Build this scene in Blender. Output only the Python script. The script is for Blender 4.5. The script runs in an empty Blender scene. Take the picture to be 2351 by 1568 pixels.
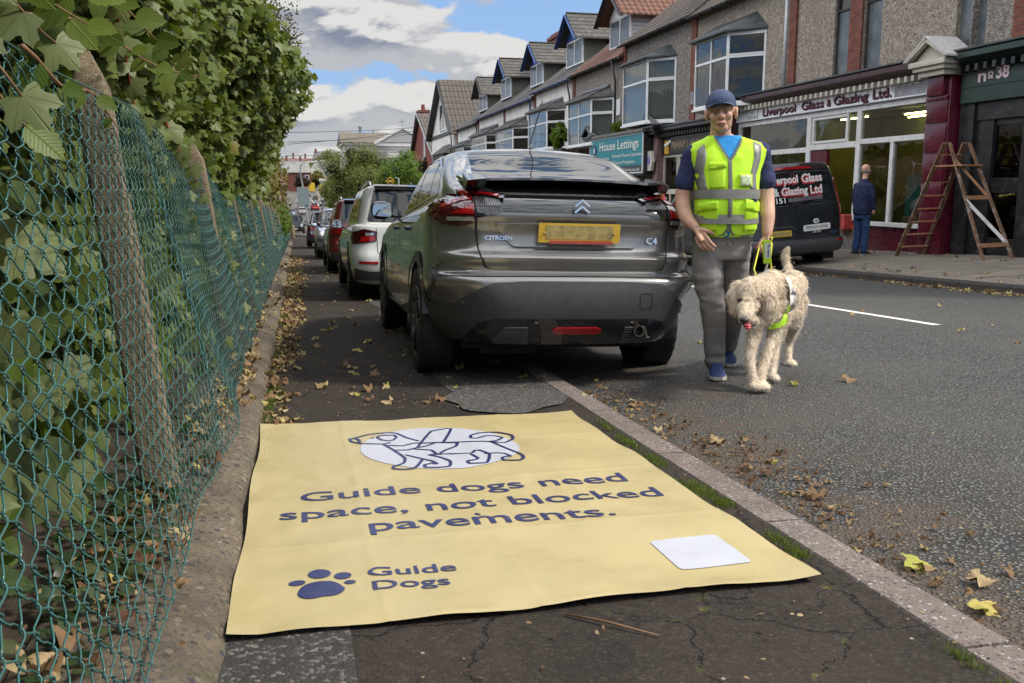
import bpy, bmesh, math, random
import numpy as np
from mathutils import Vector, Matrix, noise as mnoise
from mathutils.bvhtree import BVHTree
from mathutils import geometry as mgeo
rnd = random.Random(7)
R = math.radians
SC = bpy.context.scene
COL = SC.collection
# ------------------------------------------------------------ camera
PITCH, YAW, CZ, SLOPE = R(9.44), R(13.2), 0.98, 0.0359
cd = bpy.data.cameras.new('camera'); cam = bpy.data.objects.new('camera', cd); COL.objects.link(cam)
cam.location = (0, 0, CZ); cam.rotation_euler = (math.pi/2 - PITCH, 0, -YAW)
cd.sensor_width = 36.0; cd.lens = 36.0*2100/2351; cd.clip_start = 0.05; cd.clip_end = 6000
SC.camera = cam
# ------------------------------------------------------------ render settings
SC.render.engine = 'CYCLES'
cy = SC.cycles
cy.use_denoising = True
cy.max_bounces = 6; cy.diffuse_bounces = 3; cy.glossy_bounces = 3; cy.transparent_max_bounces = 8; cy.transmission_bounces = 3
cy.sample_clamp_indirect = 6.0
cy.caustics_reflective = False; cy.caustics_refractive = False
vs = SC.view_settings
vs.view_transform = 'Standard'; vs.look = 'None'; vs.exposure = 0.92; vs.gamma = 1.0; vs.use_curve_mapping = False
# ------------------------------------------------------------ node helpers
def setin(n, k, v):
    n.inputs[k].default_value = v
class NT:
    """small expression helper over a node tree"""
    def __init__(s, nt): s.nt = nt; s.n = nt.nodes; s.l = nt.links
    def new(s, t, **kw):
        n = s.n.new(t)
        for k, v in kw.items(): setattr(n, k, v)
        return n
    def put(s, node, key, v):
        if isinstance(v, bpy.types.NodeSocket): s.l.new(v, node.inputs[key])
        elif v is not None: node.inputs[key].default_value = v
    def math(s, op, a, b=None, c=None, clamp=False):
        n = s.new('ShaderNodeMath', operation=op); n.use_clamp = clamp
        s.put(n, 0, a)
        if b is not None: s.put(n, 1, b)
        if c is not None: s.put(n, 2, c)
        return n.outputs[0]
    def mapr(s, v, a, b, c=0.0, d=1.0, smooth=False):
        n = s.new('ShaderNodeMapRange'); n.interpolation_type = 'SMOOTHSTEP' if smooth else 'LINEAR'
        s.put(n, 0, v); setin(n, 1, a); setin(n, 2, b); setin(n, 3, c); setin(n, 4, d)
        return n.outputs[0]
    def mix(s, f, a, b, mode='MIX'):
        n = s.new('ShaderNodeMix', data_type='RGBA', blend_type=mode)
        s.put(n, 0, f)
        for k, v in ((6, a), (7, b)):
            if isinstance(v, (tuple, list)): v = tuple(v) + (1,) if len(v) == 3 else v
            s.put(n, k, v)
        return n.outputs[2]
    def noise(s, vec, scale, detail=4, rough=.55, dist=0, out=0):
        n = s.new('ShaderNodeTexNoise'); s.put(n, 'Vector', vec); setin(n, 'Scale', scale); setin(n, 'Detail', detail)
        setin(n, 'Roughness', rough); setin(n, 'Distortion', dist); return n.outputs[out]
    def voro(s, vec, scale, feature='F1', out='Distance', rand=1.0):
        n = s.new('ShaderNodeTexVoronoi', feature=feature); s.put(n, 'Vector', vec); setin(n, 'Scale', scale); setin(n, 'Randomness', rand)
        return n.outputs[out]
    def coord(s, kind='Object'):
        n = s.new('ShaderNodeTexCoord'); return n.outputs[kind]
    def mapping(s, vec, scale=(1, 1, 1), rot=(0, 0, 0), loc=(0, 0, 0)):
        n = s.new('ShaderNodeMapping'); s.put(n, 0, vec); setin(n, 'Scale', scale); setin(n, 'Rotation', rot); setin(n, 'Location', loc)
        return n.outputs[0]
    def bump(s, h, strength=.5, dist=.01, normal=None):
        n = s.new('ShaderNodeBump'); setin(n, 'Strength', strength); setin(n, 'Distance', dist); s.put(n, 'Height', h)
        if normal is not None: s.put(n, 'Normal', normal)
        return n.outputs[0]
    def vmath(s, op, a, b):
        n = s.new('ShaderNodeVectorMath', operation=op); s.put(n, 0, a); s.put(n, 1, b); return n.outputs[0]
# ------------------------------------------------------------ sky and sun
SUN_EL, SUN_AZ = R(46), R(112)     # azimuth from +Y towards +X
w = bpy.data.worlds.new('World'); SC.world = w; w.use_nodes = True
k = NT(w.node_tree); k.n.clear()
out = k.new('ShaderNodeOutputWorld'); bg = k.new('ShaderNodeBackground')
setin(bg, 'Strength', 0.1)
sky = k.new('ShaderNodeTexSky', sky_type='NISHITA', sun_disc=False, sun_elevation=SUN_EL, sun_rotation=SUN_AZ)
sky.air_density = 1.0; sky.dust_density = 1.2; sky.ozone_density = 1.5
d = k.coord('Generated')
sep = k.new('ShaderNodeSeparateXYZ'); k.l.new(d, sep.inputs[0])
X_, Y_, Z_ = sep.outputs
az = k.math('ARCTAN2', X_, Y_)
el = k.math('ARCSINE', Z_)
def comb(x, y, z):
    n = k.new('ShaderNodeCombineXYZ'); k.put(n, 0, x); k.put(n, 1, y); k.put(n, 2, z); return n.outputs[0]
def dens(elo):
    # cloud density; clouds flatten towards the horizon
    e = k.math('ADD', el, elo)
    v = comb(k.math('MULTIPLY', az, 9.5), k.math('MULTIPLY', k.math('POWER', k.math('MAXIMUM', k.math('ADD', e, .03), 0.001), .72), 19), 0.0)
    n1 = k.noise(v, 1.0, 9, .54, .3)
    # big cloud banks with their own place in the sky: (azimuth, elevation, half sizes, weight)
    tot = n1
    for (a, b, sa, sb, wt) in ((.04, .175, .115, .035, .34), (.02, .148, .10, .012, .16), (.225, .125, .055, .035, .34), (.10, .085, .12, .016, .22), (.0, .07, .07, .014, .22), (.02, .115, .022, .006, -.45), (.30, .168, .085, .022, -.55), (.36, .12, .06, .03, -.5),
                               (.25, .215, .16, .010, .35), (.06, .03, .10, .01, .12), (.75, .4, .4, .2, .25)):
        da = k.math('DIVIDE', k.math('SUBTRACT', az, a), sa); db = k.math('DIVIDE', k.math('SUBTRACT', e, b), sb)
        r2 = k.math('ADD', k.math('MULTIPLY', da, da), k.math('MULTIPLY', db, db))
        g = k.math('EXPONENT', k.math('MULTIPLY', r2, -1.0))
        tot = k.math('ADD', tot, k.math('MULTIPLY', g, wt))
    return tot
D0 = dens(0.0); D1 = dens(.012)
cover = k.mapr(D0, .455, .53, 0, 1, True)
lit = k.mapr(k.math('SUBTRACT', D0, D1), -.045, .07, 0, 1, True)      # towards a cloud's top: bright
thick = k.mapr(D0, .58, .95, 0, 1, True)
shade = k.math('MULTIPLY', k.math('SUBTRACT', 1.0, lit), k.mapr(thick, 0, 1, .5, 1.1))
cloudc = k.mix(shade, (4.05, 3.98, 3.85), (1.3, 1.46, 1.87))
# the cloud deck overhead, out of frame, is brightened to add fill light
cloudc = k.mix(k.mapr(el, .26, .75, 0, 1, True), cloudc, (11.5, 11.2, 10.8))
# extra brightness added to the unseen western sky to light the facades
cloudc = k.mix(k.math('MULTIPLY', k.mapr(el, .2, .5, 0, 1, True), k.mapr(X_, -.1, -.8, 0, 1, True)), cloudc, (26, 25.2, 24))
skyc = k.mix(.8, sky.outputs[0], (1.5, 2.55, 4.4))
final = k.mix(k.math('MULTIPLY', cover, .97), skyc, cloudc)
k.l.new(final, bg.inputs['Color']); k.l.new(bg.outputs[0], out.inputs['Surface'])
sl = bpy.data.lights.new('sun', 'SUN'); so = bpy.data.objects.new('sun', sl); COL.objects.link(so)
sl.energy = 2.2; sl.angle = R(8); sl.color = (1.0, .93, .83)
sd = Vector((math.sin(SUN_AZ)*math.cos(SUN_EL), math.cos(SUN_AZ)*math.cos(SUN_EL), math.sin(SUN_EL)))
so.rotation_euler = sd.to_track_quat('Z', 'Y').to_euler(); so.location = (20, -10, 30)
# ------------------------------------------------------------ materials
def new_mat(name):
    m = bpy.data.materials.new(name); m.use_nodes = True
    t = NT(m.node_tree); b = m.node_tree.nodes['Principled BSDF']
    return m, t, b
def M(name, col, rough=.6, metal=0.0, var=.25, vs=8.0, bump=0.0, bs=60.0, bd=.01, coat=0.0, spec=.5, dirt=None, dscale=3.0, damt=.4, emit=None, alpha=None, trans=0.0, sss=0.0, sheen=0.0):
    m, t, b = new_mat(name)
    c = t.coord()
    col = tuple(col)
    src = t.mix(t.mapr(t.noise(c, vs, 5), .3, .7), tuple(x*(1-var) for x in col), tuple(min(1, x*(1+var)) for x in col)) if var else None
    if dirt:
        src = t.mix(t.math('MULTIPLY', t.mapr(t.noise(c, dscale, 6, .7), .48, .72, 0, 1, True), damt), src if src is not None else col, dirt)
    if src is not None: t.l.new(src, b.inputs['Base Color'])
    else: setin(b, 'Base Color', col+(1,))
    setin(b, 'Metallic', metal); setin(b, 'Specular IOR Level', spec)
    if var and rough > .15:
        t.l.new(t.mapr(t.noise(c, vs*2.3, 3), .3, .7, max(.02, rough-.08), min(1, rough+.08)), b.inputs['Roughness'])
    else: setin(b, 'Roughness', rough)
    if coat: setin(b, 'Coat Weight', coat); setin(b, 'Coat Roughness', .03)
    if bump: t.l.new(t.bump(t.noise(c, bs, 4, .6), bump, bd), b.inputs['Normal'])
    if emit: setin(b, 'Emission Color', tuple(emit[:3])+(1,)); setin(b, 'Emission Strength', emit[3])
    if trans: setin(b, 'Transmission Weight', trans)
    if sss: setin(b, 'Subsurface Weight', sss); setin(b, 'Subsurface Radius', (.01, .004, .002)); setin(b, 'Subsurface Scale', 1.0)
    if sheen: setin(b, 'Sheen Weight', sheen); setin(b, 'Sheen Roughness', .5)
    return m
def mat_glass(name, tint=(.75, .8, .8), rough=.0, clear=.75):
    m, t, b = new_mat(name)
    t.n.remove(b)
    gl = t.new('ShaderNodeBsdfGlossy'); setin(gl, 'Roughness', rough); setin(gl, 'Color', (1, 1, 1, 1))
    tr = t.new('ShaderNodeBsdfTransparent'); setin(tr, 'Color', tuple(x*clear for x in tint)+(1,))
    fr = t.new('ShaderNodeFresnel'); setin(fr, 'IOR', 1.5)
    gb = t.new('ShaderNodeNewGeometry'); f = t.math('MULTIPLY', t.math('ADD', t.math('MULTIPLY', fr.outputs[0], 1.2), .02, clamp=True), t.math('SUBTRACT', 1.0, gb.outputs['Backfacing']))
    # panes are never quite flat: slow ripple
    nb = t.bump(t.noise(t.coord(), 1.3, 2), .12, .05)
    t.l.new(nb, gl.inputs['Normal'])
    mx = t.new('ShaderNodeMixShader'); t.l.new(f, mx.inputs[0]); t.l.new(tr.outputs[0], mx.inputs[1]); t.l.new(gl.outputs[0], mx.inputs[2])
    t.l.new(mx.outputs[0], t.n['Material Output'].inputs['Surface'])
    return m
def mat_brick(name, c1, c2, mortar, bw=.215, bh=.075, rot=(0, 0, 0), msize=.012, rough=.85, bump=.5, plane='yz'):
    m, t, b = new_mat(name)
    c = t.coord()
    sp = t.new('ShaderNodeSeparateXYZ'); t.l.new(c, sp.inputs[0])
    cb = t.new('ShaderNodeCombineXYZ')
    a = t.math('ADD', sp.outputs[1], sp.outputs[0])
    t.l.new(a, cb.inputs[0]); t.l.new(sp.outputs[2], cb.inputs[1])
    br = t.new('ShaderNodeTexBrick'); t.l.new(cb.outputs[0], br.inputs['Vector']); setin(br, 'Scale', 1.0)
    setin(br, 'Brick Width', bw); setin(br, 'Row Height', bh); setin(br, 'Mortar Size', msize); setin(br, 'Mortar Smooth', .3); setin(br, 'Bias', 0)
    setin(br, 'Color1', tuple(c1)+(1,)); setin(br, 'Color2', tuple(c2)+(1,)); setin(br, 'Mortar', tuple(mortar)+(1,))
    n = t.noise(c, 5, 6, .7)
    col = t.mix(t.mapr(n, .35, .7, 0, .55), br.outputs['Color'], (.05, .03, .025), 'MULTIPLY')
    t.l.new(col, b.inputs['Base Color']); setin(b, 'Roughness', rough)
    h = t.math('ADD', t.math('MULTIPLY', br.outputs['Fac'], -1.0), t.math('MULTIPLY', t.noise(c, 60, 4), .3))
    t.l.new(t.bump(h, bump, .01), b.inputs['Normal'])
    return m
# ------------------------------------------------------------ terrain profile
ZY = [(-40, 1.4), (0, 0), (110, -3.95), (135, -4.45), (165, -4.4), (215, -3.75), (260, -3.5), (340, -2.5), (420, -1.0), (480, .3), (600, 4.5), (800, 13), (1300, 24), (3000, 30)]
def zg(y):
    return float(np.interp(y, [a for a, b in ZY], [b for a, b in ZY]))
OX = [(-60, .3), (-3, .25), (-.56, .10), (-.20, .0), (1.45, 0), (1.59, -.035), (2.2, -.015), (3.0, .015), (6, .03), (9.0, .0), (9.16, .11), (12.1, .32), (60, .5)]
def off(x):
    return float(np.interp(x, [a for a, b in OX], [b for a, b in OX]))
def gz(x, y): return zg(y) + off(x)
# ------------------------------------------------------------ mesh builder
class MB:
    def __init__(s): s.v = []; s.f = []
    def add(s, vs, fs):
        o = len(s.v); s.v.extend([tuple(map(float, p)) for p in vs]); s.f.extend([tuple(i+o for i in f) for f in fs]); return s
    def box(s, x0, x1, y0, y1, z0, z1, bev=0.0):
        if x1 < x0: x0, x1 = x1, x0
        if y1 < y0: y0, y1 = y1, y0
        if z1 < z0: z0, z1 = z1, z0
        b = min(bev, (x1-x0)/2.01, (y1-y0)/2.01, (z1-z0)/2.01)
        if b <= 0:
            return s.add([(x0,y0,z0),(x1,y0,z0),(x1,y1,z0),(x0,y1,z0),(x0,y0,z1),(x1,y0,z1),(x1,y1,z1),(x0,y1,z1)],
                         [(0,3,2,1),(4,5,6,7),(0,1,5,4),(1,2,6,5),(2,3,7,6),(3,0,4,7)])
        bm = bmesh.new(); r = bmesh.ops.create_cube(bm, size=1)
        for v in bm.verts:
            v.co = ((x0+x1)/2+v.co.x*(x1-x0), (y0+y1)/2+v.co.y*(y1-y0), (z0+z1)/2+v.co.z*(z1-z0))
        bmesh.ops.bevel(bm, geom=bm.edges[:], offset=b, segments=2, affect='EDGES', profile=.6)
        return s.bm(bm)
    def bm(s, bm, mat=None):
        bm.verts.index_update()
        s.add([(mat @ v.co if mat else v.co)[:] for v in bm.verts], [[v.index for v in f.verts] for f in bm.faces]); bm.free(); return s
    def obb(s, c, ax, ay, az, bev=0):
        """oriented box: centre and three half-axis vectors"""
        c = Vector(c); ax = Vector(ax); ay = Vector(ay); az = Vector(az)
        vs = [c+ax*i+ay*j+az*k for k in (-1, 1) for j in (-1, 1) for i in (-1, 1)]
        return s.add(vs, [(0,2,3,1),(4,5,7,6),(0,1,5,4),(1,3,7,5),(3,2,6,7),(2,0,4,6)])
    def beam(s, a, b, w, t, up=(0, 0, 1)):
        a = Vector(a); b = Vector(b); d = (b-a); L = d.length; d.normalize(); u = Vector(up)
        sx = d.cross(u)
        if sx.length < 1e-4: sx = d.cross(Vector((1, 0, 0)))
        sx.normalize(); uu = sx.cross(d)
        return s.obb((a+b)/2, d*L/2, sx*w/2, uu*t/2)
    def prism(s, poly, h0, h1, axis='z'):
        """poly of 2-D points extruded between h0 and h1 along axis"""
        n = len(poly)
        def P(p, h):
            return {'z': (p[0], p[1], h), 'x': (h, p[0], p[1]), 'y': (p[0], h, p[1])}[axis]
        vs = [P(p, h0) for p in poly]+[P(p, h1) for p in poly]
        fs = [tuple(range(n))[::-1], tuple(range(n, 2*n))]+[(i, (i+1) % n, n+(i+1) % n, n+i) for i in range(n)]
        return s.add(vs, fs)
    def rings(s, rings, closed=True, cap0=True, cap1=True):
        o = []
        n = len(rings[0])
        vs = [p for r in rings for p in r]; fs = []
        for i in range(len(rings)-1):
            for j in range(n if closed else n-1):
                fs.append((i*n+j, i*n+(j+1) % n, (i+1)*n+(j+1) % n, (i+1)*n+j))
        if cap0: fs.append(tuple(range(n))[::-1])
        if cap1: fs.append(tuple((len(rings)-1)*n+j for j in range(n)))
        return s.add(vs, fs)
    def tube(s, path, r, n=8, cap=True, flat=1.0):
        path = [Vector(p) for p in path]
        if not hasattr(r, '__len__'): r = [r]*len(path)
        rings = []; up = None
        for i, p in enumerate(path):
            d = (path[min(i+1, len(path)-1)]-path[max(i-1, 0)])
            if d.length < 1e-9: d = Vector((0, 0, 1))
            d.normalize()
            if up is None:
                a = Vector((0, 0, 1)) if abs(d.z) < .9 else Vector((1, 0, 0))
                up = (a - d*a.dot(d)).normalized()
            else:
                up = (up - d*up.dot(d))
                up = up.normalized() if up.length > 1e-6 else d.orthogonal().normalized()
            sd_ = d.cross(up)
            rings.append([p+(up*math.cos(a)*flat+sd_*math.sin(a))*r[i] for a in [2*math.pi*j/n for j in range(n)]])
        return s.rings(rings, True, cap, cap)
    def lathe(s, prof, n=32, axis='x', c=(0, 0, 0)):
        """prof: (h, r) along axis"""
        rings = []
        for h, r in prof:
            ring = []
            for j in range(n):
                a = 2*math.pi*j/n; p, q = r*math.cos(a), r*math.sin(a)
                v = {'x': (h, p, q), 'y': (p, h, q), 'z': (p, q, h)}[axis]
                ring.append((v[0]+c[0], v[1]+c[1], v[2]+c[2]))
            rings.append(ring)
        return s.rings(rings)
    def ball(s, c, rx, ry=None, rz=None, n=12, m=8, rot=None):
        ry = ry or rx; rz = rz or rx
        rings = []
        for i in range(1, m):
            ph = math.pi*i/m
            rings.append([Vector((rx*math.sin(ph)*math.cos(2*math.pi*j/n), ry*math.sin(ph)*math.sin(2*math.pi*j/n), -rz*math.cos(ph))) for j in range(n)])
        if rot: rings = [[rot @ p for p in r] for r in rings]
        cc = Vector(c); rings = [[p+cc for p in r] for r in rings]
        pole = Vector((0, 0, rz)); pole = rot @ pole if rot else pole
        o = len(s.v); s.rings(rings, True, False, False)
        a = len(s.v); s.v += [tuple(cc-pole), tuple(cc+pole)]
        L = o+(m-2)*n
        for j in range(n):
            s.f.append((a, o+(j+1) % n, o+j)); s.f.append((a+1, L+j, L+(j+1) % n))
        return s
    def grid(s, fn, us, vs_):
        n = len(vs_)
        pts = [fn(u, v) for u in us for v in vs_]
        fs = [(i*n+j, (i+1)*n+j, (i+1)*n+j+1, i*n+j+1) for i in range(len(us)-1) for j in range(n-1)]
        return s.add(pts, fs)
    def xf(s, m):
        s.v = [tuple(m @ Vector(p)) for p in s.v]; return s
TM = {}
def link(o, parent=None):
    COL.objects.link(o)
    if parent is not None: o.parent = parent; TM[o.name] = TM.get(parent.name, Matrix())
    return o
def mesh_from(name, v, f, smooth=False, mats=()):
    me = bpy.data.meshes.new(name); me.from_pydata(v, [], f)
    for m in mats: me.materials.append(m)
    if smooth: me.polygons.foreach_set('use_smooth', [True]*len(me.polygons))
    me.update(); return me
def tag(o, label=None, cat=None, group=None, kind=None):
    if label: o['label'] = label
    if cat: o['category'] = cat
    if group: o['group'] = group
    if kind: o['kind'] = kind
    return o
def thing(name, label, cat, loc=(0, 0, 0), rotz=0.0, group=None, rot=None):
    o = bpy.data.objects.new(name, None); COL.objects.link(o); o.empty_display_size = .2
    o.location = loc; o.rotation_euler = rot if rot else (0, 0, rotz)
    TM[o.name] = Matrix.Translation(loc) @ o.rotation_euler.to_matrix().to_4x4()
    return tag(o, label, cat, group)
def part(name, mb, mat, parent=None, label=None, smooth=False, world=False, kind=None, auto=None):
    """one mesh object; world=True: vertices are given in world space and moved into the thing's frame"""
    v = mb.v
    if world and parent is not None:
        inv = TM[parent.name].inverted(); v = [tuple(inv @ Vector(p)) for p in v]
    me = mesh_from(name, v, mb.f, smooth, mat if isinstance(mat, (list, tuple)) else (mat,))
    o = bpy.data.objects.new(name, me); link(o, parent)
    if auto is not None:
        me.polygons.foreach_set('use_smooth', [True]*len(me.polygons))
        me.set_sharp_from_angle(angle=R(auto))
    if label: o['label'] = label
    if kind: o['kind'] = kind
    return o
def solo(name, mb, mat, label, cat, group=None, smooth=False, kind=None, auto=None):
    """a thing that is one mesh, with its origin at its base"""
    a = np.array(mb.v); c = ((a[:, 0].min()+a[:, 0].max())/2, (a[:, 1].min()+a[:, 1].max())/2, a[:, 2].min())
    mb.v = [(p[0]-c[0], p[1]-c[1], p[2]-c[2]) for p in mb.v]
    o = part(name, mb, mat, None, None, smooth, auto=auto); o.location = c; TM[o.name] = Matrix.Translation(c)
    return tag(o, label, cat, group, kind)
def struct(name, mb, mat, smooth=False):
    return tag(part(name, mb, mat, None, None, smooth), kind='structure')
def copy_thing(o, loc, rotz=None, label=None):
    def cp(x, par):
        c = x.copy(); COL.objects.link(c); c.parent = par; TM[c.name] = TM.get(x.name, Matrix())
        for ch in x.children: cp(ch, c)
        return c
    c = cp(o, None); c.location = loc
    if rotz is not None: c.rotation_euler = (0, 0, rotz)
    if label: c['label'] = label
    return c
def text_mb(s, size=1.0, bold=0.0, width=None, align='LEFT', depth=0.0, shear=0.0, res=4, space=1.0):
    """text as a mesh in the XY plane, baseline at y=0, scaled to a given width when asked"""
    c = bpy.data.curves.new('lettering', 'FONT'); c.body = s; c.size = size; c.offset = bold; c.extrude = depth; c.shear = shear; c.resolution_u = res
    c.space_character = space
    o = bpy.data.objects.new('lettering', c); COL.objects.link(o)
    dg = bpy.context.evaluated_depsgraph_get(); me = bpy.data.meshes.new_from_object(o.evaluated_get(dg))
    bpy.data.objects.remove(o); bpy.data.curves.remove(c)
    v = np.array([p.co[:] for p in me.vertices]); f = [tuple(p.vertices) for p in me.polygons]
    bpy.data.meshes.remove(me)
    x0, x1 = v[:, 0].min(), v[:, 0].max(); v[:, 0] -= x0
    if width: v[:, 0] *= width/(x1-x0)
    if align == 'CENTER': v[:, 0] -= v[:, 0].max()/2
    m = MB(); m.v = [tuple(p) for p in v]; m.f = f; return m
def place(mb, o, ax, ay, az=(0, 0, 0)):
    """maps the mesh's x, y, z onto three world vectors from origin o"""
    o, ax, ay, az = Vector(o), Vector(ax), Vector(ay), Vector(az)
    mb.v = [tuple(o+ax*p[0]+ay*p[1]+az*p[2]) for p in mb.v]; return mb
# ============================================================ GROUND MATERIALS
def mat_road():
    m, t, b = new_mat('road_asphalt'); c = t.coord()
    dv = t.vmath('ADD', c, t.vmath('MULTIPLY', t.noise(c, 60, 3, .6, 0, 1), (.006, .006, .006)))
    cell = t.voro(dv, 68, 'F1', 'Color'); dist = t.voro(dv, 68, 'F1', 'Distance')
    cs = t.new('ShaderNodeSeparateColor'); t.l.new(cell, cs.inputs[0])
    stone = t.mix(cs.outputs[0], (.070, .072, .069), (.215, .22, .21))
    gap = t.mapr(dist, .30, .60, 0, 1, True)
    col = t.mix(gap, stone, (.018, .017, .015))
    big = t.noise(c, .55, 5, .6)
    col = t.mix(t.mapr(big, .35, .65, 0, .45), col, (.12, .112, .10))
    # brown grit washed along the gutter
    sp = t.new('ShaderNodeSeparateXYZ'); t.l.new(c, sp.inputs[0])
    g = t.math('MULTIPLY', t.mapr(sp.outputs[0], 1.6, 3.1, 1, 0, True), t.mapr(t.noise(c, 2.2, 6, .7), .38, .62, 0, 1, True))
    col = t.mix(t.math('MULTIPLY', g, .75), col, (.105, .072, .048))
    t.l.new(col, b.inputs['Base Color']); t.l.new(t.mapr(cs.outputs[1], 0, 1, .5, .85), b.inputs['Roughness'])
    h = t.math('ADD', t.math('MULTIPLY', gap, -1.0), t.math('MULTIPLY', cs.outputs[2], .8))
    t.l.new(t.bump(h, 1.0, .013), b.inputs['Normal']); setin(b, 'Specular IOR Level', .5)
    return m
def mat_tarmac(name, c1, c2, stones, sscale=120, cracks=.0, crack_scale=2.6, moss=True, bump=.5):
    m, t, b = new_mat(name); c = t.coord()
    n = t.noise(c, 1.4, 7, .65)
    col = t.mix(t.mapr(n, .3, .7), c1, c2)
    cell = t.voro(c, sscale, 'F1', 'Color'); cs = t.new('ShaderNodeSeparateColor'); t.l.new(cell, cs.inputs[0])
    col = t.mix(t.mapr(cs.outputs[0], .72, 1.0, 0, stones), col, (.22, .20, .18))
    col = t.mix(t.mapr(t.noise(c, 34, 4, .7), .45, .75, 0, .5), col, tuple(x*.5 for x in c1))
    # pale specks
    sp = t.voro(c, 9, 'F1', 'Distance'); col = t.mix(t.mapr(sp, .035, .05, .8, 0), col, (.34, .32, .28))
    h = t.math('ADD', t.math('MULTIPLY', t.noise(c, 90, 5, .7), .6), t.math('MULTIPLY', t.voro(c, sscale, 'F1', 'Distance'), -.5))
    if cracks:
        wv = t.vmath('ADD', c, t.vmath('MULTIPLY', t.vmath('SUBTRACT', t.noise(c, 3.0, 6, .7, 0, 1), (.5, .5, .5)), (.30, .30, 0)))
        e1 = t.voro(wv, crack_scale, 'DISTANCE_TO_EDGE'); e2 = t.voro(wv, crack_scale*2.4, 'DISTANCE_TO_EDGE')
        wid = t.mapr(t.noise(c, 5, 3), .3, .7, .005, .017)
        k1 = t.math('SUBTRACT', 1.0, t.math('DIVIDE', e1, wid), clamp=True)
        msk = t.mapr(t.noise(c, 1.1, 3), .46, .56, 0, 1, True)
        k2 = t.math('MULTIPLY', t.math('SUBTRACT', 1.0, t.math('DIVIDE', e2, .012), clamp=True), msk)
        kk = t.math('MULTIPLY', t.math('MAXIMUM', k1, k2), cracks)
        col = t.mix(t.math('MULTIPLY', kk, .93), col, (.012, .010, .009))
        if moss:
            mm = t.math('MULTIPLY', t.math('SUBTRACT', 1.0, t.math('DIVIDE', e1, .024), clamp=True), t.mapr(t.noise(c, 6, 4, .7), .54, .64, 0, .7, True))
            col = t.mix(mm, col, (.14, .14, .035))
        h = t.math('SUBTRACT', h, t.math('MULTIPLY', kk, 2.4))
    t.l.new(col, b.inputs['Base Color']); setin(b, 'Roughness', .9); setin(b, 'Specular IOR Level', .15)
    t.l.new(t.bump(h, bump, .006), b.inputs['Normal'])
    return m
def mat_aggregate(name, cement, stones, scale=28, cover=.45, moss=None, bump=.9, dark=None):
    """concrete with its gravel showing"""
    m, t, b = new_mat(name); c = t.coord()
    wv = t.vmath('ADD', c, t.vmath('MULTIPLY', t.noise(c, scale*.8, 3, .6, 0, 1), (.02, .02, .02)))
    cell = t.voro(wv, scale, 'F1', 'Color'); dist = t.voro(wv, scale, 'F1', 'Distance')
    c2 = t.voro(wv, scale*2.7, 'F1', 'Color'); d2 = t.voro(wv, scale*2.7, 'F1', 'Distance')
    s1 = t.new('ShaderNodeSeparateColor'); t.l.new(cell, s1.inputs[0])
    s2 = t.new('ShaderNodeSeparateColor'); t.l.new(c2, s2.inputs[0])
    cr = t.new('ShaderNodeValToRGB'); t.l.new(s1.outputs[0], cr.inputs[0])
    cr.color_ramp.interpolation = 'CONSTANT'
    while len(cr.color_ramp.elements) < len(stones): cr.color_ramp.elements.new(.5)
    for i, (e, q) in enumerate(zip(cr.color_ramp.elements, stones)): e.position = i/len(stones); e.color = tuple(q)+(1,)
    base = t.mix(t.mapr(t.noise(c, 9, 6, .7), .3, .7), tuple(x*.62 for x in cement), cement)
    is1 = t.math('MULTIPLY', t.math('LESS_THAN', dist, .40), t.math('LESS_THAN', s1.outputs[1], cover))
    is2 = t.math('MULTIPLY', t.math('LESS_THAN', d2, .42), t.math('LESS_THAN', s2.outputs[1], cover*.9))
    col = t.mix(is2, base, t.mix(s2.outputs[0], stones[0], stones[-1]))
    col = t.mix(is1, col, cr.outputs[0])
    if dark: col = t.mix(t.mapr(t.noise(c, 1.6, 6, .7), .45, .66, 0, .8, True), col, dark)
    if moss: col = t.mix(t.mapr(t.noise(c, 4, 7, .75), .55, .68, 0, .65, True), col, moss)
    t.l.new(col, b.inputs['Base Color']); setin(b, 'Roughness', .85); setin(b, 'Specular IOR Level', .3)
    h = t.math('ADD', t.math('MULTIPLY', is1, .8), t.math('MULTIPLY', t.noise(c, scale*3, 4, .7), .7)); h = t.math('ADD', h, t.math('MULTIPLY', is2, .3))
    t.l.new(t.bump(h, bump, .007), b.inputs['Normal'])
    return m
def mat_flags():
    m, t, b = new_mat('flagstones'); c = t.coord()
    br = t.new('ShaderNodeTexBrick'); t.l.new(t.mapping(c, (1, 1, 1), (0, 0, 0), (.4, .1, 0)), br.inputs['Vector'])
    br.offset = .43; br.squash = 1.25; br.squash_frequency = 3
    setin(br, 'Scale', 1); setin(br, 'Brick Width', .92); setin(br, 'Row Height', .62); setin(br, 'Mortar Size', .011); setin(br, 'Mortar Smooth', .2)
    setin(br, 'Color1', (.235, .198, .158, 1)); setin(br, 'Color2', (.175, .150, .124, 1)); setin(br, 'Mortar', (.03, .03, .016, 1))
    col = t.mix(t.mapr(t.noise(c, 2.4, 7, .7), .3, .7, 0, .6), br.outputs['Color'], (.115, .098, .08))
    col = t.mix(t.mapr(t.noise(c, 1.2, 5, .7), .58, .66, 0, .7, True), col, (.052, .062, .022))
    col = t.mix(br.outputs['Fac'], col, (.03, .036, .014))
    t.l.new(col, b.inputs['Base Color']); setin(b, 'Roughness', .85)
    h = t.math('SUBTRACT', t.math('MULTIPLY', t.noise(c, 45, 5, .7), .4), t.math('MULTIPLY', br.outputs['Fac'], 1.6))
    t.l.new(t.bump(h, .6, .01), b.inputs['Normal'])
    return m
MROAD = mat_road()
MPAVE = mat_tarmac('pavement_tarmac', (.026, .021, .018), (.052, .042, .035), .14, 150, 1.0, 2.3)
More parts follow.
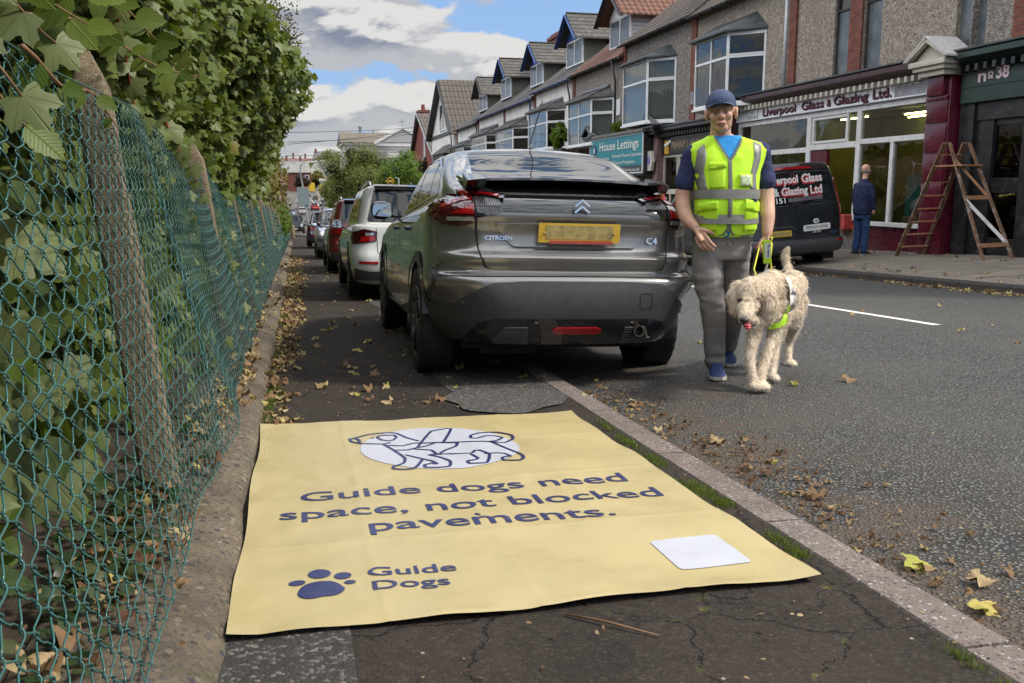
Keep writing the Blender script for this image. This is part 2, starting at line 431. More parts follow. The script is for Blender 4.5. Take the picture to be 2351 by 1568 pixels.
MPATCH = mat_tarmac('patch_tarmac', (.045, .043, .040), (.075, .071, .066), .9, 95, 0, bump=1.0)
MPEB = mat_aggregate('pebble_patch', (.075, .07, .065), [(.20, .19, .18), (.12, .115, .11), (.28, .27, .25), (.08, .08, .078)], 75, .9)
MKERB = mat_aggregate('kerb_granite', (.270, .220, .190), [(.30, .27, .25), (.075, .06, .055), (.24, .19, .17), (.50, .46, .43), (.14, .10, .09)], 85, .75, dark=(.14, .11, .09))
MPLINTH = mat_aggregate('plinth_concrete', (.190, .152, .105), [(.055, .055, .06), (.22, .18, .13), (.06, .052, .045), (.26, .22, .17), (.10, .095, .09)], 42, .5, moss=(.07, .075, .02), dark=(.062, .050, .038), bump=1.0)
MPOST = mat_aggregate('post_concrete', (.30, .235, .145), [(.17, .12, .07), (.30, .25, .17), (.11, .085, .06), (.21, .135, .085), (.42, .37, .28)], 95, .8, moss=(.085, .09, .03), bump=1.0)
MFLAG = mat_flags()
MKERB2 = mat_aggregate('far_kerb_stone', (.05, .046, .042), [(.10, .09, .085), (.03, .03, .03), (.07, .062, .055)], 60, .5)
MSOIL = M('soil', (.045, .032, .02), .95, var=.5, vs=9, bump=.8, bs=30, bd=.02)
MGRASSY = M('verge', (.06, .075, .03), .95, var=.4, vs=.6)
MWHITELINE = M('road_paint', (.62, .60, .56), .7, var=.12, vs=40, dirt=(.2, .2, .19), dscale=30, damt=.6)
MYELLOW = M('yellow_paint', (.55, .36, .05), .7, var=.15, vs=10)
# ============================================================ GROUND, ROAD, PAVEMENTS
YS = [-4+.5*i for i in range(129)] + [62+6*i for i in range(1, 75)]          # to ~506
YS2 = [-40, -20, -8] + YS + [540, 600, 700, 800, 1000, 1300, 1700, 2200, 3000]
XS = [-600, -300, -120, -60, -30, -12, -6, -3, -1.6, -1, -.56, -.20, .6, 1.45, 1.6, 3.5, 6, 9.0, 9.16, 12.1, 20, 40, 60, 150, 400, 900]
def gfun(x, y):
    z = gz(x, y) - .03
    if 1.5 < x: z -= .05
    if x > 9.5: z -= .1
    if x < -1.2: z += min(.5, (-1.2-x)*.25)*(1 if y < 75 else 0)
    if y > 520: z += 3*math.sin(x*.004+1)*min(1, (y-520)/300)
    return (x, y, z)
m = MB(); m.grid(lambda x, y: gfun(x, y), XS, YS2); struct('ground', m, MSOIL, True)
def strip(name, xs, ys, mat, lift=0.0, zf=gz):
    m = MB(); m.grid(lambda x, y: (x, y, zf(x, y)+lift), xs, ys); m.f = [f for f in m.f]; return struct(name, m, mat, True)
strip('road', [1.585, 2.2, 3.0, 4, 5, 6, 7.5, 8.99], YS, MROAD)
strip('near_pavement', [-.21, .1, .4, .84, 1.2, 1.451], [y for y in YS if y <= 74], MPAVE)
strip('tarmac_patch', [-.205, .092], [-2, 0, 1, 2.4], MPATCH, .003)
def wob(x, y): return (x, y, gz(x, y)+.004)
m = MB(); m.add([wob(.86+.04*math.sin(y*3.1), y) for y in [4.95+.25*i for i in range(80)]]+[wob(1.449, y) for y in [4.95+.25*i for i in range(80)]], [(i, i+80, i+81, i+1) for i in range(79)])
struct('tarmac_strip', m, MPATCH)
m = MB(); pts = []
for i in range(40):
    a = 2*math.pi*i/40; rr = 1+.10*math.sin(3*a+1)+.05*math.sin(7*a)
    x = 1.10+.34*rr*math.cos(a); y = 4.83+.36*rr*math.sin(a); pts.append((min(x, 1.448), y, gz(0, y)+.009))
m.add(pts, [tuple(range(40))]); struct('pebble_patch', m, MPEB)
# near kerb: stones laid end to end with dark joints
m = MB(); y = -2.0
while y < 74:
    L = .915
    z0 = zg(y+.006); z1 = zg(y+L-.006)
    j = rnd.uniform(-.004, .004)
    x0, x1 = 1.45+j, 1.602+j; bz = .012
    prof = [(x0, -.2), (x0, -.002), (x0+bz*.5, .006), (x1-.022, .004), (x1-.006, -.006), (x1, -.022), (x1, -.2)]
    m.rings([[(px, y+.006, z0+pz) for px, pz in prof], [(px, y+L-.006, z1+pz) for px, pz in prof]], True)
    y += L
struct('near_kerb', m, MKERB)
# far kerb and pavement
m = MB(); y = 2.0
while y < 190:
    L = 1.0; j = rnd.uniform(-.006, .006)
    prof = [(8.98+j, -.3), (8.985+j, .085), (9.01+j, .11), (9.16, .115), (9.16, -.3)]
    m.rings([[(px, y+.005, zg(y)+pz) for px, pz in prof], [(px, y+L-.005, zg(y+L)+pz) for px, pz in prof]], True); y += L
struct('far_kerb', m, MKERB2)
strip('far_pavement', [9.158, 10.5, 12.1, 12.6], YS, MFLAG, .002)
strip('side_pavement', [-6, -3, -.8], [78+6*i for i in range(22)], MFLAG, .02)
strip('side_road', [-60, -20, -6, -.8, 1.6], [76+2*i for i in range(9)], MROAD, .03)
strip('parking_bay', [-6.0, -3, .2, 1.6], [92+6*i for i in range(60)], MROAD, .035)
# markings
def line(name, pts, wdt, mat, lift=.004):
    m = MB(); q = []
    for i, (x, y) in enumerate(pts): q += [(x-wdt/2, y, gz(x, y)+lift), (x+wdt/2, y, gz(x, y)+lift)]
    m.add(q, [(2*i, 2*i+1, 2*i+3, 2*i+2) for i in range(len(pts)-1)])
    return m
m = MB()
y = 7.05
while y < 400:
    L = 4.2 if y < 30 else 6; o = line('', [(5.58, y+L*i/6) for i in range(7)], .10 if y < 60 else .18, None); m.add(o.v, o.f)
    y += L+.0 if y < 11 else L+3
struct('centre_line', m, MWHITELINE)
m = MB()
for x in (8.35, 8.6):
    o = line('', [(x, 120+6*i) for i in range(50)], .12, None, .02); m.add(o.v, o.f)
struct('double_yellow_line', m, MYELLOW)
m = MB()
for i in range(7): o = line('', [(-.1+i*.28-.3, 75.5), (-.1+i*.28-.3, 77)], .14, None, .05); m.add(o.v, o.f)
struct('give_way_line', m, MWHITELINE)
# ============================================================ LEFT: CONCRETE PLINTH, POSTS, CHAIN-LINK
def plinth():
    m = MB(); rings = []
    ys = [-1+.06*i for i in range(110)]+[5.6+.3*i for i in range(150)]
    for y in ys:
        n1 = mnoise.noise((y*1.7, 3, 0))*.022+mnoise.noise((y*9, 1, 0))*.008
        h = .078+.02*mnoise.noise((y*.6, 7, 0))+.008*mnoise.noise((y*7, 9, 0))
        z = zg(y); gap = 1.0
        r = [(-.20+n1, z-.12), (-.205+n1, z+.012), (-.222+n1, z+h*.42+.008*mnoise.noise((y*14, 0, 2))), (-.255+n1, z+h*.72), (-.31+n1*.7, z+h*.93+.004*mnoise.noise((y*12, 4, 2))), (-.38, z+h+.010+.006*mnoise.noise((y*8, 2, 2))), (-.46, z+h+.016), (-.60+n1, z+h+.01), (-.64+n1, z+h*.4), (-.65+n1, z-.12)]
        rings.append([(a, y, b) for a, b in r])
    m.rings(rings, True); return m
o = solo('fence_plinth', plinth(), MPLINTH, 'long low concrete plinth with exposed gravel, under the green wire fence', 'plinth', smooth=True)
MWIRE = M('green_wire', (.026, .105, .098), .36, var=.2, vs=6, spec=.5, coat=.15, dirt=(.06, .09, .085), dscale=25, damt=.5)
MWIRE2 = M('steel_wire', (.3, .3, .29), .4, .9, var=.2)
HF = 1.26
def fold(s):
    """gathers in the mesh just past the first posts"""
    return .10*math.exp(-((s-3.72)/.22)**2)+.06*math.exp(-((s-7.1)/.3)**2)+.05*math.exp(-((s-10.4)/.35)**2)
def fpos(s, h, dz=0.0):
    t = h/HF
    belly = .035*math.sin(s*2.3+t*2)*t*(1-t)*4 + .02*math.sin(s*6.1+1.3*t)*(1-t)
    lo = -.31-.006*max(0, s-3) if s < 14 else -.38
    lo += .05*math.exp(-((s-4.1)/.25)**2)*(1-t)
    x = lo+(max(-.64, -.555-.018*max(0, s-3))-lo)*(t**.9)+belly*.4
    x += fold(s)*.5*math.sin(t*3.1)
    ss = s - .21*math.exp(-((s-3.95)/.28)**2)*(1-t*.45) + .05*math.sin(t*4+s)*(1-t)*.5
    drop = .03*math.sin(s*1.85+.6)
    return Vector((x+dz, ss, zg(ss)+.115+h+drop*t+.03*max(0, 1-t*3)*math.sin(s*3)))
def wire_columns(y0, y1, pitch, vp, r, n, sub):
    m = MB(); cols = int((y1-y0)/pitch); rows = int(HF/vp)
    for i in range(cols):
        s0 = y0+(i+.5)*pitch; path = []
        for kx in range(rows*sub+1):
            q = kx/sub; ph = q+(i % 2)
            tri = math.cos(math.pi*ph)
            x = math.copysign(abs(tri)**.75, tri)*pitch*.56
            dz = .0035*math.sin(math.pi*ph*2)*(1 if i % 2 else -1)
            jit = .004*mnoise.noise((s0*3, q*.7, 1))
            path.append(fpos(s0+x+jit, q*vp, dz))
        m.tube(path, r, n, False)
    return m
fence = thing('chain_link_fence', 'sagging dark green chain-link fence on rough concrete posts beside the pavement', 'fence', (-.45, 1, zg(1)+.1))
m = wire_columns(.55, 7.0, .047, .0330, .0019, 5, 6)
part('wire_mesh', m, MWIRE, fence, smooth=True, world=True)
m = wire_columns(7.0, 24.0, .056, .0345, .0021, 3, 4)
part('wire_mesh', m, MWIRE, fence, smooth=True, world=True)
m = wire_columns(24.0, 58.0, .10, .09, .005, 3, 2)
part('wire_mesh', m, MWIRE, fence, smooth=True, world=True)
m = MB()
m.tube([fpos(.5+.12*i, HF+.004) for i in range(480)], .0026, 5)
part('top_wire', m, MWIRE, fence, smooth=True, world=True)
m = MB(); m.tube([fpos(.5+.1*i, .012, .004) for i in range(120)], .0022, 5)
m.tube([Vector((-.5+.02*math.sin(i), 1.0+.12*i, zg(1+.12*i)+.42+.03*i)) for i in range(14)], .0022, 5)
part('tension_wire', m, MWIRE, fence, smooth=True, world=True)
def post(y, hb=1.47, tilt=-.245, sc=1.0, seed=0):
    m = MB(); rings = []; N = 28
    base = Vector((-.46, y, zg(y)+.04))
    for i in range(15):
        t = i/14; h = hb*t*sc
        w_ = .057-.007*t; 
        if t > .93: w_ *= math.sqrt(max(.02, 1-((t-.93)/.073)**2))
        dd = w_*1.0
        c = base+Vector((tilt*t, .015*t*(1 if seed % 2 else -1), h)); ring = []
        for j in range(N):
            a = 2*math.pi*j/N; ca, sa = math.cos(a), math.sin(a)
            px = math.copysign(abs(ca)**.32, ca)*dd; py = math.copysign(abs(sa)**.32, sa)*w_
            nn = 1+.11*mnoise.noise((px*30, py*30+seed*7, h*16))+.10*mnoise.noise((px*60, py*60, h*40+seed))
            ring.append((c.x+px*nn, c.y+py*nn, c.z))
        rings.append(ring)
    m.rings(rings); return m
for i in range(12):
    y = 3.14+3.4*i
    part('fence_post', post(y, seed=i, tilt=-.15 if i == 0 else -.215+.03*math.sin(i*2.1)), MPOST, fence, smooth=True, world=True, label='rough pebbled concrete post' if i == 0 else None)
# ============================================================ LEAVES
def mat_leaf(name, ramp, under=None, rough=.42, transl=.35, vein=None, tcol=(.25, .32, .02)):
    m, t, b = new_mat(name)
    a = t.new('ShaderNodeAttribute', attribute_name='tone'); f = a.outputs['Fac']
    cr = t.new('ShaderNodeValToRGB'); t.l.new(f, cr.inputs[0])
    while len(cr.color_ramp.elements) < len(ramp): cr.color_ramp.elements.new(.5)
    for e, (p, c) in zip(cr.color_ramp.elements, ramp): e.position = p; e.color = tuple(c)+(1,)
    col = cr.outputs[0]
    g = t.new('ShaderNodeNewGeometry')
    col = t.mix(t.mapr(t.noise(g.outputs['Position'], 38, 4, .7), .35, .7, 0, .4), col, t.mix(.5, col, tuple(x*.1 for x in tcol)))
    lc = t.new('ShaderNodeAttribute', attribute_name='lc'); sp = t.new('ShaderNodeSeparateXYZ'); t.l.new(lc.outputs['Vector'], sp.inputs[0])
    ax = t.math('ABSOLUTE', sp.outputs[0])
    if vein:
        if vein == 'pinnate':
            s = t.math('SINE', t.math('MULTIPLY', t.math('SUBTRACT', sp.outputs[1], t.math('MULTIPLY', ax, .75)), 62))
            v = t.math('MAXIMUM', t.mapr(s, .80, 1.0, 0, .7, True), t.mapr(ax, .0, .022, 1, 0))
        else:
            an = t.math('ARCTAN2', ax, sp.outputs[1])
            v1 = t.math('MINIMUM', an, t.math('MINIMUM', t.math('ABSOLUTE', t.math('SUBTRACT', an, .82)), t.math('ABSOLUTE', t.math('SUBTRACT', an, 1.65))))
            v = t.mapr(t.math('MULTIPLY', v1, t.math('ADD', ax, .25)), 0, .012, .8, 0)
        col = t.mix(t.math('MULTIPLY', v, .5), col, t.mix(.55, col, (.30, .34, .12)))
        t.l.new(t.bump(v, .6, .004), b.inputs['Normal'])
    if under: col = t.mix(t.math('MULTIPLY', g.outputs['Backfacing'], .65), col, under)
    t.l.new(col, b.inputs['Base Color']); setin(b, 'Roughness', rough); setin(b, 'Specular IOR Level', .28)
    tr = t.new('ShaderNodeBsdfTranslucent'); t.l.new(t.mix(.35, col, tcol), tr.inputs[0])
    mx = t.new('ShaderNodeMixShader'); setin(mx, 0, transl)
    t.l.new(b.outputs[0], mx.inputs[1]); t.l.new(tr.outputs[0], mx.inputs[2]); t.l.new(mx.outputs[0], t.n['Material Output'].inputs['Surface'])
    return m
def sycamore_shape():
    pts = [(0, 1.0), (.10, .84), (.22, .78), (.24, .60), (.31, .50), (.44, .60), (.54, .57), (.66, .58), (.62, .42), (.64, .30), (.50, .18), (.44, .08), (.46, -.02), (.46, -.15), (.24, -.12), (.06, -.02)]
    out = pts + [(-x, y) for x, y in pts[::-1] if x > 1e-6]
    v = [(0, .12, 0)]; 
    for x, y in out: v.append((x, y, -.18*abs(x)-.10*(x*x+(y-.2)**2)))
    n = len(out); f = [(0, 1+i, 1+(i+1) % n) for i in range(n)]
    return np.array(v), f
def syc_small():
    out = [(0, 1.0), (.27, .62), (.58, .58), (.56, .22), (.44, -.1), (.05, 0), (-.05, 0), (-.42, -.1), (-.56, .22), (-.58, .58), (-.27, .62)]
    v = [(0, .2, .03)]+[(x, y, -.16*abs(x)-.08*y*y) for x, y in out]; n = len(out)
    return np.array(v), [(0, 1+i, 1+(i+1) % n) for i in range(n)]
def elm_shape():
    R_ = []; N = 13
    for i in range(N+1):
        y = i/N; wd = .40*math.sin(math.pi*min(1, y**.8))**.75*(1-.22*y)
        R_.append((wd*(1.07 if i % 2 else .93), y+(.02 if i % 2 else -.01)))
    v = []; f = []
    for x, y in R_:
        v += [(0, y, -.10*y*y), (x, y, .13*x-.10*y*y), (-x, y, .13*x-.10*y*y)]
    for i in range(N):
        a = 3*i; f += [(a, a+1, a+4, a+3), (a+3, a+5, a+2, a)]
    return np.array(v), f
def small_shape():
    v = [(0, 0, 0), (.28, .35, .06), (.22, .75, .02), (0, 1, -.05), (-.22, .75, .02), (-.28, .35, .06)]
    return np.array(v), [(0, 1, 2, 3), (0, 3, 4, 5)]
def crumple_shape():
    v, f = sycamore_shape(); v = v.copy()
    v[:, 2] = .22*np.sin(v[:, 0]*6+1)*np.cos(v[:, 1]*5)+.35*(v[:, 0]**2); v[:, 0] *= .8
    return v, f
SH = dict(syc=sycamore_shape(), syc2=syc_small(), elm=elm_shape(), small=small_shape(), dead=crumple_shape())
def rotmats(nrm, upd, twist=None):
    """leaf frames: z = face normal, y = towards the tip"""
    z = nrm/np.linalg.norm(nrm, axis=1, keepdims=True)
    y = upd-z*np.sum(upd*z, axis=1, keepdims=True); ln = np.linalg.norm(y, axis=1, keepdims=True)
    y = np.where(ln > 1e-5, y/np.maximum(ln, 1e-6), np.array([0, 0, 1.]))
    x = np.cross(y, z)
    return np.stack([x, y, z], axis=2)
def leaf_object(name, shape, pos, nrm, tip, size, tone, mat, parent=None, label=None, kind=None):
    sv, sf = SH[shape]; n = len(pos); kv = len(sv)
    Rm = rotmats(nrm, tip)
    V = np.einsum('nij,kj->nki', Rm, sv)*size[:, None, None]+pos[:, None, :]
    if parent is not None: V = V-np.array(TM[parent.name].translation)[None, None, :]
    V = V.reshape(-1, 3)
    loops = np.array([i for f in sf for i in f]); tot = np.array([len(f) for f in sf])
    L = (loops[None, :]+(np.arange(n)*kv)[:, None]).ravel(); T = np.tile(tot, n); S_ = np.concatenate([[0], np.cumsum(T)[:-1]])
    me = bpy.data.meshes.new(name); me.vertices.add(len(V)); me.vertices.foreach_set('co', V.ravel())
    me.loops.add(len(L)); me.loops.foreach_set('vertex_index', L.astype(np.int32))
    me.polygons.add(len(T)); me.polygons.foreach_set('loop_start', S_.astype(np.int32)); me.polygons.foreach_set('loop_total', T.astype(np.int32))
    me.update(calc_edges=True)
    a = me.attributes.new('tone', 'FLOAT', 'POINT'); a.data.foreach_set('value', np.repeat(tone, kv))
    b = me.attributes.new('lc', 'FLOAT_VECTOR', 'POINT'); b.data.foreach_set('vector', np.tile(sv, (n, 1)).ravel())
    me.materials.append(mat)
    o = bpy.data.objects.new(name, me); link(o, parent)
    if label: o['label'] = label
    if kind: o['kind'] = kind
    return o
NP = np.random.RandomState(11)
def rnorm(n, s=1.0): return NP.normal(0, s, (n, 3))
G1, G2, G3 = (.028, .052, .018), (.052, .088, .020), (.105, .135, .028)
LSYC = mat_leaf('sycamore_leaf', [(0, (.022, .044, .008)), (.35, (.042, .076, .011)), (.75, (.098, .138, .018)), (.93, (.21, .23, .04)), (1, (.36, .17, .02))], (.15, .19, .045), .42, .3)
LSYCV = mat_leaf('sycamore_leaf_near', [(0, (.016, .036, .008)), (.5, (.034, .062, .012)), (.85, (.10, .13, .028)), (1, (.34, .33, .10))], (.15, .18, .07), .5, .22, 'palmate')
LELM = mat_leaf('elm_leaf', [(0, (.028, .056, .010)), (.5, (.068, .118, .014)), (.9, (.13, .185, .022)), (1, (.22, .22, .05))], (.12, .17, .05), .45, .3, 'pinnate')
LGOLD = mat_leaf('autumn_leaf', [(0, (.07, .085, .02)), (.4, (.15, .13, .025)), (.75, (.20, .14, .03)), (1, (.30, .17, .04))], None, .5, .3)
LBIRCH = mat_leaf('birch_leaf', [(0, (.09, .12, .025)), (.5, (.16, .18, .04)), (1, (.28, .25, .08))], None, .5, .3)
LLIME = mat_leaf('bright_leaf', [(0, (.055, .115, .014)), (.5, (.11, .19, .02)), (1, (.20, .28, .04))], None, .45, .4)
LIVY = mat_leaf('ivy_leaf', [(0, (.018, .040, .010)), (.6, (.035, .062, .025)), (1, (.10, .11, .04))], None, .35, .2)
LDEAD = mat_leaf('dead_leaf', [(0, (.09, .04, .02)), (.25, (.17, .09, .045)), (.55, (.30, .20, .10)), (.8, (.46, .35, .19)), (.92, (.50, .42, .10)), (1, (.20, .24, .07))], None, .7, .15)
MBARK = M('bark', (.075, .055, .038), .9, var=.4, vs=14, bump=.8, bs=40, bd=.02)
MTWIG = M('twig', (.19, .105, .05), .7, var=.3, vs=20)
MREDTWIG = M('red_stalk', (.26, .05, .03), .6, var=.2)
MSHADECORE = M('crown_shade_core', (.012, .020, .008), 1.0, var=.5, vs=5, bump=1, bs=9, bd=.1)  # near-black green: shade deep in the foliage put into the colour
# ---- surface of the hedge of sycamores behind the fence: x of the face at (y, height above pavement)
def face_x(y, h):
    base = -.74
    if h > 1.2: base += min(1.0, (h-1.2)/1.3)*(.40+.30*min(1, max(0, (y-6.5)/4)))
    n = .20*mnoise.noise((y*.55, h*.8, 2.2))+.12*mnoise.noise((y*1.7, h*1.9, 8))
    x = base+n*(1 if h > 1.2 else .3)
    x += .20*math.exp(-((y-11)/1.9)**2-((h-2.62)/.4)**2)
    if h > 2.7: x -= (h-2.7)*.62
    if y > 14: x -= .05*(y-14)
    return x
def hedge_leaves(name, label, y0, y1, h0, h1, n, size, shape, mat, tone=(.1, .85), depth=1.1, parent=None, loose=0.0):
    y = NP.uniform(y0, y1, n); h = h0+(h1-h0)*NP.uniform(0, 1, n)**.95
    # clumps: leaves gather on sprays that stand out from the mass
    fx = np.array([face_x(a, b) for a, b in zip(y, h)])
    cl = np.array([mnoise.noise((a*2.6, b*2.6, 5.0)) for a, b in zip(y, h)])
    dep = NP.exponential(.24, n)*depth+np.maximum(0, -cl)*.35
    x = fx-dep+cl*.12+NP.normal(0, .03+loose, n)
    z = np.array([zg(a) for a in y])+h
    pos = np.stack([x, y, z], 1)
    nrm = np.array([[.70, -.40, .45]])+rnorm(n, .62); tip = np.array([[.35, -.1, -.9]])+rnorm(n, .45)
    sz = size*NP.uniform(.45, 1.3, n)
    tn = np.clip(NP.uniform(tone[0], tone[1], n)*.62+.35*cl+.08, 0, .94); q = NP.uniform(0, 1, n) > .93; tn[q] = NP.uniform(.75, .97, q.sum()); tn[NP.uniform(0, 1, n) > .992] = 1
    ok = ~((y > 2.2) & (y < 3.4) & (h < 1.85))
    pos, nrm, tip, sz, tn = pos[ok], nrm[ok], tip[ok], sz[ok], tn[ok]
    return leaf_object(name, shape, pos, nrm, tip, sz, tn, mat, parent)
def trunk_mb(p0, p1, r0, r1, seed=0, n=10):
    m = MB(); p0 = Vector(p0); p1 = Vector(p1); k_ = 9
    m.tube([p0.lerp(p1, i/k_)+Vector((mnoise.noise((i*.5, seed, 0)), mnoise.noise((i*.5, seed, 9)), 0))*.18*(i/k_) for i in range(k_+1)], [r0+(r1-r0)*i/k_ for i in range(k_+1)], n)
    return m
def branches(m, org, n, length, r, seed, spread=(1, 1, .7)):
    rr = random.Random(seed)
    for i in range(n):
        a = rr.uniform(0, 2*math.pi); e = rr.uniform(.1, 1.1); d = Vector((math.cos(a)*math.cos(e)*spread[0], math.sin(a)*math.cos(e)*spread[1], math.sin(e)*spread[2]))
        o_ = Vector(org)+Vector((0, 0, rr.uniform(-.3, .2)*length)); L = length*rr.uniform(.7, 1.2)
        path = [o_+d*L*t+Vector((0, 0, -.10*L*t*t))+Vector((rr.uniform(-.04, .04), rr.uniform(-.04, .04), 0))*L for t in (0, .25, .5, .75, 1)]
        m.tube(path, [r, r*.7, r*.5, r*.3, r*.12], 5)
    return m
# four sycamores, each with its own length of the hedge
SYL = ['nearest sycamore behind the first concrete posts, leaves spilling over the wire', 'second sycamore behind the fence with dense lobed dark leaves', 'third sycamore bulging furthest out over the pavement', 'sycamore behind the parked silver car, at the hedge’s far shoulder']
seg = [(1.0, 4.6, 12000, .070), (4.6, 8.4, 15000, .078), (8.4, 13.6, 17000, .088), (13.6, 24, 9500, .115)]
for i, (a, b, n, sz) in enumerate(seg):
    mid = (a+b)/2
    t = thing('sycamore_tree', SYL[i] if i < 3 else 'far sycamore behind the fence, beyond the one bulging over the pavement', 'tree', (-2.2, mid, zg(mid)-.2), group='sycamores behind the fence')
    m = trunk_mb((-2.6, mid, zg(mid)-.3), (-2.4, mid+.3, zg(mid)+3.6), .17, .07, i)
    branches(m, (-2.4, mid, zg(mid)+2.2), 12, 1.35, .03, i+3, (.8, 1, .9))
    part('trunk', m, MBARK, t, smooth=True, world=True)
    h0 = 1.15 if i < 2 else .7
    hedge_leaves('crown', None, a-.4, b+.5, h0, 5.0, n, sz, 'syc' if i < 2 else 'syc2', LSYC, parent=t)
    # dark backing sheet: the shade inside the crown put into its colour
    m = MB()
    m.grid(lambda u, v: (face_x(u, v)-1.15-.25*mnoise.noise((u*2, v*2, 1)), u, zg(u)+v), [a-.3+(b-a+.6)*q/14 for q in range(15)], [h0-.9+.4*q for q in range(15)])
    part('crown_shade_core', m, MSHADECORE, t, smooth=True, world=True)
# outer sprays seen against the sky: long shoots with leaves
def spray(t, org, d, L, n, size, shape, mat, seed, droop=.25, r=.006, tone=(.2, .9), twig=MTWIG, nb=0, flat=False):
    rr = random.Random(seed); org = Vector(org); d = Vector(d).normalized()
    path = [org+d*L*s+Vector((0, 0, -droop*L*s*s))+Vector((0, 0, .02*math.sin(s*9+seed))) for s in [i/10 for i in range(11)]]
    m = MB(); m.tube(path, [r*(1-.75*i/10) for i in range(11)], 6)
    part('twig', m, twig, t, smooth=True, world=True)
    P_ = []; N_ = []; T_ = []; S_ = []; C_ = []
    side = d.cross(Vector((0, 0, 1))).normalized()
    for i in range(n):
        s = (i+.6)/n; j = s*10; a = int(min(9, j)); p = path[a].lerp(path[a+1], j-a)
        sg = 1 if i % 2 else -1
        tip = side*sg*rr.uniform(.5, 1.0)+d*rr.uniform(.3, .8)+Vector((0, 0, rr.uniform(-1.0, -.1)))
        nr = Vector((rr.uniform(-.2, .5), rr.uniform(-1.0, -.3), rr.uniform(.1, .9))) if not flat else Vector((rr.uniform(-.3, .5), rr.uniform(-1.3, -.6), rr.uniform(.0, .6)))
        P_.append(p[:]); N_.append(nr[:]); T_.append(tip[:]); S_.append(size*rr.uniform(.7, 1.15)*(1-.35*s)); C_.append(rr.uniform(*tone))
    leaf_object('leaves', shape, np.array(P_), np.array(N_), np.array(T_), np.array(S_), np.array(C_), mat, t)
t = thing('elm_branch', 'arching elm branch with large toothed bright green leaves above the first post', 'branch', (-.95, 2.2, 1.0))
spray(t, (-.60, 2.45, 1.49), (.17, 1.0, .10), 1.12, 11, .118, 'elm', LELM, 3, .10, flat=True, tone=(.45, .95))
spray(t, (-.66, 2.45, 1.41), (.29, 1.0, .04), 1.25, 14, .098, 'elm', LELM, 5, .08, flat=True, tone=(.4, .95))
spray(t, (-.55, 2.2, 1.26), (.04, 1.0, -.03), .85, 5, .09, 'elm', LELM, 8, .06, flat=True, tone=(.4, .9))
t = thing('overhanging_branch', 'dense overhanging branch of big leaves, nearest in the top left corner', 'branch', (-.8, 1.3, 1.0))
for i, (o_, d_, L, n, s_) in enumerate([((-.62, 1.10, 1.36), (.42, .35, -.22), .42, 6, .115), ((-.66, 1.25, 1.34), (.5, .40, -.25), .42, 6, .105), ((-.70, 1.5, 1.50), (.4, .5, -.15), .5, 8, .11), ((-.74, 1.8, 1.52), (.5, .5, -.10), .5, 8, .10)]):
    spray(t, o_, d_, L, n, s_, 'elm' if i % 2 else 'syc', LELM if i % 2 else LSYCV, 20+i, .3, flat=True)
t = thing('sycamore_shoot', 'sycamore shoot with red stalks hanging over the wire past the first post', 'branch', (-.75, 4.2, 1.0))
spray(t, (-.62, 3.7, 1.75), (.04, .5, -.9), .95, 13, .11, 'syc', LSYCV, 31, .0, twig=MREDTWIG, tone=(.5, .95), flat=True)
spray(t, (-.60, 4.6, 1.35), (.25, .5, -.6), .5, 8, .10, 'syc', LSYCV, 33, .1, twig=MREDTWIG, tone=(.5, .95), flat=True)
# undergrowth pressed against the wire
t = thing('undergrowth', 'tangled elm and sycamore undergrowth pressing against the inside of the wire fence', 'undergrowth', (-.9, 3, zg(3)), )
t['kind'] = 'stuff'; del t['category']
def under(name, y0, y1, h0, h1, n, size, shape, mat, d0=.02, dx=.22, tone=(.1, .9)):
    y = NP.uniform(y0, y1, n); h = NP.uniform(h0, h1, n)
    x = np.array([fpos(a, max(.02, min(HF, b))).x for a, b in zip(y, h)])-d0-np.abs(NP.normal(0, dx, n))
    x = np.where(h < .25, x-.12, x)
    for q in range(4):
        d = y-(3.14+3.4*q); x = np.where((d > -.75) & (d < .12), np.minimum(x, -.80-.1*(h/1.2)), x)
    pos = np.stack([x, y, np.array([zg(a) for a in y])+.1+h], 1)
    nrm = np.array([[.8, -.5, .35]])+rnorm(n, .45); tip = np.array([[.1, -.1, -.8]])+rnorm(n, .5)
    return leaf_object(name, shape, pos, nrm, tip, size*NP.uniform(.55, 1.3, n), NP.uniform(tone[0], tone[1], n), mat, t)
under('sycamore_foliage', .6, 2.75, .25, 1.3, 120, .125, 'syc', LSYCV, .06, .16)
under('elm_foliage', .6, 2.9, .15, 1.25, 520, .085, 'elm', LELM, .12, .25, (.0, .7))
under('elm_foliage', 2.9, 7, .05, 1.25, 800, .08, 'elm', LELM, .26, .2, (.0, .7))
under('sycamore_foliage', 3.2, 14, .1, 1.3, 2600, .085, 'syc', LSYC, .22, .22)
under('sycamore_foliage', 4.0, 14, .1, 1.3, 160, .085, 'syc', LSYCV, .0, .02, (.5, 1))
under('mixed_foliage', 12, 58, .0, 1.5, 5500, .14, 'syc2', LSYC, .05, .4)
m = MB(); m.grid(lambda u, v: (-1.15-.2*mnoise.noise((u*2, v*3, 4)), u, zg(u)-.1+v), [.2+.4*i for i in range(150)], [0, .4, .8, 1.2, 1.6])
part('undergrowth_shade_core', m, MSHADECORE, t, smooth=True, world=True)  # dark backing behind the leaves, their inner shade put into its colour
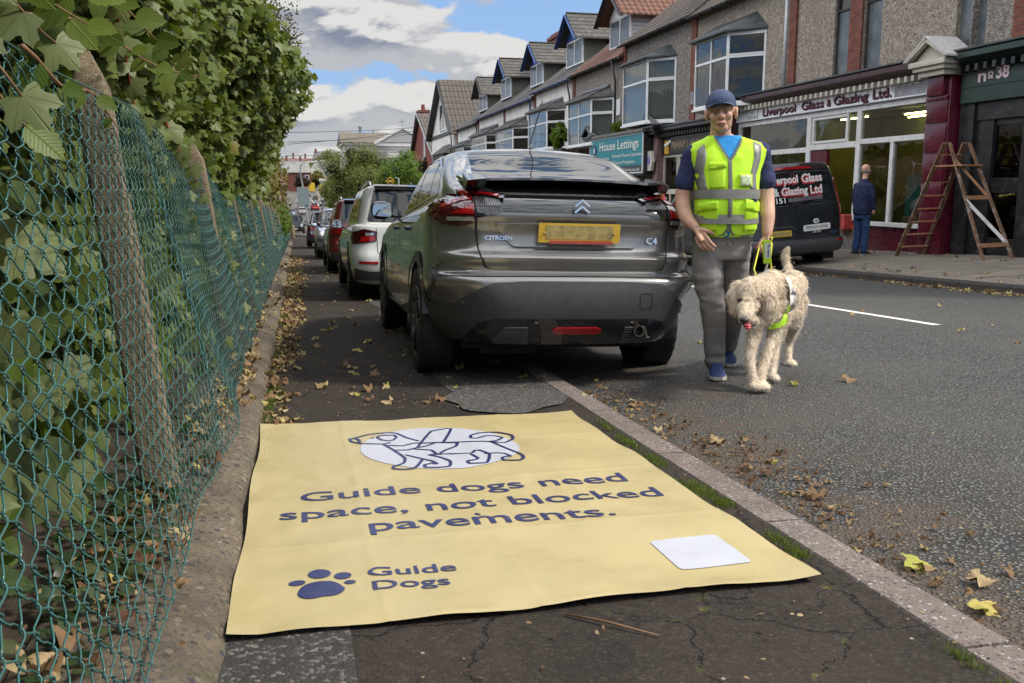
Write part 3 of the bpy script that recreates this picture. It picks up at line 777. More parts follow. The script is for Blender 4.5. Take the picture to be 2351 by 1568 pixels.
# ivy along the plinth
iv = None
n = 420; y = NP.uniform(1.0, 9, n); y = np.where(NP.uniform(0, 1, n) < .6, 2.6+NP.normal(0, .5, n), y); x = -.52+NP.normal(0, .08, n); x = np.clip(x, -.75, -.25)
pos = np.stack([x, y, np.array([zg(a) for a in y])+.118+NP.uniform(0, .035, n)], 1)
o = leaf_object('ivy', 'syc2', pos, np.array([[.1, 0, 1.]])+rnorm(n, .3), rnorm(n), .035*NP.uniform(.6, 1.4, n), NP.uniform(0, 1, n), LIVY); tag(o, None, None, None, 'stuff')
# wispy dark tree behind, against the sky; golden tree further along
def crown_tree(name, label, base, h, crown_c, crown_r, n, size, shape, mat, seed, group=None, trunk_r=.15, lumps=14, tone=(.1, .9), core=.36, bare=0):
    t = thing(name, label, 'tree', base, group=group); rr = random.Random(seed); np_ = np.random.RandomState(seed)
    cc = Vector(crown_c)
    m = trunk_mb((base[0], base[1], base[2]-.3), (cc.x, cc.y, cc.z+crown_r[2]*.5), trunk_r, trunk_r*.25, seed)
    branches(m, (cc.x, cc.y, cc.z-crown_r[2]*.4), 12+bare, max(crown_r)*.9, trunk_r*.28, seed, (crown_r[0]/max(crown_r), crown_r[1]/max(crown_r), .9))
    part('trunk', m, MBARK, t, smooth=True, world=True)
    # crown from clumps of different size so that sky shows between them
    C_ = []
    for i in range(lumps):
        a = rr.uniform(0, 2*math.pi); e = math.asin(rr.uniform(-.75, 1)); q = rr.uniform(.45, .85)
        C_.append((cc.x+crown_r[0]*q*math.cos(a)*math.cos(e), cc.y+crown_r[1]*q*math.sin(a)*math.cos(e), cc.z+crown_r[2]*q*math.sin(e), rr.uniform(.27, .52)))
    C_ = np.array(C_); idx = np_.randint(0, lumps, n); c = C_[idx]
    dr = np_.normal(0, 1, (n, 3)); dr /= np.linalg.norm(dr, axis=1, keepdims=True); rad = np_.uniform(.35, 1.08, n)**.6
    pos = c[:, :3]+dr*(c[:, 3]*rad)[:, None]*np.array(crown_r)[None, :]
    pos[:, 2] -= np_.exponential(.05, n)*crown_r[2]
    tn = np.clip(np_.uniform(tone[0], tone[1], n)*.7+.35*(np_.uniform(0, 1, lumps)[idx]-.35), 0, 1)
    leaf_object('crown', shape, pos, dr+np_.normal(0, .5, (n, 3))+np.array([[0, 0, .3]]), np_.normal(0, 1, (n, 3))+np.array([[0, 0, -.6]]), size*np_.uniform(.6, 1.3, n), tn, mat, t)
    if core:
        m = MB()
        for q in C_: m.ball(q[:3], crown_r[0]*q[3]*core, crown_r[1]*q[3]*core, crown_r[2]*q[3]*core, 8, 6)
        part('crown_shade_core', m, MSHADECORE, t, smooth=True, world=True)  # dark balls inside the clumps, inner shade put into their colour
    return t
crown_tree('thorn_tree', 'wispy small-leaved thorn tree showing against the sky behind the sycamores', (-1.6, 13.5, zg(13.5)), 5, (-.35, 13.6, 3.1), (.62, 1.1, 1.15), 3600, .042, 'small', mat_leaf('thorn_leaf', [(0, (.04, .035, .02)), (.5, (.07, .06, .03)), (1, (.13, .07, .05))], None, .6, .2), 41, core=0, bare=26, lumps=26)
crown_tree('golden_tree', 'yellowing tree hanging over the pavement beyond the sycamores', (-2.6, 28, zg(28)), 6, (-1.95, 28, 1.35), (1.65, 4.2, 2.0), 15000, .13, 'small', LGOLD, 43, lumps=26)
crown_tree('golden_tree', 'second yellow and green tree, tallest before the far lamp post', (-3.4, 44, zg(44)), 6, (-2.75, 44, 1.2), (2.1, 6, 2.7), 12000, .20, 'small', LGOLD, 44, lumps=24)
crown_tree('golden_tree', 'brown and green tree next to the far signboard', (-4.4, 62, zg(62)), 6, (-3.9, 63, .3), (2.6, 5, 3.2), 9000, .26, 'small', LBIRCH, 45, lumps=22)
crown_tree('street_tree', 'dark green tree behind the far lamp post', (-8, 92, zg(92)), 6, (-5.5, 92, .6), (4.2, 6, 5.2), 7000, .42, 'small', LGOLD, 46, lumps=20)
# hedge with yellow flowers at the pavement’s end
crown_tree('flowering_hedge', 'pale green bushy hedge growing out past the end of the wire fence', (-.6, 40, zg(40)), 1.6, (-.70, 40, zg(40)+.95), (.50, 6.5, .95), 11000, .07, 'small', LLIME, 51, trunk_r=.04, lumps=24)
# grass tufts, moss and fallen leaves
MGRASS = mat_leaf('grass_blade', [(0, (.06, .10, .015)), (.6, (.13, .20, .025)), (1, (.28, .27, .10))], None, .6, .3)
def blades(name, spots, n, hgt, seed):
    r = np.random.RandomState(seed); P_ = []
    for (x, y, sx, sy, wt) in spots:
        q = int(n*wt); P_.append(np.stack([x+r.normal(0, sx, q), y+r.normal(0, sy, q)], 1))
    p = np.concatenate(P_); p = p[(p[:, 0] < 1.447) | (p[:, 0] > 1.61)]; p = p[p[:, 0] > -.20]; k_ = len(p)
    pos = np.stack([p[:, 0], p[:, 1], np.array([gz(a, b) for a, b in p])], 1)
    tip = r.normal(0, .45, (k_, 3)); tip[:, 2] = 1; nr = r.normal(0, 1, (k_, 3)); nr[:, 2] *= .2
    SH['blade'] = (np.array([(-.06, 0, 0), (.06, 0, 0), (.045, .5, .05), (0, 1, .2), (-.045, .5, .05)]), [(0, 1, 2, 4), (4, 2, 3)])
    o = leaf_object(name, 'blade', pos, nr, tip, hgt*r.uniform(.4, 1.2, k_), r.uniform(0, 1, k_), MGRASS); tag(o, kind='stuff'); return o
sp = [(1.41, 4.05, .012, .07, .05), (1.405, 3.72, .016, .07, .10), (1.40, 3.40, .020, .055, .10), (1.40, 2.96, .024, .07, .16), (1.41, 2.80, .016, .03, .08), (1.41, 2.42, .015, .045, .06), (1.41, 2.30, .014, .025, .06), (1.42, 1.62, .010, .035, .03), (1.42, 1.48, .010, .02, .02),
      (-.175, 4.9, .015, .35, .25), (-.16, 5.3, .03, .2, .2), (-.17, 6.9, .03, .14, .22), (-.16, 7.3, .04, .12, .15), (-.17, 9.7, .035, .35, .4), (-.16, 13, .04, .9, .25), (-.15, 18, .05, 1.2, .3), (-.12, 26, .08, 3, .5)]
blades('grass', sp, 4200, .022, 5)
def litter(name, spots, n, size, seed, shape='dead', flat=.35, tone=(0, .9), mat=None, zoff=.004):
    r = np.random.RandomState(seed); P_ = []
    for (x, y, sx, sy, wt) in spots:
        q = max(1, int(n*wt)); P_.append(np.stack([x+r.normal(0, sx, q), y+r.uniform(-sy, sy, q)], 1))
    p = np.concatenate(P_); k_ = len(p)
    zz = np.array([(zg(b)+.118 if a < -.23 else gz(a, b)) for a, b in p])
    pos = np.stack([p[:, 0], p[:, 1], zz+zoff+r.uniform(0, .012, k_)], 1)
    nr = r.normal(0, flat, (k_, 3)); nr[:, 2] = 1
    o = leaf_object(name, shape, pos, nr, r.normal(0, 1, (k_, 3)), size*r.uniform(.45, 1.25, k_), r.uniform(tone[0], tone[1], k_), mat or LDEAD); tag(o, kind='stuff'); return o
gut = [(1.72, 2.1, .07, .8, .14), (1.80, 3.2, .09, .6, .22), (1.75, 4.2, .08, .7, .2), (1.9, 2.8, .15, 1.2, .12), (1.75, 5.2, .07, .8, .10)]
litter('leaf_litter', gut, 430, .025, 61, tone=(0, .6))
litter('leaf_litter', gut, 42, .052, 62)
litter('leaf_litter', [(1.85, 3.0, .16, 2.0, .6), (2.3, 3.4, .5, 2.4, .25)], 2800, .011, 63, shape='small', tone=(0, .75))
litter('leaf_litter', [(-.13, 5.6, .04, 1.2, .12), (-.11, 8, .05, 1.6, .2), (-.08, 12, .08, 3, .5), (-.05, 17, .10, 3.5, .55), (-.02, 24, .12, 5, .5), (-.35, 5.2, .05, .8, .15), (-.40, 9, .06, 3, .2), (-.4, 4.3, .05, .4, .08)], 600, .058, 64)
litter('leaf_litter', [(-.45, 2.6, .07, .5, .2), (-.5, 1.9, .08, .5, .12), (-.42, 3.6, .06, .4, .1)], 160, .06, 65)
litter('leaf_litter', [(.6, 8, .5, 3, .4), (.4, 14, .35, 6, .4), (.5, 5.5, .45, .9, .3), (4.5, 6, 1.6, 3, .3)], 90, .062, 66, tone=(.3, 1))
litter('leaf_litter', [(.6, 1.7, .5, .35, .1), (.5, 5.6, .5, 1.0, .5), (.4, 8, .4, 3, .4), (3.4, 5.5, 1.4, 2.4, .9)], 620, .015, 67, shape='small', tone=(0, .8))
litter('leaf_litter', [(8.90, 14, .05, 6, .5), (8.82, 9, .07, 3, .3), (9.6, 12, .4, 4, .1), (11.6, 15, .3, 3, .08)], 420, .062, 68, tone=(.1, .9))
# a few leaves big enough to point at
def fallen(label, x, y, size, tone, mat, rot, z=.012, shape='syc'):
    o = leaf_object('fallen_leaf', shape, np.array([[0, 0, 0.]]), np.array([[.15, -.25, 1.]]), np.array([[math.sin(rot), math.cos(rot), 0]]), np.array([size]), np.array([tone]), mat)
    o.location = (x, y, gz(x, y)+z); tag(o, label, 'leaf', 'large fallen leaves')
fallen('big yellow fallen leaf lying in the gutter against the kerb', 1.70, 2.20, .078, .97, mat_leaf('yellow_leaf', [(0, (.35, .34, .06)), (1, (.46, .46, .09))], None, .6, .3, 'palmate'), 2.0, .03)
fallen('curled orange-yellow leaf tipping over the kerb edge', 1.68, 1.90, .07, .9, LDEAD, 2.6, .02, 'dead')
fallen('pale buff leaf in the gutter beside the orange one', 1.78, 2.02, .065, .72, LDEAD, 1.4, .02, 'dead')
fallen('small yellow-green leaf on the pavement left of the grey car', .42, 7.0, .07, .93, LDEAD, .3, .012)
fallen('dry brown leaf lying on the road in front of the dog', 3.15, 4.75, .09, .5, LDEAD, 1.2, .01, 'dead')
m = MB(); m.tube([(.62, 2.06, gz(.6, 2.06)+.006), (.70, 1.98, gz(.7, 1.98)+.012), (.80, 1.89, gz(.8, 1.89)+.006)], [.003, .0035, .002], 6)
solo('dry_stem', m, MTWIG, 'thin brown dry stem lying on the cracked tarmac below the banner', 'twig', smooth=True)
# ============================================================ BANNER ON THE PAVEMENT
MBAN = M('banner_vinyl', (.455, .372, .180), .38, var=.05, vs=3, bump=.12, bs=7, bd=.03, dirt=(.36, .285, .13), dscale=2.2, damt=.35)
MNAVY = M('navy_print', (.020, .026, .105), .35, var=.12, vs=30, dirt=(.05, .06, .16), dscale=14, damt=.5)
MWPRINT = M('white_print', (.48, .49, .55), .38, var=.04, vs=6, dirt=(.45, .45, .48), dscale=18, damt=.35)
def ban_z(x, y):
    e = 0
    dx = min(abs(x+.2), abs(x-1.35)); dy = min(abs(y-2.11), abs(y-4.45))
    e += .009*math.exp(-dy/.05)*(.5+.5*math.sin(x*17+y)) + .007*math.exp(-dx/.04)*(.5+.5*math.sin(y*13))
    e += .0055*(mnoise.noise((x*3.2+y*1.1, y*2.1, 4))+.5)+.0022*mnoise.noise((x*11, y*8, 1))+.0018*abs(mnoise.noise((x*5, y*5, 7)))+.0026*math.sin(y*9+x*2.1+2*mnoise.noise((x*2, y*2, 0)))
    for cx in (.18, .57, .96): e += .0022*math.exp(-abs(x-cx+.004*math.sin(y*5))/.012)
    for cy_ in (2.7, 3.3, 3.9): e += .0020*math.exp(-abs(y-cy_)/.012)
    if x < -.12 and y < 2.25: e += .010*(2.25-y)/.14*(-.12-x)/.08
    return gz(.5, y)+.011+max(0, e)
def edge(x, y):
    """outline of the sheet: not quite square, edges slightly wavy"""
    u = (x+.2)/1.55; v = (y-2.11)/2.34
    X = -.195+.02*(1-v)*0+u*(1.53+.02*(1-v)) + .006*math.sin(v*14)*(1 if u > .5 else -1)*abs(u-.5)*2
    Y = 2.10+(1-u)*.0+v*2.335 - u*.045*v + .006*math.sin(u*11)*abs(v-.5)*2
    return X, Y
m = MB()
def bf(x, y):
    X, Y = edge(x, y); return (X, Y, ban_z(X, Y))
m.grid(bf, [-.2+1.55*i/150 for i in range(151)], [2.11+2.34*i/220 for i in range(221)])
bt = thing('floor_banner', 'large yellow printed vinyl banner lying flat across the pavement', 'banner', (.58, 3.28, gz(.58, 3.28)))
part('vinyl_sheet', m, MBAN, bt, smooth=True, world=True)
def onban(mb, lift=.0016):
    mb.v = [(x, y, ban_z(x, y)+lift+z) for x, y, z in mb.v]; return mb
def densify(mb, maxlen=.03):
    bm = bmesh.new(); vs_ = [bm.verts.new(p) for p in mb.v]
    for f in mb.f:
        try: bm.faces.new([vs_[i] for i in f])
        except ValueError: pass
    bmesh.ops.triangulate(bm, faces=bm.faces[:])
    for _ in range(3):
        es = [e for e in bm.edges if e.calc_length() > maxlen]
        if not es: break
        bmesh.ops.subdivide_edges(bm, edges=es, cuts=1)
        bmesh.ops.triangulate(bm, faces=[f for f in bm.faces if len(f.verts) > 3])
    r_ = MB(); r_.bm(bm); return r_
m = MB(); N = 72
pts = [(0, 0, 0)]+[(q*math.cos(2*math.pi*i/N), q*math.sin(2*math.pi*i/N), 0) for q in (.2, .4, .6, .8, 1) for i in range(N)]
m.add(pts, [(0, 1+i, 1+(i+1) % N) for i in range(N)]+[(1+r_*N+i, 1+(r_+1)*N+i, 1+(r_+1)*N+(i+1) % N, 1+r_*N+(i+1) % N) for r_ in range(4) for i in range(N)])
m.v = [(.572+.338*x, 3.815+.372*y-.03*x, 0) for x, y, z in m.v]
part('emblem_disc', onban(m, .0018), MWPRINT, bt, smooth=True, world=True)
DOG = [[(0.2, 4.063), (0.226, 4.078), (0.28, 4.127), (0.328, 4.144), (0.387, 4.136), (0.418, 4.108), (0.451, 4.024), (0.496, 3.951)], [(0.2, 4.063), (0.206, 4.015), (0.24, 3.971), (0.302, 3.943), (0.342, 3.929), (0.37, 3.949)], [(0.226, 4.071), (0.24, 4.038), (0.241, 3.984)], [(0.326, 4.077), (0.357, 4.094), (0.402, 4.075), (0.408, 4.036), (0.389, 3.994), (0.364, 3.987), (0.341, 4.007), (0.326, 4.045), (0.326, 4.077)], [(0.299, 4.058), (0.306, 4.058)], [(0.338, 3.93), (0.353, 3.875), (0.371, 3.813), (0.392, 3.718), (0.403, 3.647), (0.392, 3.581), (0.37, 3.55), (0.345, 3.528), (0.339, 3.49), (0.376, 3.477), (0.417, 3.483), (0.436, 3.512), (0.472, 3.617)], [(0.374, 3.806), (0.432, 3.797), (0.467, 3.821), (0.519, 3.847), (0.566, 3.886)], [(0.363, 3.896), (0.417, 3.875), (0.48, 3.905), (0.566, 3.886), (0.659, 3.861)], [(0.476, 3.825), (0.578, 4.115), (0.677, 4.143), (0.595, 3.875)], [(0.566, 3.886), (0.721, 3.869), (0.8, 3.848), (0.817, 3.808), (0.857, 3.657), (0.88, 3.572), (0.873, 3.512), (0.847, 3.484), (0.788, 3.496), (0.787, 3.532), (0.805, 3.555), (0.829, 3.555), (0.814, 3.611), (0.786, 3.628), (0.739, 3.631)], [(0.8, 3.848), (0.861, 3.817), (0.916, 3.881), (0.922, 3.953), (0.87, 4.016), (0.794, 4.029), (0.744, 3.993), (0.734, 3.941), (0.756, 3.924), (0.807, 3.965), (0.848, 3.954), (0.874, 3.914), (0.838, 3.866), (0.8, 3.848)], [(0.535, 3.68), (0.682, 3.662), (0.706, 3.704), (0.725, 3.699), (0.752, 3.615), (0.714, 3.481), (0.645, 3.488), (0.642, 3.524), (0.673, 3.533), (0.693, 3.558), (0.678, 3.641)], [(0.465, 3.801), (0.528, 3.765), (0.543, 3.678), (0.589, 3.745), (0.643, 3.807), (0.659, 3.861)], [(0.543, 3.678), (0.505, 3.688), (0.543, 3.631), (0.574, 3.542), (0.56, 3.473), (0.511, 3.472), (0.466, 3.487), (0.467, 3.524), (0.495, 3.539), (0.517, 3.519), (0.501, 3.582), (0.446, 3.657), (0.414, 3.706)]]
def ribbon(mb, pts, w_):
    # smoothed stroke of even width
    P_ = [Vector((x, y, 0)) for x, y in pts]
    if len(P_) > 2:
        Q = []
        for i in range(len(P_)-1):
            a, b, c, d_ = P_[max(0, i-1)], P_[i], P_[i+1], P_[min(len(P_)-1, i+2)]
            for s in (0, .34, .67):
                m1 = (c-a)*.22; m2_ = (d_-b)*.22; Q.append(b*(2*s**3-3*s*s+1)+m1*(s**3-2*s*s+s)+c*(3*s*s-2*s**3)+m2_*(s**3-s*s))
        Q.append(P_[-1]); P_ = Q
    v = []; 
    for i, p in enumerate(P_):
        dd = (P_[min(i+1, len(P_)-1)]-P_[max(0, i-1)]).normalized(); n = Vector((-dd.y, dd.x, 0))*w_/2
        v += [p+n, p-n]
    mb.add(v, [(2*i, 2*i+1, 2*i+3, 2*i+2) for i in range(len(P_)-1)])
    for p in (P_[0], P_[-1]):
        mb.add([p]+[p+Vector((math.cos(a), math.sin(a), 0))*w_/2 for a in [math.pi*2*i/8 for i in range(8)]], [(0, 1+i, 1+(i+1) % 8) for i in range(8)])
m = MB()
for i, l in enumerate(DOG):
    ribbon(m, l, .0135)
part('emblem_dog', onban(m, .0036), MNAVY, bt, world=True)
def bline(s, x0, x1, yb0, yb1, size, bold):
    t = text_mb(s, size, bold, width=x1-x0); dy = (yb1-yb0)/(x1-x0)
    t.v = [(x0+p[0], yb0+dy*p[0]+p[1], 0) for p in t.v]
    return onban(densify(t), .0022)
part('slogan_line', bline('Guide dogs need', -.02, 1.18, 3.158, 3.112, .158, .0013), MNAVY, bt, world=True)
part('slogan_line', bline('space, not blocked', -.088, 1.236, 2.958, 2.905, .158, .0013), MNAVY, bt, world=True)
mm = bline('pavements.', .192, .996, 2.776, 2.728, .158, .0013)
ribbon(m2 := MB(), [(.548, 2.862), (.556, 2.845)], .011); mm.add(onban(m2, .0022).v, m2.f)
part('slogan_line', mm, MNAVY, bt, world=True)
part('charity_name', bline('Guide', .158, .404, 2.404, 2.392, .088, .001), MNAVY, bt, world=True)
part('charity_name', bline('Dogs', .164, .371, 2.305, 2.297, .088, .001), MNAVY, bt, world=True)
def blob(cx, cy, rx, ry, rot, fn=None):
    m = MB(); n = 36; v = [(cx, cy, 0)]
    for i in range(n):
        a = 2*math.pi*i/n; q = fn(a) if fn else 1
        x, y = rx*q*math.cos(a), ry*q*math.sin(a); v.append((cx+x*math.cos(rot)-y*math.sin(rot), cy+x*math.sin(rot)+y*math.cos(rot), 0))
    m.add(v, [(0, 1+i, 1+(i+1) % n) for i in range(n)]); return m
m = MB()
for a in ((-.033, 2.402, .0225, .018, .1, None), (.0275, 2.455, .031, .034, .1, None), (.090, 2.429, .0235, .026, -.2, None), (.107, 2.376, .0155, .0145, 0, None)):
    b_ = blob(*a); m.add(b_.v, b_.f)
b_ = blob(.028, 2.338, .064, .060, .08, lambda a: 1-.26*math.exp(-((a-4.75)/.5)**2)-.10*math.exp(-((a-math.pi*.9)/.5)**2)-.10*math.exp(-((a-.3)/.5)**2)); m.add(b_.v, b_.f)
part('paw_emblem', onban(m, .0022), MNAVY, bt, smooth=True, world=True)
# blank white panel with rounded corners
def rrect(x0, x1, y0, y1, r_, n=5):
    out = []
    for cx, cy, a0 in ((x1-r_, y1-r_, 0), (x0+r_, y1-r_, 90), (x0+r_, y0+r_, 180), (x1-r_, y0+r_, 270)):
        out += [(cx+r_*math.cos(R(a0+90*i/n)), cy+r_*math.sin(R(a0+90*i/n))) for i in range(n+1)]
    return out
m = MB(); pr = rrect(1.01, 1.228, 2.24, 2.48, .018); m.add([(x, y, 0) for x, y in pr], [tuple(range(len(pr)))])
part('white_panel', onban(densify(m), .002), MWPRINT, bt, world=True)
# ============================================================ VEHICLES
def carpaint(name, col, metal=.35, rough=.28, dirt=None):
    m, t, b = new_mat(name); c = t.coord()
    fl = t.noise(c, 900, 2); col1 = t.mix(t.mapr(fl, .3, .7), tuple(x*.86 for x in col), tuple(min(1, x*1.14) for x in col))
    # road film on the lower panels
    sp = t.new('ShaderNodeSeparateXYZ'); t.l.new(c, sp.inputs[0])
    d_ = t.math('MULTIPLY', t.mapr(sp.outputs[2], .25, .75, .55, 0, True), t.mapr(t.noise(c, 4, 6, .7), .35, .7))
    col1 = t.mix(d_, col1, (.12, .10, .08))
    t.l.new(col1, b.inputs['Base Color']); setin(b, 'Metallic', metal); t.l.new(t.math('ADD', rough, t.math('MULTIPLY', d_, .4)), b.inputs['Roughness'])
    setin(b, 'Coat Weight', 1.0); setin(b, 'Coat Roughness', .025); t.l.new(t.bump(t.noise(c, 6, 2), .05, .02), b.inputs['Coat Normal'])
    return m
MTYRE = M('tyre_rubber', (.016, .016, .016), .75, var=.3, vs=20, bump=.25, bs=120, dirt=(.06, .05, .042), dscale=9, damt=.5)
MRIM = M('dark_alloy', (.05, .05, .052), .3, .85, var=.15)
MRIMS = M('silver_alloy', (.42, .43, .45), .3, .85, var=.1)
MCLAD = M('black_cladding', (.058, .059, .063), .45, var=.15, vs=30, bump=.25, bs=300, bd=.003, dirt=(.085, .07, .055), dscale=3, damt=.3)
MGLOSSBLK = M('gloss_black', (.008, .008, .009), .12, var=.1, coat=1)
MCARGLASS = M('car_glass', (.010, .013, .014), .03, var=0, spec=.55)
MREDL = M('red_lens', (.30, .004, .006), .12, var=.3, vs=60, coat=1)
MREDD = M('dark_red_lens', (.055, .002, .006), .08, var=.3, vs=50, coat=1)
MAMB = M('amber_lens', (.55, .22, .02), .12, var=.2, coat=1)
MCLEAR = M('clear_lens', (.55, .56, .58), .1, .6, var=.3, vs=120, coat=1)
MCHROME = M('chrome', (.72, .72, .74), .08, 1.0, var=.05)
MGAP = M('panel_gap', (.004, .004, .004), .9, var=0)
MPLATEY = M('rear_plate_yellow', (.62, .40, .045), .4, var=.06)
MPLATEB = M('rear_plate_smudge', (.40, .31, .12), .5, var=.4, vs=18)
MPLATEW = M('front_plate_white', (.62, .62, .60), .4, var=.06)
MUNDER = M('underbody', (.012, .011, .010), .9, var=.3)
def outline(w_, yr, yf, rr, rf, bulr=.05, bulf=.08, tap_r=.0, tap_f=.0, nr=7, nc=8, ns=34):
    """half plan outline, rear centre -> left corner -> front centre, then mirrored; x<0 is the left side"""
    P_ = []
    wr = w_*(1-tap_r); wf = w_*(1-tap_f)
    rx = min(rr[0], wr*.95); ry = rr[1]
    for i in range(nr):
        x = (wr-rx)*i/nr; P_.append((-x, yr+bulr*(x/wr)**2))
    yb = yr+bulr*((wr-rx)/wr)**2
    for i in range(nc):
        a = math.pi/2*i/nc; P_.append((-(wr-rx+rx*math.sin(a)), yb+ry*(1-math.cos(a))))
    rx2 = min(rf[0], wf*.95); ry2 = rf[1]; yfb = yf-bulf*((wf-rx2)/wf)**2
    y0 = yb+ry; y1 = yfb-ry2
    for i in range(ns+1):
        s = i/ns; y = y0+(y1-y0)*s
        wv = w_*(1-tap_r*max(0, 1-s*3)**2-tap_f*max(0, (s-.6)/.4)**2); P_.append((-wv, y))
    for i in range(1, nc+1):
        a = math.pi/2*i/nc; P_.append((-(wf-rx2+rx2*math.cos(a)), y1+ry2*math.sin(a)))
    for i in range(1, nr+1):
        x = (wf-rx2)*(1-i/nr); P_.append((-x, yf-bulf*(x/wf)**2))
    return P_
def body_mesh(loops, sub=4):
    """loops: dicts of outline arguments + z knots [(y, z)...]; surfaces between them follow a smooth curve"""
    rings = []
    for L in loops:
        o = outline(L['w'], L['yr'], L['yf'], L.get('rr', (.3, .25)), L.get('rf', (.4, .4)), L.get('br', .05), L.get('bf', .1), L.get('tr', 0), L.get('tf', 0))
        zk = L['z']; zk = [(0, zk)] if not isinstance(zk, list) else zk
        half = [(x, y, float(np.interp(y, [a for a, b in zk], [b for a, b in zk]))+L.get('cz', 0)*(1-(x/L['w'])**2)) for x, y in o]
        full = half+[(-x, y, z) for x, y, z in half[-2:0:-1]]
        rings.append(np.array(full))
    out = []
    n = len(rings)
    for i in range(n-1):
        a, b, c, d_ = rings[max(0, i-1)], rings[i], rings[i+1], rings[min(n-1, i+2)]
        if loops[i].get('sharp'): a = b
        if loops[i+1].get('sharp'): d_ = c
        for k_ in range(sub):
            s = k_/sub
            out.append(.5*((2*b)+(-a+c)*s+(2*a-5*b+4*c-d_)*s*s+(-a+3*b-3*c+d_)*s**3))
    out.append(rings[-1])
    m = MB(); m.rings([[tuple(p) for p in r] for r in out], True, True, True)
    return m
def cut_arches(mb, arches):
    me = mesh_from('body', mb.v, mb.f); o = bpy.data.objects.new('tmp_body', me); COL.objects.link(o)
    cuts = []
    for (x0, x1, y, z, r_) in arches:
        c = MB(); c.lathe([(x0, r_), (x1, r_)], 40, 'x', (0, y, z)); cm = mesh_from('cut', c.v, c.f)
        co = bpy.data.objects.new('tmp_cut', cm); COL.objects.link(co); cuts.append(co)
        md = o.modifiers.new('b', 'BOOLEAN'); md.operation = 'DIFFERENCE'; md.solver = 'EXACT'; md.object = co
    dg = bpy.context.evaluated_depsgraph_get(); me2 = bpy.data.meshes.new_from_object(o.evaluated_get(dg))
    r_ = MB(); r_.v = [p.co[:] for p in me2.vertices]; r_.f = [tuple(p.vertices) for p in me2.polygons]
    for c in cuts: bpy.data.objects.remove(c)
    bpy.data.objects.remove(o); bpy.data.meshes.remove(me2)
    return r_
class Wrap:
    """lays flat-drawn panels onto a body surface"""
    def __init__(s, mb): s.t = BVHTree.FromPolygons([Vector(p) for p in mb.v], mb.f)
    def ray(s, a, b, side):
        o, d_ = {'rear': (Vector((a, -6, b)), Vector((0, 1, 0))), 'front': (Vector((a, 12, b)), Vector((0, -1, 0))),
                 'left': (Vector((-6, a, b)), Vector((1, 0, 0))), 'right': (Vector((6, a, b)), Vector((-1, 0, 0))), 'top': (Vector((a, b, 9)), Vector((0, 0, -1)))}[side]
        h = s.t.ray_cast(o, d_)
        if h[0] is None:
            h = s.t.find_nearest(o+d_*6)
            return h[0], h[1]
        n = h[1]
        if n.dot(d_) > 0: n = -n
        return h[0], n
    def poly(s, pts, side, lift=.004, step=.03, rim=True, thick=.0):
        """pts in (x,z) for rear/front, (y,z) for the sides, (x,y) for the top"""
        P_ = []
        n = len(pts)
        for i in range(n):
            a = Vector(pts[i]); b = Vector(pts[(i+1) % n]); k_ = max(1, int((b-a).length/step))
            P_ += [a.lerp(b, q/k_) for q in range(k_)]
        nb = len(P_); xs = [p.x for p in P_]; ys = [p.y for p in P_]
        ins = []
        x = min(xs)+step*.5
        while x < max(xs):
            y = min(ys)+step*.5
            while y < max(ys):
                q = Vector((x, y)); 
                if inside(q, P_) and min((q-p).length for p in P_) > step*.35: ins.append(q)
                y += step
            x += step
        r_ = mgeo.delaunay_2d_cdt(P_+ins, [], [list(range(nb))], 1, 1e-5)
        V_ = []; 
        for p in r_[0]:
            c, nn = s.ray(p.x, p.y, side); V_.append(c+nn*lift)
        m = MB(); flip = side in ('rear', 'right', 'top')
        fs = [tuple(f) for f in r_[2]]
        m.add(V_, fs)
        # outward winding
        vv = {'rear': Vector((0, -1, 0)), 'front': Vector((0, 1, 0)), 'left': Vector((-1, 0, 0)), 'right': Vector((1, 0, 0)), 'top': Vector((0, 0, 1))}[side]
        m.f = [f if (V_[f[1]]-V_[f[0]]).cross(V_[f[2]]-V_[f[0]]).dot(vv) > 0 else f[::-1] for f in m.f]
        if rim:
            # short walls down to the surface along the outline so the panel has an edge
            E_ = {}
            for f in m.f:
                for i in range(len(f)):
                    e = (f[i], f[(i+1) % len(f)]); E_[e] = 1
            be = [e for e in E_ if (e[1], e[0]) not in E_]; o = len(m.v); mp = {}
            for a, b in be:
                for q in (a, b):
                    if q not in mp:
                        p = r_[0][q]; c, nn = s.ray(p.x, p.y, side); mp[q] = len(m.v); m.v.append(tuple(c-nn*.004))
                m.f.append((b, a, mp[a], mp[b]))
        return m
    def stroke(s, pts, side, wdt=.007, lift=.002, closed=False, smooth=True):
        P_ = [Vector(p) for p in pts]
        if closed: P_ = P_+[P_[0]]
        Q = []
        for i in range(len(P_)-1):
            k_ = max(1, int((P_[i+1]-P_[i]).length/.03)); Q += [P_[i].lerp(P_[i+1], q/k_) for q in range(k_)]
        Q.append(P_[-1]); v = []
        for i, p in enumerate(Q):
            dd = (Q[min(i+1, len(Q)-1)]-Q[max(0, i-1)])
            dd = dd.normalized() if dd.length > 1e-9 else Vector((1, 0)); nn = Vector((-dd.y, dd.x))*wdt/2
            for q in (p+nn, p-nn):
                c, no = s.ray(q.x, q.y, side); v.append(c+no*lift)
        return MB().add(v, [(2*i, 2*i+1, 2*i+3, 2*i+2) for i in range(len(Q)-1)])
    def text(s, st, pos, size, side, width=None, bold=0, lift=.004, slope=0.0, shear=0):
        t = text_mb(st, size, bold, width, shear=shear); t = densify(t, .05); out = []
        for p in t.v:
            a = pos[0]+p[0]; b = pos[1]+p[1]+slope*p[0]; c, n = s.ray(a, b, side); out.append(c+n*lift)
        t.v = [tuple(p) for p in out]; return t
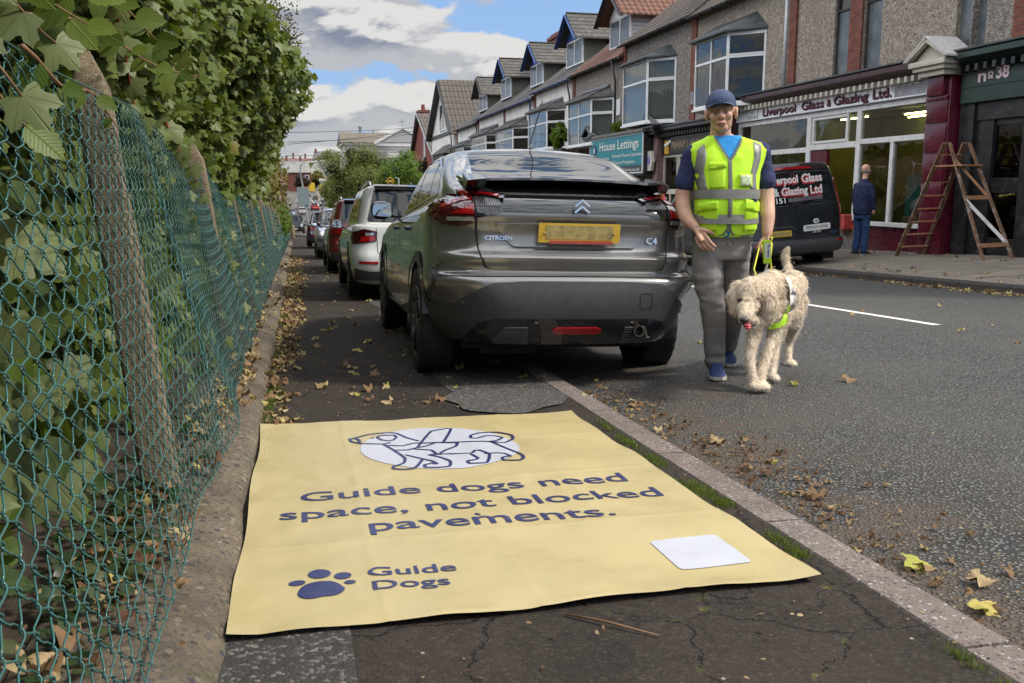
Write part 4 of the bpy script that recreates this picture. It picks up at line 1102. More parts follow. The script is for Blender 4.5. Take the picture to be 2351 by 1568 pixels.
def inside(q, P_):
    c = False; n = len(P_); j = n-1
    for i in range(n):
        a, b = P_[i], P_[j]
        if (a.y > q.y) != (b.y > q.y) and q.x < (b.x-a.x)*(q.y-a.y)/(b.y-a.y+1e-12)+a.x: c = not c
        j = i
    return c
def rounded(pts, r_=.03, n=4):
    out = []; N = len(pts)
    for i in range(N):
        p = Vector(pts[i]); a = Vector(pts[i-1])-p; b = Vector(pts[(i+1) % N])-p
        q = min(r_, a.length*.45, b.length*.45); A = p+a.normalized()*q; B = p+b.normalized()*q
        for k_ in range(n+1):
            s = k_/n; out.append(tuple(A*(1-s)**2+p*2*s*(1-s)+B*s*s))
    return out
def wheel(parent, x, y, z, r_, wdt, rimr, side, rim=MRIM, detail=1, world=False, steer=0.0):
    """side -1 = left. tyre with blocks, five twin spokes"""
    w_ = thing_part('wheel', parent)
    m = MB(); n = 120 if detail > 1 else 40
    prof = [(-.5, rimr*.99), (-.505, rimr+.02), (-.53, (r_+rimr)/2), (-.505, r_*.955), (-.46, r_*.985), (-.36, r_*.997), (-.24, r_*1.0), (-.12, r_), (0, r_), (.12, r_), (.24, r_), (.36, r_*.997), (.46, r_*.985), (.505, r_*.955), (.53, (r_+rimr)/2), (.505, rimr+.02), (.5, rimr*.99)]
    rings = []
    for h, rad in prof:
        ring = []
        for j in range(n):
            a = 2*math.pi*j/n; rr = rad
            if detail > 1 and rad > r_*.95:
                if (j*.5+abs(h)*9) % 2.0 < .62: rr -= .007
                if abs(abs(h)-.12) < .01: rr -= .004
            ring.append((x+h*wdt, y+rr*math.cos(a), z+rr*math.sin(a)))
        rings.append(ring)
    m.rings(rings, True, False, False)
    part('tyre', m, MTYRE, w_, smooth=detail < 2, auto=40 if detail > 1 else None)
    # rim: barrel, lip, spokes, hub
    m = MB(); so = side
    xo = x+so*wdt*.5
    m.lathe([(xo-so*.012, rimr), (xo+so*.004, rimr*.985), (xo, rimr*.93), (xo-so*.05, rimr*.90), (xo-so*.10, rimr*.88), (xo-so*.11, .02)] if so > 0 else
            [(xo-so*.012, rimr), (xo+so*.004, rimr*.985), (xo, rimr*.93), (xo-so*.05, rimr*.90), (xo-so*.10, rimr*.88), (xo-so*.11, .02)], 40, 'x', (0, y, z))
    for q in range(5):
        for dd in (-.16, .16):
            a = 2*math.pi*q/5+.3; a2 = a+dd*1.35; a1 = a+dd*.6
            p1 = Vector((xo-so*.018, y+.055*math.cos(a1), z+.055*math.sin(a1))); p2 = Vector((xo-so*.012, y+rimr*.94*math.cos(a2), z+rimr*.94*math.sin(a2)))
            m.beam(p1, p2, .018, .034, (1, 0, 0))
    m.lathe([(xo-so*.05, .055), (xo-so*.008, .05), (xo-so*.006, .001)], 20, 'x', (0, y, z))
    part('rim', m, rim, w_, auto=40)
    return w_
def thing_part(name, parent):
    """a part whose own pieces are its children: an empty inside the thing"""
    o = bpy.data.objects.new(name, None); o.empty_display_size = .1; link(o, parent); return o
def mirror(parent, x, y, z, side, paint):
    m = MB(); s = side
    m.rings([[(x+s*(.02+.19*u)+0, y+.05*math.cos(a)*q+.02, z+.075*math.sin(a)*q+.01) for a in [2*math.pi*i/16 for i in range(16)]] for u, q in ((0, .3), (.12, .75), (.4, 1.0), (.75, 1.0), (.95, .75), (1.02, .35))])
    m.beam((x-s*.06, y+.03, z-.045), (x+s*.05, y+.02, z-.03), .05, .03)
    o = part('door_mirror', m, paint, parent, smooth=True)
    g = MB(); pr = rounded([(x+s*.035, z-.045), (x+s*.205, z-.035), (x+s*.195, z+.065), (x+s*.04, z+.06)], .03)
    g.add([(a, y-.036, b) for a, b in pr], [tuple(range(len(pr)))]); part('mirror_glass', g, MMIRROR, o)
    return o
MMIRROR = M('mirror_glass', (.5, .52, .52), .02, 1.0, var=0)
PGREY = carpaint('grey_paint', (.25, .243, .232), .6, .25)
def tilt_car(name, label, x, yrear, z, roll=0.0, pitch=None, yaw=0.0, group='parked cars', cat='car'):
    return thing(name, label, cat, (x, yrear, z), rot=(-math.atan(SLOPE) if pitch is None else pitch, roll, yaw), group=group)
def grey_car():
    t = tilt_car('grey_hatchback', 'grey coupe-backed crossover parked half on the pavement, its rear towards us', 1.605, 5.16, gz(1.605, 5.16)-.0, R(1.6), yaw=R(-.6)); t.scale = (.965, 1, 1.025)
    bk = dict(rr=(.40, .42), rf=(.45, .45), br=.045, bf=.16)
    hood = lambda a: [(0, a), (2.9, a-.10), (3.4, a-.13), (4.1, a-.30)]
    b2 = dict(bk, rr=(.50, .60), tr=.05, br=.06)
    loops = [dict(w=.70, yr=.26, yf=4.10, z=.245, **b2), dict(w=.82, yr=.13, yf=4.22, z=.272, **b2), dict(w=.880, yr=.045, yf=4.30, z=.36, **b2),
             dict(w=.900, yr=.0, yf=4.34, z=.50, **dict(b2, tr=.02)), dict(w=.90, yr=.0, yf=4.35, z=.62, **bk), dict(w=.90, yr=.02, yf=4.35, z=.665, **bk),
             dict(w=.893, yr=.075, yf=4.33, z=.70, **bk), dict(w=.885, yr=.050, yf=4.32, z=.775, **bk), dict(w=.885, yr=.105, yf=4.31, z=[(0, .825), (3.4, .80), (4.2, .78)], **bk), dict(w=.885, yr=.120, yf=4.28, z=[(0, .93), (3.4, .85), (4.2, .76)], **bk),
             dict(w=.875, yr=.085, yf=4.22, z=[(0, 1.03), (1, 1.00), (2.9, .95), (3.5, .90), (4.2, .78)], **bk),
             dict(w=.845, yr=.15, yf=4.12, z=[(0, 1.11), (1, 1.06), (2.9, .99), (3.5, .94), (4.2, .82)], **bk),
             dict(w=.80, yr=.22, yf=4.0, z=[(0, 1.14), (1, 1.085), (2.9, 1.01), (3.5, .96), (4.1, .86)], **bk),
             dict(w=.765, yr=.27, yf=3.28, z=[(0, 1.15), (1, 1.10), (3.0, 1.02), (3.4, 1.0)], rr=(.22, .3), rf=(.4, .35), br=.05, bf=.12, sharp=1),
             dict(w=.74, yr=.42, yf=3.08, z=[(0, 1.225), (1, 1.19), (3.0, 1.11)], rr=(.16, .3), rf=(.35, .3), br=.04, bf=.12),
             dict(w=.70, yr=.74, yf=2.80, z=[(0, 1.315), (1, 1.31), (3.0, 1.25)], rr=(.15, .3), rf=(.3, .3), br=.05, bf=.12),
             dict(w=.64, yr=.98, yf=2.50, z=[(0, 1.385), (1.5, 1.41), (3.0, 1.38)], rr=(.14, .3), rf=(.3, .3), br=.06, bf=.10, cz=.02),
             dict(w=.585, yr=1.18, yf=2.34, z=[(0, 1.42), (1.6, 1.455), (3.0, 1.43)], rr=(.12, .2), rf=(.25, .25), br=.06, bf=.08, cz=.025),
             dict(w=.48, yr=1.24, yf=2.26, z=[(0, 1.445), (1.6, 1.478), (3, 1.455)], rr=(.1, .15), rf=(.2, .2), br=.06, bf=.06, cz=.02),
             dict(w=.20, yr=1.45, yf=2.05, z=1.500, rr=(.06, .1), rf=(.1, .1), br=.03, bf=.03)]
    full = body_mesh(loops, 4); W_ = Wrap(full)
    AR = [(-1.0, -.60, .86, .335, .385), (.60, 1.0, .86, .335, .385), (-1.0, -.60, 3.53, .335, .385), (.60, 1.0, 3.53, .335, .385)]
    b = cut_arches(full, AR); part('body', b, PGREY, t, auto=38)
    def pp(name, pts, side, mat, lift=.004, step=.03, r_=.0, parent=None, label=None, smooth=True):
        if r_: pts = rounded(pts, r_)
        return part(name, W_.poly(pts, side, lift, step), mat, parent or t, label=label, auto=35)
    m = MB(); m.box(-.66, .66, .32, 4.0, .22, .32)
    m.box(-.55, -.2, .3, .6, .19, .3); part('underbody', m, MUNDER, t)
    # ---- tail
    pp('upper_rear_window', rounded([(-.57, .50), (.57, .50), (.50, 1.17), (-.50, 1.17)], .05), 'top', MCARGLASS, .004, .05)
    pp('lower_rear_window', [(-.56, 1.222), (.56, 1.222), (.46, 1.148), (-.46, 1.148)], 'rear', MCARGLASS, .004, r_=.02)
    # spoiler: a blade on two swept ends
    def sp_prof(x):
        q = abs(x)/.72; dz = -.020*q*q; dy = .06*q*q
        return [(.265+dy, 1.232+dz), (.275+dy, 1.246+dz), (.40+dy, 1.264+dz), (.58, 1.280+dz), (.60, 1.270+dz), (.42+dy, 1.244+dz), (.30+dy, 1.226+dz)]
    m = MB(); m.rings([[(x, y, z) for y, z in sp_prof(x)] for x in [-.672+.056*i for i in range(25)]])
    for s in (-1, 1):
        m.rings([[(s*x, y, z) for y, z in [(.09+dy, 1.245-dz), (.40, 1.265), (.38, 1.20-dz), (.15+dy, 1.20-dz)]] for x, dy, dz in ((.56, .06, .02), (.62, .09, .025), (.665, .13, .03))])
    part('spoiler', m, MGLOSSBLK, t, auto=35)
    pp('gloss_band', [(-.62, 1.0), (-.62, 1.11), (-.50, 1.132), (.50, 1.132), (.62, 1.11), (.62, 1.0), (.55, 1.012), (.47, 1.035), (-.47, 1.035), (-.55, 1.012)], 'rear', MGLOSSBLK, .006, r_=.01)
    for s in (-1, 1):
        side = 'rear'
        q = lambda pts: [(s*a, b_) for a, b_ in pts]
        L = pp('tail_light', q([(.625, .978), (.70, .955), (.80, .965), (.862, 1.0), (.868, 1.05), (.815, 1.10), (.74, 1.135), (.63, 1.125)]), side, MREDD, .014, .02, .015)
        pp('light_strip', q([(.633, 1.095), (.70, 1.085), (.80, 1.048), (.80, 1.062), (.70, 1.103), (.633, 1.113)]), side, MREDL, .019, .02, parent=L)
        pp('light_strip', q([(.633, 1.022), (.76, 1.022), (.635, 1.062)]), side, MREDL, .019, .02, parent=L)
        pp('reversing_lens', q([(.633, .988), (.775, .985), (.775, 1.003), (.633, 1.005)]), side, MCLEAR, .019, .02, parent=L)
        U = pp('upper_light', q([(.43, 1.122), (.45, 1.098), (.60, 1.122), (.70, 1.132), (.70, 1.152), (.60, 1.150)]), side, MGLOSSBLK, .022, .02)
        pp('light_strip', q([(.47, 1.114), (.49, 1.107), (.685, 1.133), (.685, 1.147)]), side, MREDL, .027, .02, parent=U)
        if s > 0: pp('amber_strip', q([(.60, 1.126), (.655, 1.132), (.655, 1.146), (.60, 1.142)]), side, MAMB, .029, .02, parent=U)
        m = MB()
        for i in range(14):
            x0 = .475+i*.0105; m.add(W_.poly(q([(x0, 1.065+.002*i*0), (x0+.005, 1.065), (x0+.005, 1.100+.0013*i), (x0, 1.100+.0013*i)]), side, .011, .02).v, W_.poly(q([(x0, 1.065), (x0+.005, 1.065), (x0+.005, 1.100+.0013*i), (x0, 1.100+.0013*i)]), side, .011, .02).f)
        part('vent_fins', m, MCHROMED, t)
    # tailgate gap, crease shelf
    m = MB()
    for l in ([(-.625, 1.13), (-.622, .98), (-.605, .80), (-.57, .725), (-.50, .70), (0, .696), (.50, .70), (.57, .725), (.605, .80), (.622, .98), (.625, 1.13)],):
        g = W_.stroke(l, 'rear', .009, .015); m.add(g.v, g.f)
    g = W_.stroke([(-.90, .655), (-.80, .665), (0, .672), (.80, .665), (.90, .655)], 'rear', .005, .002); m.add(g.v, g.f)
    part('tailgate_gap', m, MGAP, t)
    pp('plate_recess', rounded([(-.52, .975), (.52, .975), (.40, .835), (-.40, .835)], .03), 'rear', PGREY, .013, .03)
    m = MB(); m.obb((.015, .062, .922), (.262, 0, 0), (0, .004, 0), (0, -.006, .056)); P_ = part('number_plate', m, MPLATEY, t)
    m = MB(); m.obb((.015, .057, .925), (.215, 0, 0), (0, .002, 0), (0, -.005, .040)); part('plate_smudge', m, MPLATEB, P_)
    m = MB(); m.obb((.025, .0605, .868), (.20, 0, 0), (0, .004, 0), (0, -.001, .009)); part('plate_footer', m, M('plate_footer_red', (.42, .08, .06), .4), P_)
    m = MB()
    for x in (-.21, .235): m.lathe([(.054, .009), (.050, .006), (.048, .001)], 10, 'y', (x, 0, .918))
    part('plate_screw', m, M('plate_screw', (.35, .22, .08), .5), P_)
    part('window_trim', W_.stroke([(-.47, 1.140), (.47, 1.140)], 'rear', .006, .012), MCHROMED, t)
    # double chevron badge
    m = MB()
    for dz in (0, .037):
        for s in (-1, 1): m.beam((.03, .075, 1.088+dz*1.0-.012), (.03+s*.047, .072, 1.052+dz-.012), .012, .019, (0, 1, 0))
    part('chevron_badge', m, MCHROME, t, auto=40)
    part('maker_lettering', W_.text('CITROËN', (-.565, .872), .036, 'rear', .165, .0012, .020), MCHROME, t)
    part('model_lettering', W_.text('C4', (.475, .862), .058, 'rear', .075, .0012, .016), MCHROME, t)
    # bumper
    pp('bumper_cladding', rounded([(-.875, .33), (-.885, .49), (-.74, .50), (-.66, .575), (-.54, .632), (-.3, .64), (.3, .64), (.54, .632), (.66, .575), (.74, .50), (.885, .49), (.875, .33), (.72, .285), (-.72, .285)], .03), 'rear', MCLAD, .018, .03)
    D_ = pp('diffuser', rounded([(-.60, .405), (-.50, .432), (.50, .432), (.60, .405), (.67, .288), (-.67, .288)], .02), 'rear', MGLOSSBLK, .026, .03)
    MFIN = M('grille_fins', (.09, .09, .092), .4, var=.1)
    for s in (-1, 1):
        m = MB()
        for i in range(8):
            z0 = .296+i*.0125; a = .52-.010*i if i > 2 else .50+.005*i; b_ = .30+.002*i+.0*s
            g = W_.poly([(s*a, z0), (s*b_, z0), (s*b_, z0+.006), (s*(a-.006), z0+.006)], 'rear', .034, .05); m.add(g.v, g.f)
        part('diffuser_grille', m, MFIN, D_)
    F_ = pp('fog_lamp', rounded([(-.165, .372), (-.13, .352), (.13, .352), (.165, .372), (.13, .388), (-.13, .388)], .012), 'rear', MREDL, .036, .02)
    m = MB(); m.lathe([(.06, .034), (.02, .036), (-.012, .034), (-.012, .028), (.05, .026), (.06, .001)], 24, 'y', (.40, 0, .355)); part('exhaust', m, M('exhaust_steel', (.16, .13, .10), .35, .9), t, auto=40)
    g = W_.stroke(rounded([(.40, .49), (.48, .49), (.48, .575), (.40, .575)], .015), 'rear', .004, .020, True); part('tow_cover_gap', g, MGAP, t)
    for x, z in ((-.70, .52), (.73, .51), (-.26, .415), (.36, .415)):
        m = MB(); c, n = W_.ray(x, z, 'rear'); m.lathe([(-.026, .011), (-.029, .014), (-.012, .016), (0, .016)], 14, 'y', tuple(c)); part('parking_sensor', m, MCLAD, t)
    for s in (-1, 1):
        g = W_.stroke([(s*.80, .74), (s*.835, .72), (s*.86, .62), (s*.87, .53), (s*.845, .50)], 'rear', .010, .004); part('side_crease', g, MCHROMED, t)
        g = W_.poly(rounded([(s*.845, .71), (s*.862, .70), (s*.880, .56), (s*.865, .53)], .01), 'rear', .006, .02); part('side_vent', g, MCLAD, t)
    # ---- sides
    for sd_ in ('left', 'right'):
        s = -1 if sd_ == 'left' else 1
        Gw = []
        pp('quarter_window', rounded([(.93, 1.165), (1.28, 1.15), (1.34, 1.345), (1.22, 1.335)], .02), sd_, MCARGLASS, .004)
        pp('side_window', rounded([(1.31, 1.15), (2.02, 1.105), (2.02, 1.41), (1.62, 1.415), (1.38, 1.375)], .02), sd_, MCARGLASS, .004)
        pp('side_window', rounded([(2.07, 1.10), (2.98, 1.055), (2.60, 1.31), (2.38, 1.385), (2.07, 1.41)], .02), sd_, MCARGLASS, .004)
        m = MB()
        for l in ([(.88, 1.155), (1.30, 1.135), (2.05, 1.09), (3.02, 1.04), (2.62, 1.33), (2.38, 1.405), (2.0, 1.432), (1.55, 1.43), (1.20, 1.36), (.88, 1.155)],):
            g = W_.stroke(l, sd_, .018, .007); m.add(g.v, g.f)
        part('window_trim', m, MGLOSSBLK, t)
        m = MB()
        for l in ([(1.30, 1.14), (1.27, .9), (1.24, .74)], [(2.05, 1.09), (2.07, .6), (2.07, .32)], [(3.0, 1.04), (3.12, .7), (3.05, .35)], [(1.24, .74), (1.33, .50), (1.38, .33)]):
            g = W_.stroke(l, sd_, .007, .002); m.add(g.v, g.f)
        part('door_gap', m, MGAP, t)
        for y in (1.55, 2.45):
            c, n = W_.ray(y, .93, sd_); m = MB(); m.box(c.x-.016 if s > 0 else c.x-.028, c.x+.028 if s > 0 else c.x+.016, y-.09, y+.09, .915, .945, .012); part('door_handle', m, MGLOSSBLK, t)
        for cy_ in (.86, 3.53):
            m = W_.stroke([(cy_+.418*math.cos(a), .335+.418*math.sin(a)) for a in [R(-8)+R(176)*i/20 for i in range(21)] if .335+.418*math.sin(a) > .22], sd_, .066, .011)
            m.rings([[(s*(.90-d_*.1), cy_+rr*math.cos(a), .335+rr*math.sin(a)) for d_, rr in ((0, .386), (2.6, .384))] for a in [R(-8)+R(176)*i/24 for i in range(25)]], False, False, False)
            part('arch_cladding', m, MCLAD, t, smooth=True)
        pp('sill_cladding', [(1.27, .235), (3.12, .235), (3.12, .33), (1.9, .35), (1.33, .42)], sd_, MCLAD, .010, .05)
        mirror(t, s*.86, 2.72, 1.06, s, MGLOSSBLK)
    # front
    pp('windscreen', rounded([(-.62, 3.16), (.62, 3.16), (.52, 2.42), (-.52, 2.42)], .05), 'top', MCARGLASS, .004, .06)
    # aerial
    m = MB(); m.rings([[(x*.028*q, 1.30+y*.07*q-.03*(1-q), 1.475+z) for x, y in [(math.cos(a), math.sin(a)) for a in [2*math.pi*i/14 for i in range(14)]]] for z, q in ((0, 1.0), (.012, .8), (.03, .45), (.05, .22))])
    m.tube([(0, 1.31, 1.52), (.015, 1.20, 1.66), (.03, 1.08, 1.80)], [.006, .004, .003], 6)
    part('aerial', m, MGLOSSBLK, t, smooth=True)
    for s in (-1, 1):
        for y in (.86, 3.53): wheel(t, s*.79, y, .335, .345, .215, .232, s, MRIM, 2 if y < 1 else 2)
    return t
MCHROMED = M('satin_trim', (.22, .22, .22), .3, .8)
grey_car()
def car(name, label, x, y, paint, L=4.4, Wd=1.82, H=1.6, facing='away', kind='suv', wheel_r=.34, z=None, sc=1.0, roll=0.0, group='parked cars', lampmat=None, rails=False, roof=None, detail=1, glass=MCARGLASS, yaw=0.0, cat='car', plate='y', red=False):
    """rear at local y=0; facing 'toward' turns the car round so that its nose is at y"""
    zz = gz(x, y) if z is None else z
    hw = Wd/2
    sl = (zg(y+L)-zg(y))/L
    if facing == 'away': t = thing(name, label, cat, (x, y, zz), rot=(math.atan(sl), roll, yaw), group=group)
    else: t = thing(name, label, cat, (x, y+L*sc, zz+sl*L*sc), rot=(-math.atan(sl), roll, math.pi+yaw), group=group)
    if sc != 1: t.scale = (sc, sc, sc)
    belt = H*.62; h2 = belt-.04
    hatch = kind in ('suv', 'hatch', 'mpv')
    gl_r = {'suv': .26, 'hatch': .35, 'mpv': .22, 'box': .10, 'saloon': .95}[kind]; rf_r = {'suv': .55, 'hatch': .85, 'mpv': .45, 'box': .2, 'saloon': 1.45}[kind]
    cowl = L*(.70 if kind != 'mpv' else .76); rff = L*(.56 if kind != 'mpv' else .58)
    if kind == 'box': cowl = L*.70; rff = L*.62
    bk = dict(rr=(.30, .25), rf=(.42, .42), br=.05, bf=.13); hd = H*.54
    boot = belt if kind != 'saloon' else belt-.02
    loops = [dict(w=hw*.80, yr=.18, yf=L-.25, z=.20, **bk), dict(w=hw*.93, yr=.06, yf=L-.10, z=.26, **bk), dict(w=hw*.98, yr=0, yf=L-.02, z=.42, **bk), dict(w=hw*.995, yr=.0, yf=L, z=.58, **bk), dict(w=hw, yr=.05, yf=L-.01, z=.70, **bk),
             dict(w=hw*.99, yr=.08, yf=L-.05, z=[(0, .86), (cowl, .84), (L, .72)], **bk), dict(w=hw*.95, yr=.10, yf=L-.12, z=[(0, boot), (1, belt), (cowl, belt-.03), (L-.5, hd), (L, hd-.12)], **bk),
             dict(w=hw*.90, yr=.13, yf=L-.22, z=[(0, boot+.03), (1, belt+.03), (cowl, belt), (L-.5, hd+.04), (L, hd-.06)], **bk),
             dict(w=hw*.875, yr=gl_r, yf=cowl+.18, z=[(0, belt+.05), (cowl, belt+.02)], rr=(.2, .25), rf=(.35, .3), br=.05, bf=.12, sharp=1),
             dict(w=hw*.83, yr=gl_r+(rf_r-gl_r)*.35, yf=cowl+.18-(cowl+.18-rff)*.35, z=belt+(H-belt)*.38, rr=(.18, .25), rf=(.3, .3), br=.05, bf=.12),
             dict(w=hw*.76, yr=gl_r+(rf_r-gl_r)*.82, yf=rff+.12, z=belt+(H-belt)*.82, rr=(.16, .25), rf=(.28, .3), br=.05, bf=.1),
             dict(w=hw*.68, yr=rf_r-.02, yf=rff, z=H-.035, rr=(.14, .2), rf=(.25, .25), br=.05, bf=.08),
             dict(w=hw*.50, yr=rf_r+.08, yf=rff-.1, z=H-.008, rr=(.1, .15), rf=(.2, .2), br=.04, bf=.06),
             dict(w=hw*.2, yr=rf_r+.4, yf=rff-.4, z=H, rr=(.06, .1), rf=(.1, .1), br=.02, bf=.02)]
    full = body_mesh(loops, 3 if detail else 2); W_ = Wrap(full)
    ya = .82 if kind != 'mpv' else .8; yb = L-.88; wr = wheel_r; ar = wr+.045
    AR = [(-1.2, -hw+.28, ya, wr, ar), (hw-.28, 1.2, ya, wr, ar), (-1.2, -hw+.28, yb, wr, ar), (hw-.28, 1.2, yb, wr, ar)]
    part('body', cut_arches(full, AR) if detail else full, paint, t, auto=38)
    def pp(nm, pts, side, mat, lift=.005, step=.05, parent=None): return part(nm, W_.poly(pts, side, lift, step), mat, parent or t, auto=35)
    q = lambda s, pts: [(s*a, b_) for a, b_ in pts]
    zt = H-.08
    # glass
    rear_g = rounded([(-hw*.74, belt+.07), (hw*.74, belt+.07), (hw*.62, zt), (-hw*.62, zt)], .05)
    pp('rear_window', rear_g, 'rear', glass)
    pp('windscreen', rounded([(-hw*.76, belt+.05), (hw*.76, belt+.05), (hw*.64, zt+.01), (-hw*.64, zt+.01)], .05), 'front', glass)
    for sd_ in (('left', 'right') if detail else ('left', 'right')):
        s = -1 if sd_ == 'left' else 1
        y0 = gl_r+.18; y1 = rf_r+.25; mid1 = L*.36; mid2 = L*.52
        pp('side_window', rounded([(y0+.1, belt+.08), (mid1-.02, belt+.07), (mid1-.02, zt-.01), (y1, zt-.02)], .03), sd_, glass)
        pp('side_window', rounded([(mid1+.03, belt+.07), (mid2, belt+.06), (mid2, zt), (mid1+.03, zt)], .03), sd_, glass)
        pp('side_window', rounded([(mid2+.05, belt+.06), (cowl-.02, belt+.05), (rff+.14, zt-.03), (rff-.1, zt), (mid2+.05, zt)], .03), sd_, glass)
        if detail:
            m = MB()
            for l in ([(mid1, belt+.05), (mid1-.05, .8), (mid1-.12, .33)], [(mid2+.02, belt+.05), (mid2+.04, .33)], [(cowl, belt), (cowl+.08, .7), (cowl-.05, .33)]):
                g = W_.stroke(l, sd_, .008, .002); m.add(g.v, g.f)
            part('door_gap', m, MGAP, t)
            for yy in (mid1+.12, mid2+.18):
                c, n = W_.ray(yy, belt-.10, sd_); m = MB(); m.box(c.x-.02, c.x+.02, yy-.09, yy+.09, belt-.115, belt-.085, .01); part('door_handle', m, paint if detail > 0 else paint, t)
            for cy_ in (ya, yb): part('arch_cladding', W_.stroke([(cy_+(ar+.025)*math.cos(a), wr+(ar+.025)*math.sin(a)) for a in [R(-8)+R(196)*i/20 for i in range(21)]], sd_, .05, .008), MCLAD if kind == 'suv' else paint, t, smooth=True)
            mirror(t, s*hw*.95, cowl-.28, belt+.02, s, MGLOSSBLK if kind == 'suv' else paint)
    # rear
    for s in (-1, 1):
        if kind == 'suv' and not red:
            Lm = pp('tail_light', rounded(q(s, [(hw*.62, belt-.20), (hw*.97, belt-.24), (hw*.985, belt-.08), (hw*.80, belt-.03), (hw*.60, belt-.06)]), .02), 'rear', MREDD, .012, .03)
            pp('light_strip', q(s, [(hw*.64, belt-.185), (hw*.86, belt-.21), (hw*.84, belt-.14), (hw*.64, belt-.12)]), 'rear', MREDL, .018, .03, Lm)
            pp('reversing_lens', q(s, [(hw*.66, belt-.115), (hw*.78, belt-.125), (hw*.78, belt-.085), (hw*.66, belt-.08)]), 'rear', MCLEAR, .018, .03, Lm)
        elif red:
            Lm = pp('tail_light', rounded(q(s, [(hw*.55, belt-.20), (hw*.97, belt-.20), (hw*.985, belt-.02), (hw*.60, belt-.05)]), .02), 'rear', MREDD, .012, .03)
            for dz in (-.16, -.115, -.07): pp('light_strip', q(s, [(hw*.58, belt+dz), (hw*.93, belt+dz), (hw*.93, belt+dz+.018), (hw*.58, belt+dz+.018)]), 'rear', MREDL, .018, .03, Lm)
        else:
            pp('tail_light', rounded(q(s, [(hw*.74, belt-.26), (hw*.97, belt-.26), (hw*.97, belt-.02), (hw*.78, belt)]), .02), 'rear', MREDL, .012, .03)
        H_ = pp('headlight', rounded(q(s, [(hw*.50, hd-.26), (hw*.92, hd-.22), (hw*.94, hd-.10), (hw*.62, hd-.08)] if kind != 'mpv' else [(hw*.42, hd-.28), (hw*.80, hd-.28), (hw*.98, hd-.18), (hw*.93, hd-.02), (hw*.60, hd-.05)]), .04), 'front', MCLEAR, .014, .03)
        if detail:
            c, n = W_.ray(s*hw*.72, hd-.16, 'front'); m = MB(); m.lathe([(.03, .055), (.026, .045), (.012, .02), (.015, .001)], 20, 'y', tuple(c)); part('lamp_bowl', m, MCHROME, H_, auto=30)
        pp('rear_reflector', q(s, [(hw*.60, .50), (hw*.88, .50), (hw*.88, .535), (hw*.60, .535)]), 'rear', MREDL, .010, .04)
    pp('bumper_cladding', rounded([(-hw*.93, .27), (-hw*.95, .44), (-hw*.75, .40), (hw*.75, .40), (hw*.95, .44), (hw*.93, .27)], .03), 'rear', MCLAD if kind == 'suv' else paint, .008, .05)
    pp('grille', rounded([(-hw*.45, hd-.24), (hw*.45, hd-.24), (hw*.40, hd-.12), (-hw*.40, hd-.12)] if kind != 'mpv' else [(-hw*.40, .44), (hw*.40, .44), (hw*.36, .53), (-hw*.36, .53)], .02), 'front', MGLOSSBLK, .010, .04)
    for dz in (0, .045): pp('lower_grille', rounded([(-hw*.70, .30+dz*1.6), (hw*.70, .30+dz*1.6), (hw*.68, .335+dz*1.6), (-hw*.68, .335+dz*1.6)], .01), 'front', MGLOSSBLK, .010, .05)
    if kind == 'mpv': pp('bumper_strip', rounded([(-hw*.97, .555), (hw*.97, .555), (hw*.97, .60), (-hw*.97, .60)], .015), 'front', MCLAD, .014, .05)
    c, n = W_.ray(0, .68, 'rear'); m = MB(); m.box(-.26, .26, c.y-.012, c.y, .64 if kind != 'saloon' else .62, .75, .003); part('number_plate', m, MPLATEY, t)
    c, n = W_.ray(0, .45, 'front'); m = MB(); m.box(-.26, .26, c.y, c.y+.012, .40, .51, .003); part('number_plate', m, MPLATEW, t)
    g = W_.stroke([(-hw*.62, belt-.02), (-hw*.60, .66), (-hw*.52, .60), (hw*.52, .60), (hw*.60, .66), (hw*.62, belt-.02)], 'rear', .008, .003); part('tailgate_gap', g, MGAP, t)
    m = MB(); m.box(-hw*.74, hw*.74, .3, L-.3, .18, .32); part('underbody', m, MUNDER, t)
    if kind in ('suv', 'mpv'):
        m = MB(); m.rings([[(x_, y_, z_) for y_, z_ in ((rf_r-.10, H-.035), (rf_r+.06, H-.005), (rf_r+.06, H-.03), (rf_r-.09, H-.06))] for x_ in [-hw*.62+hw*1.24*i/8 for i in range(9)]]); part('spoiler', m, MGLOSSBLK if kind == 'suv' else paint, t, auto=40)
    if rails:
        for s in (-1, 1):
            m = MB(); m.tube([(s*hw*.66, rf_r+.15, H-.03), (s*hw*.66, rf_r+.24, H+.03), (s*hw*.66, (rf_r+rff)/2, H+.045), (s*hw*.66, rff-.1, H+.02), (s*hw*.66, rff, H-.03)], .018, 8); part('roof_rail', m, MRAIL, t, smooth=True)
    if kind != 'box' and detail:
        m = MB(); m.rings([[(x_*.02*q_, rf_r+.25+y_*.05*q_+.02*(1-q_), H-.02+z_) for x_, y_ in [(math.cos(a), math.sin(a)) for a in [2*math.pi*i/10 for i in range(10)]]] for z_, q_ in ((0, 1), (.03, .7), (.06, .25))]); part('aerial', m, MGLOSSBLK, t, smooth=True)
    for s in (-1, 1):
        for yy in (ya, yb): wheel(t, s*(hw-.11), yy, wr, wr, .215, wr*.66, s, MRIMS if kind in ('mpv', 'hatch') else MRIM, 1)
    return t
MRAIL = M('roof_rail_metal', (.35, .35, .36), .3, .9, var=.1)
PWHITE = carpaint('white_paint', (.62, .62, .58), .05, .3); PRED = carpaint('dark_red_paint', (.115, .012, .010), .3, .3)
PSILV = carpaint('silver_paint', (.33, .37, .45), .5, .3); PBLK = carpaint('black_paint', (.014, .015, .017), .3, .2); PNAVY = carpaint('navy_paint', (.018, .026, .05), .3, .25)
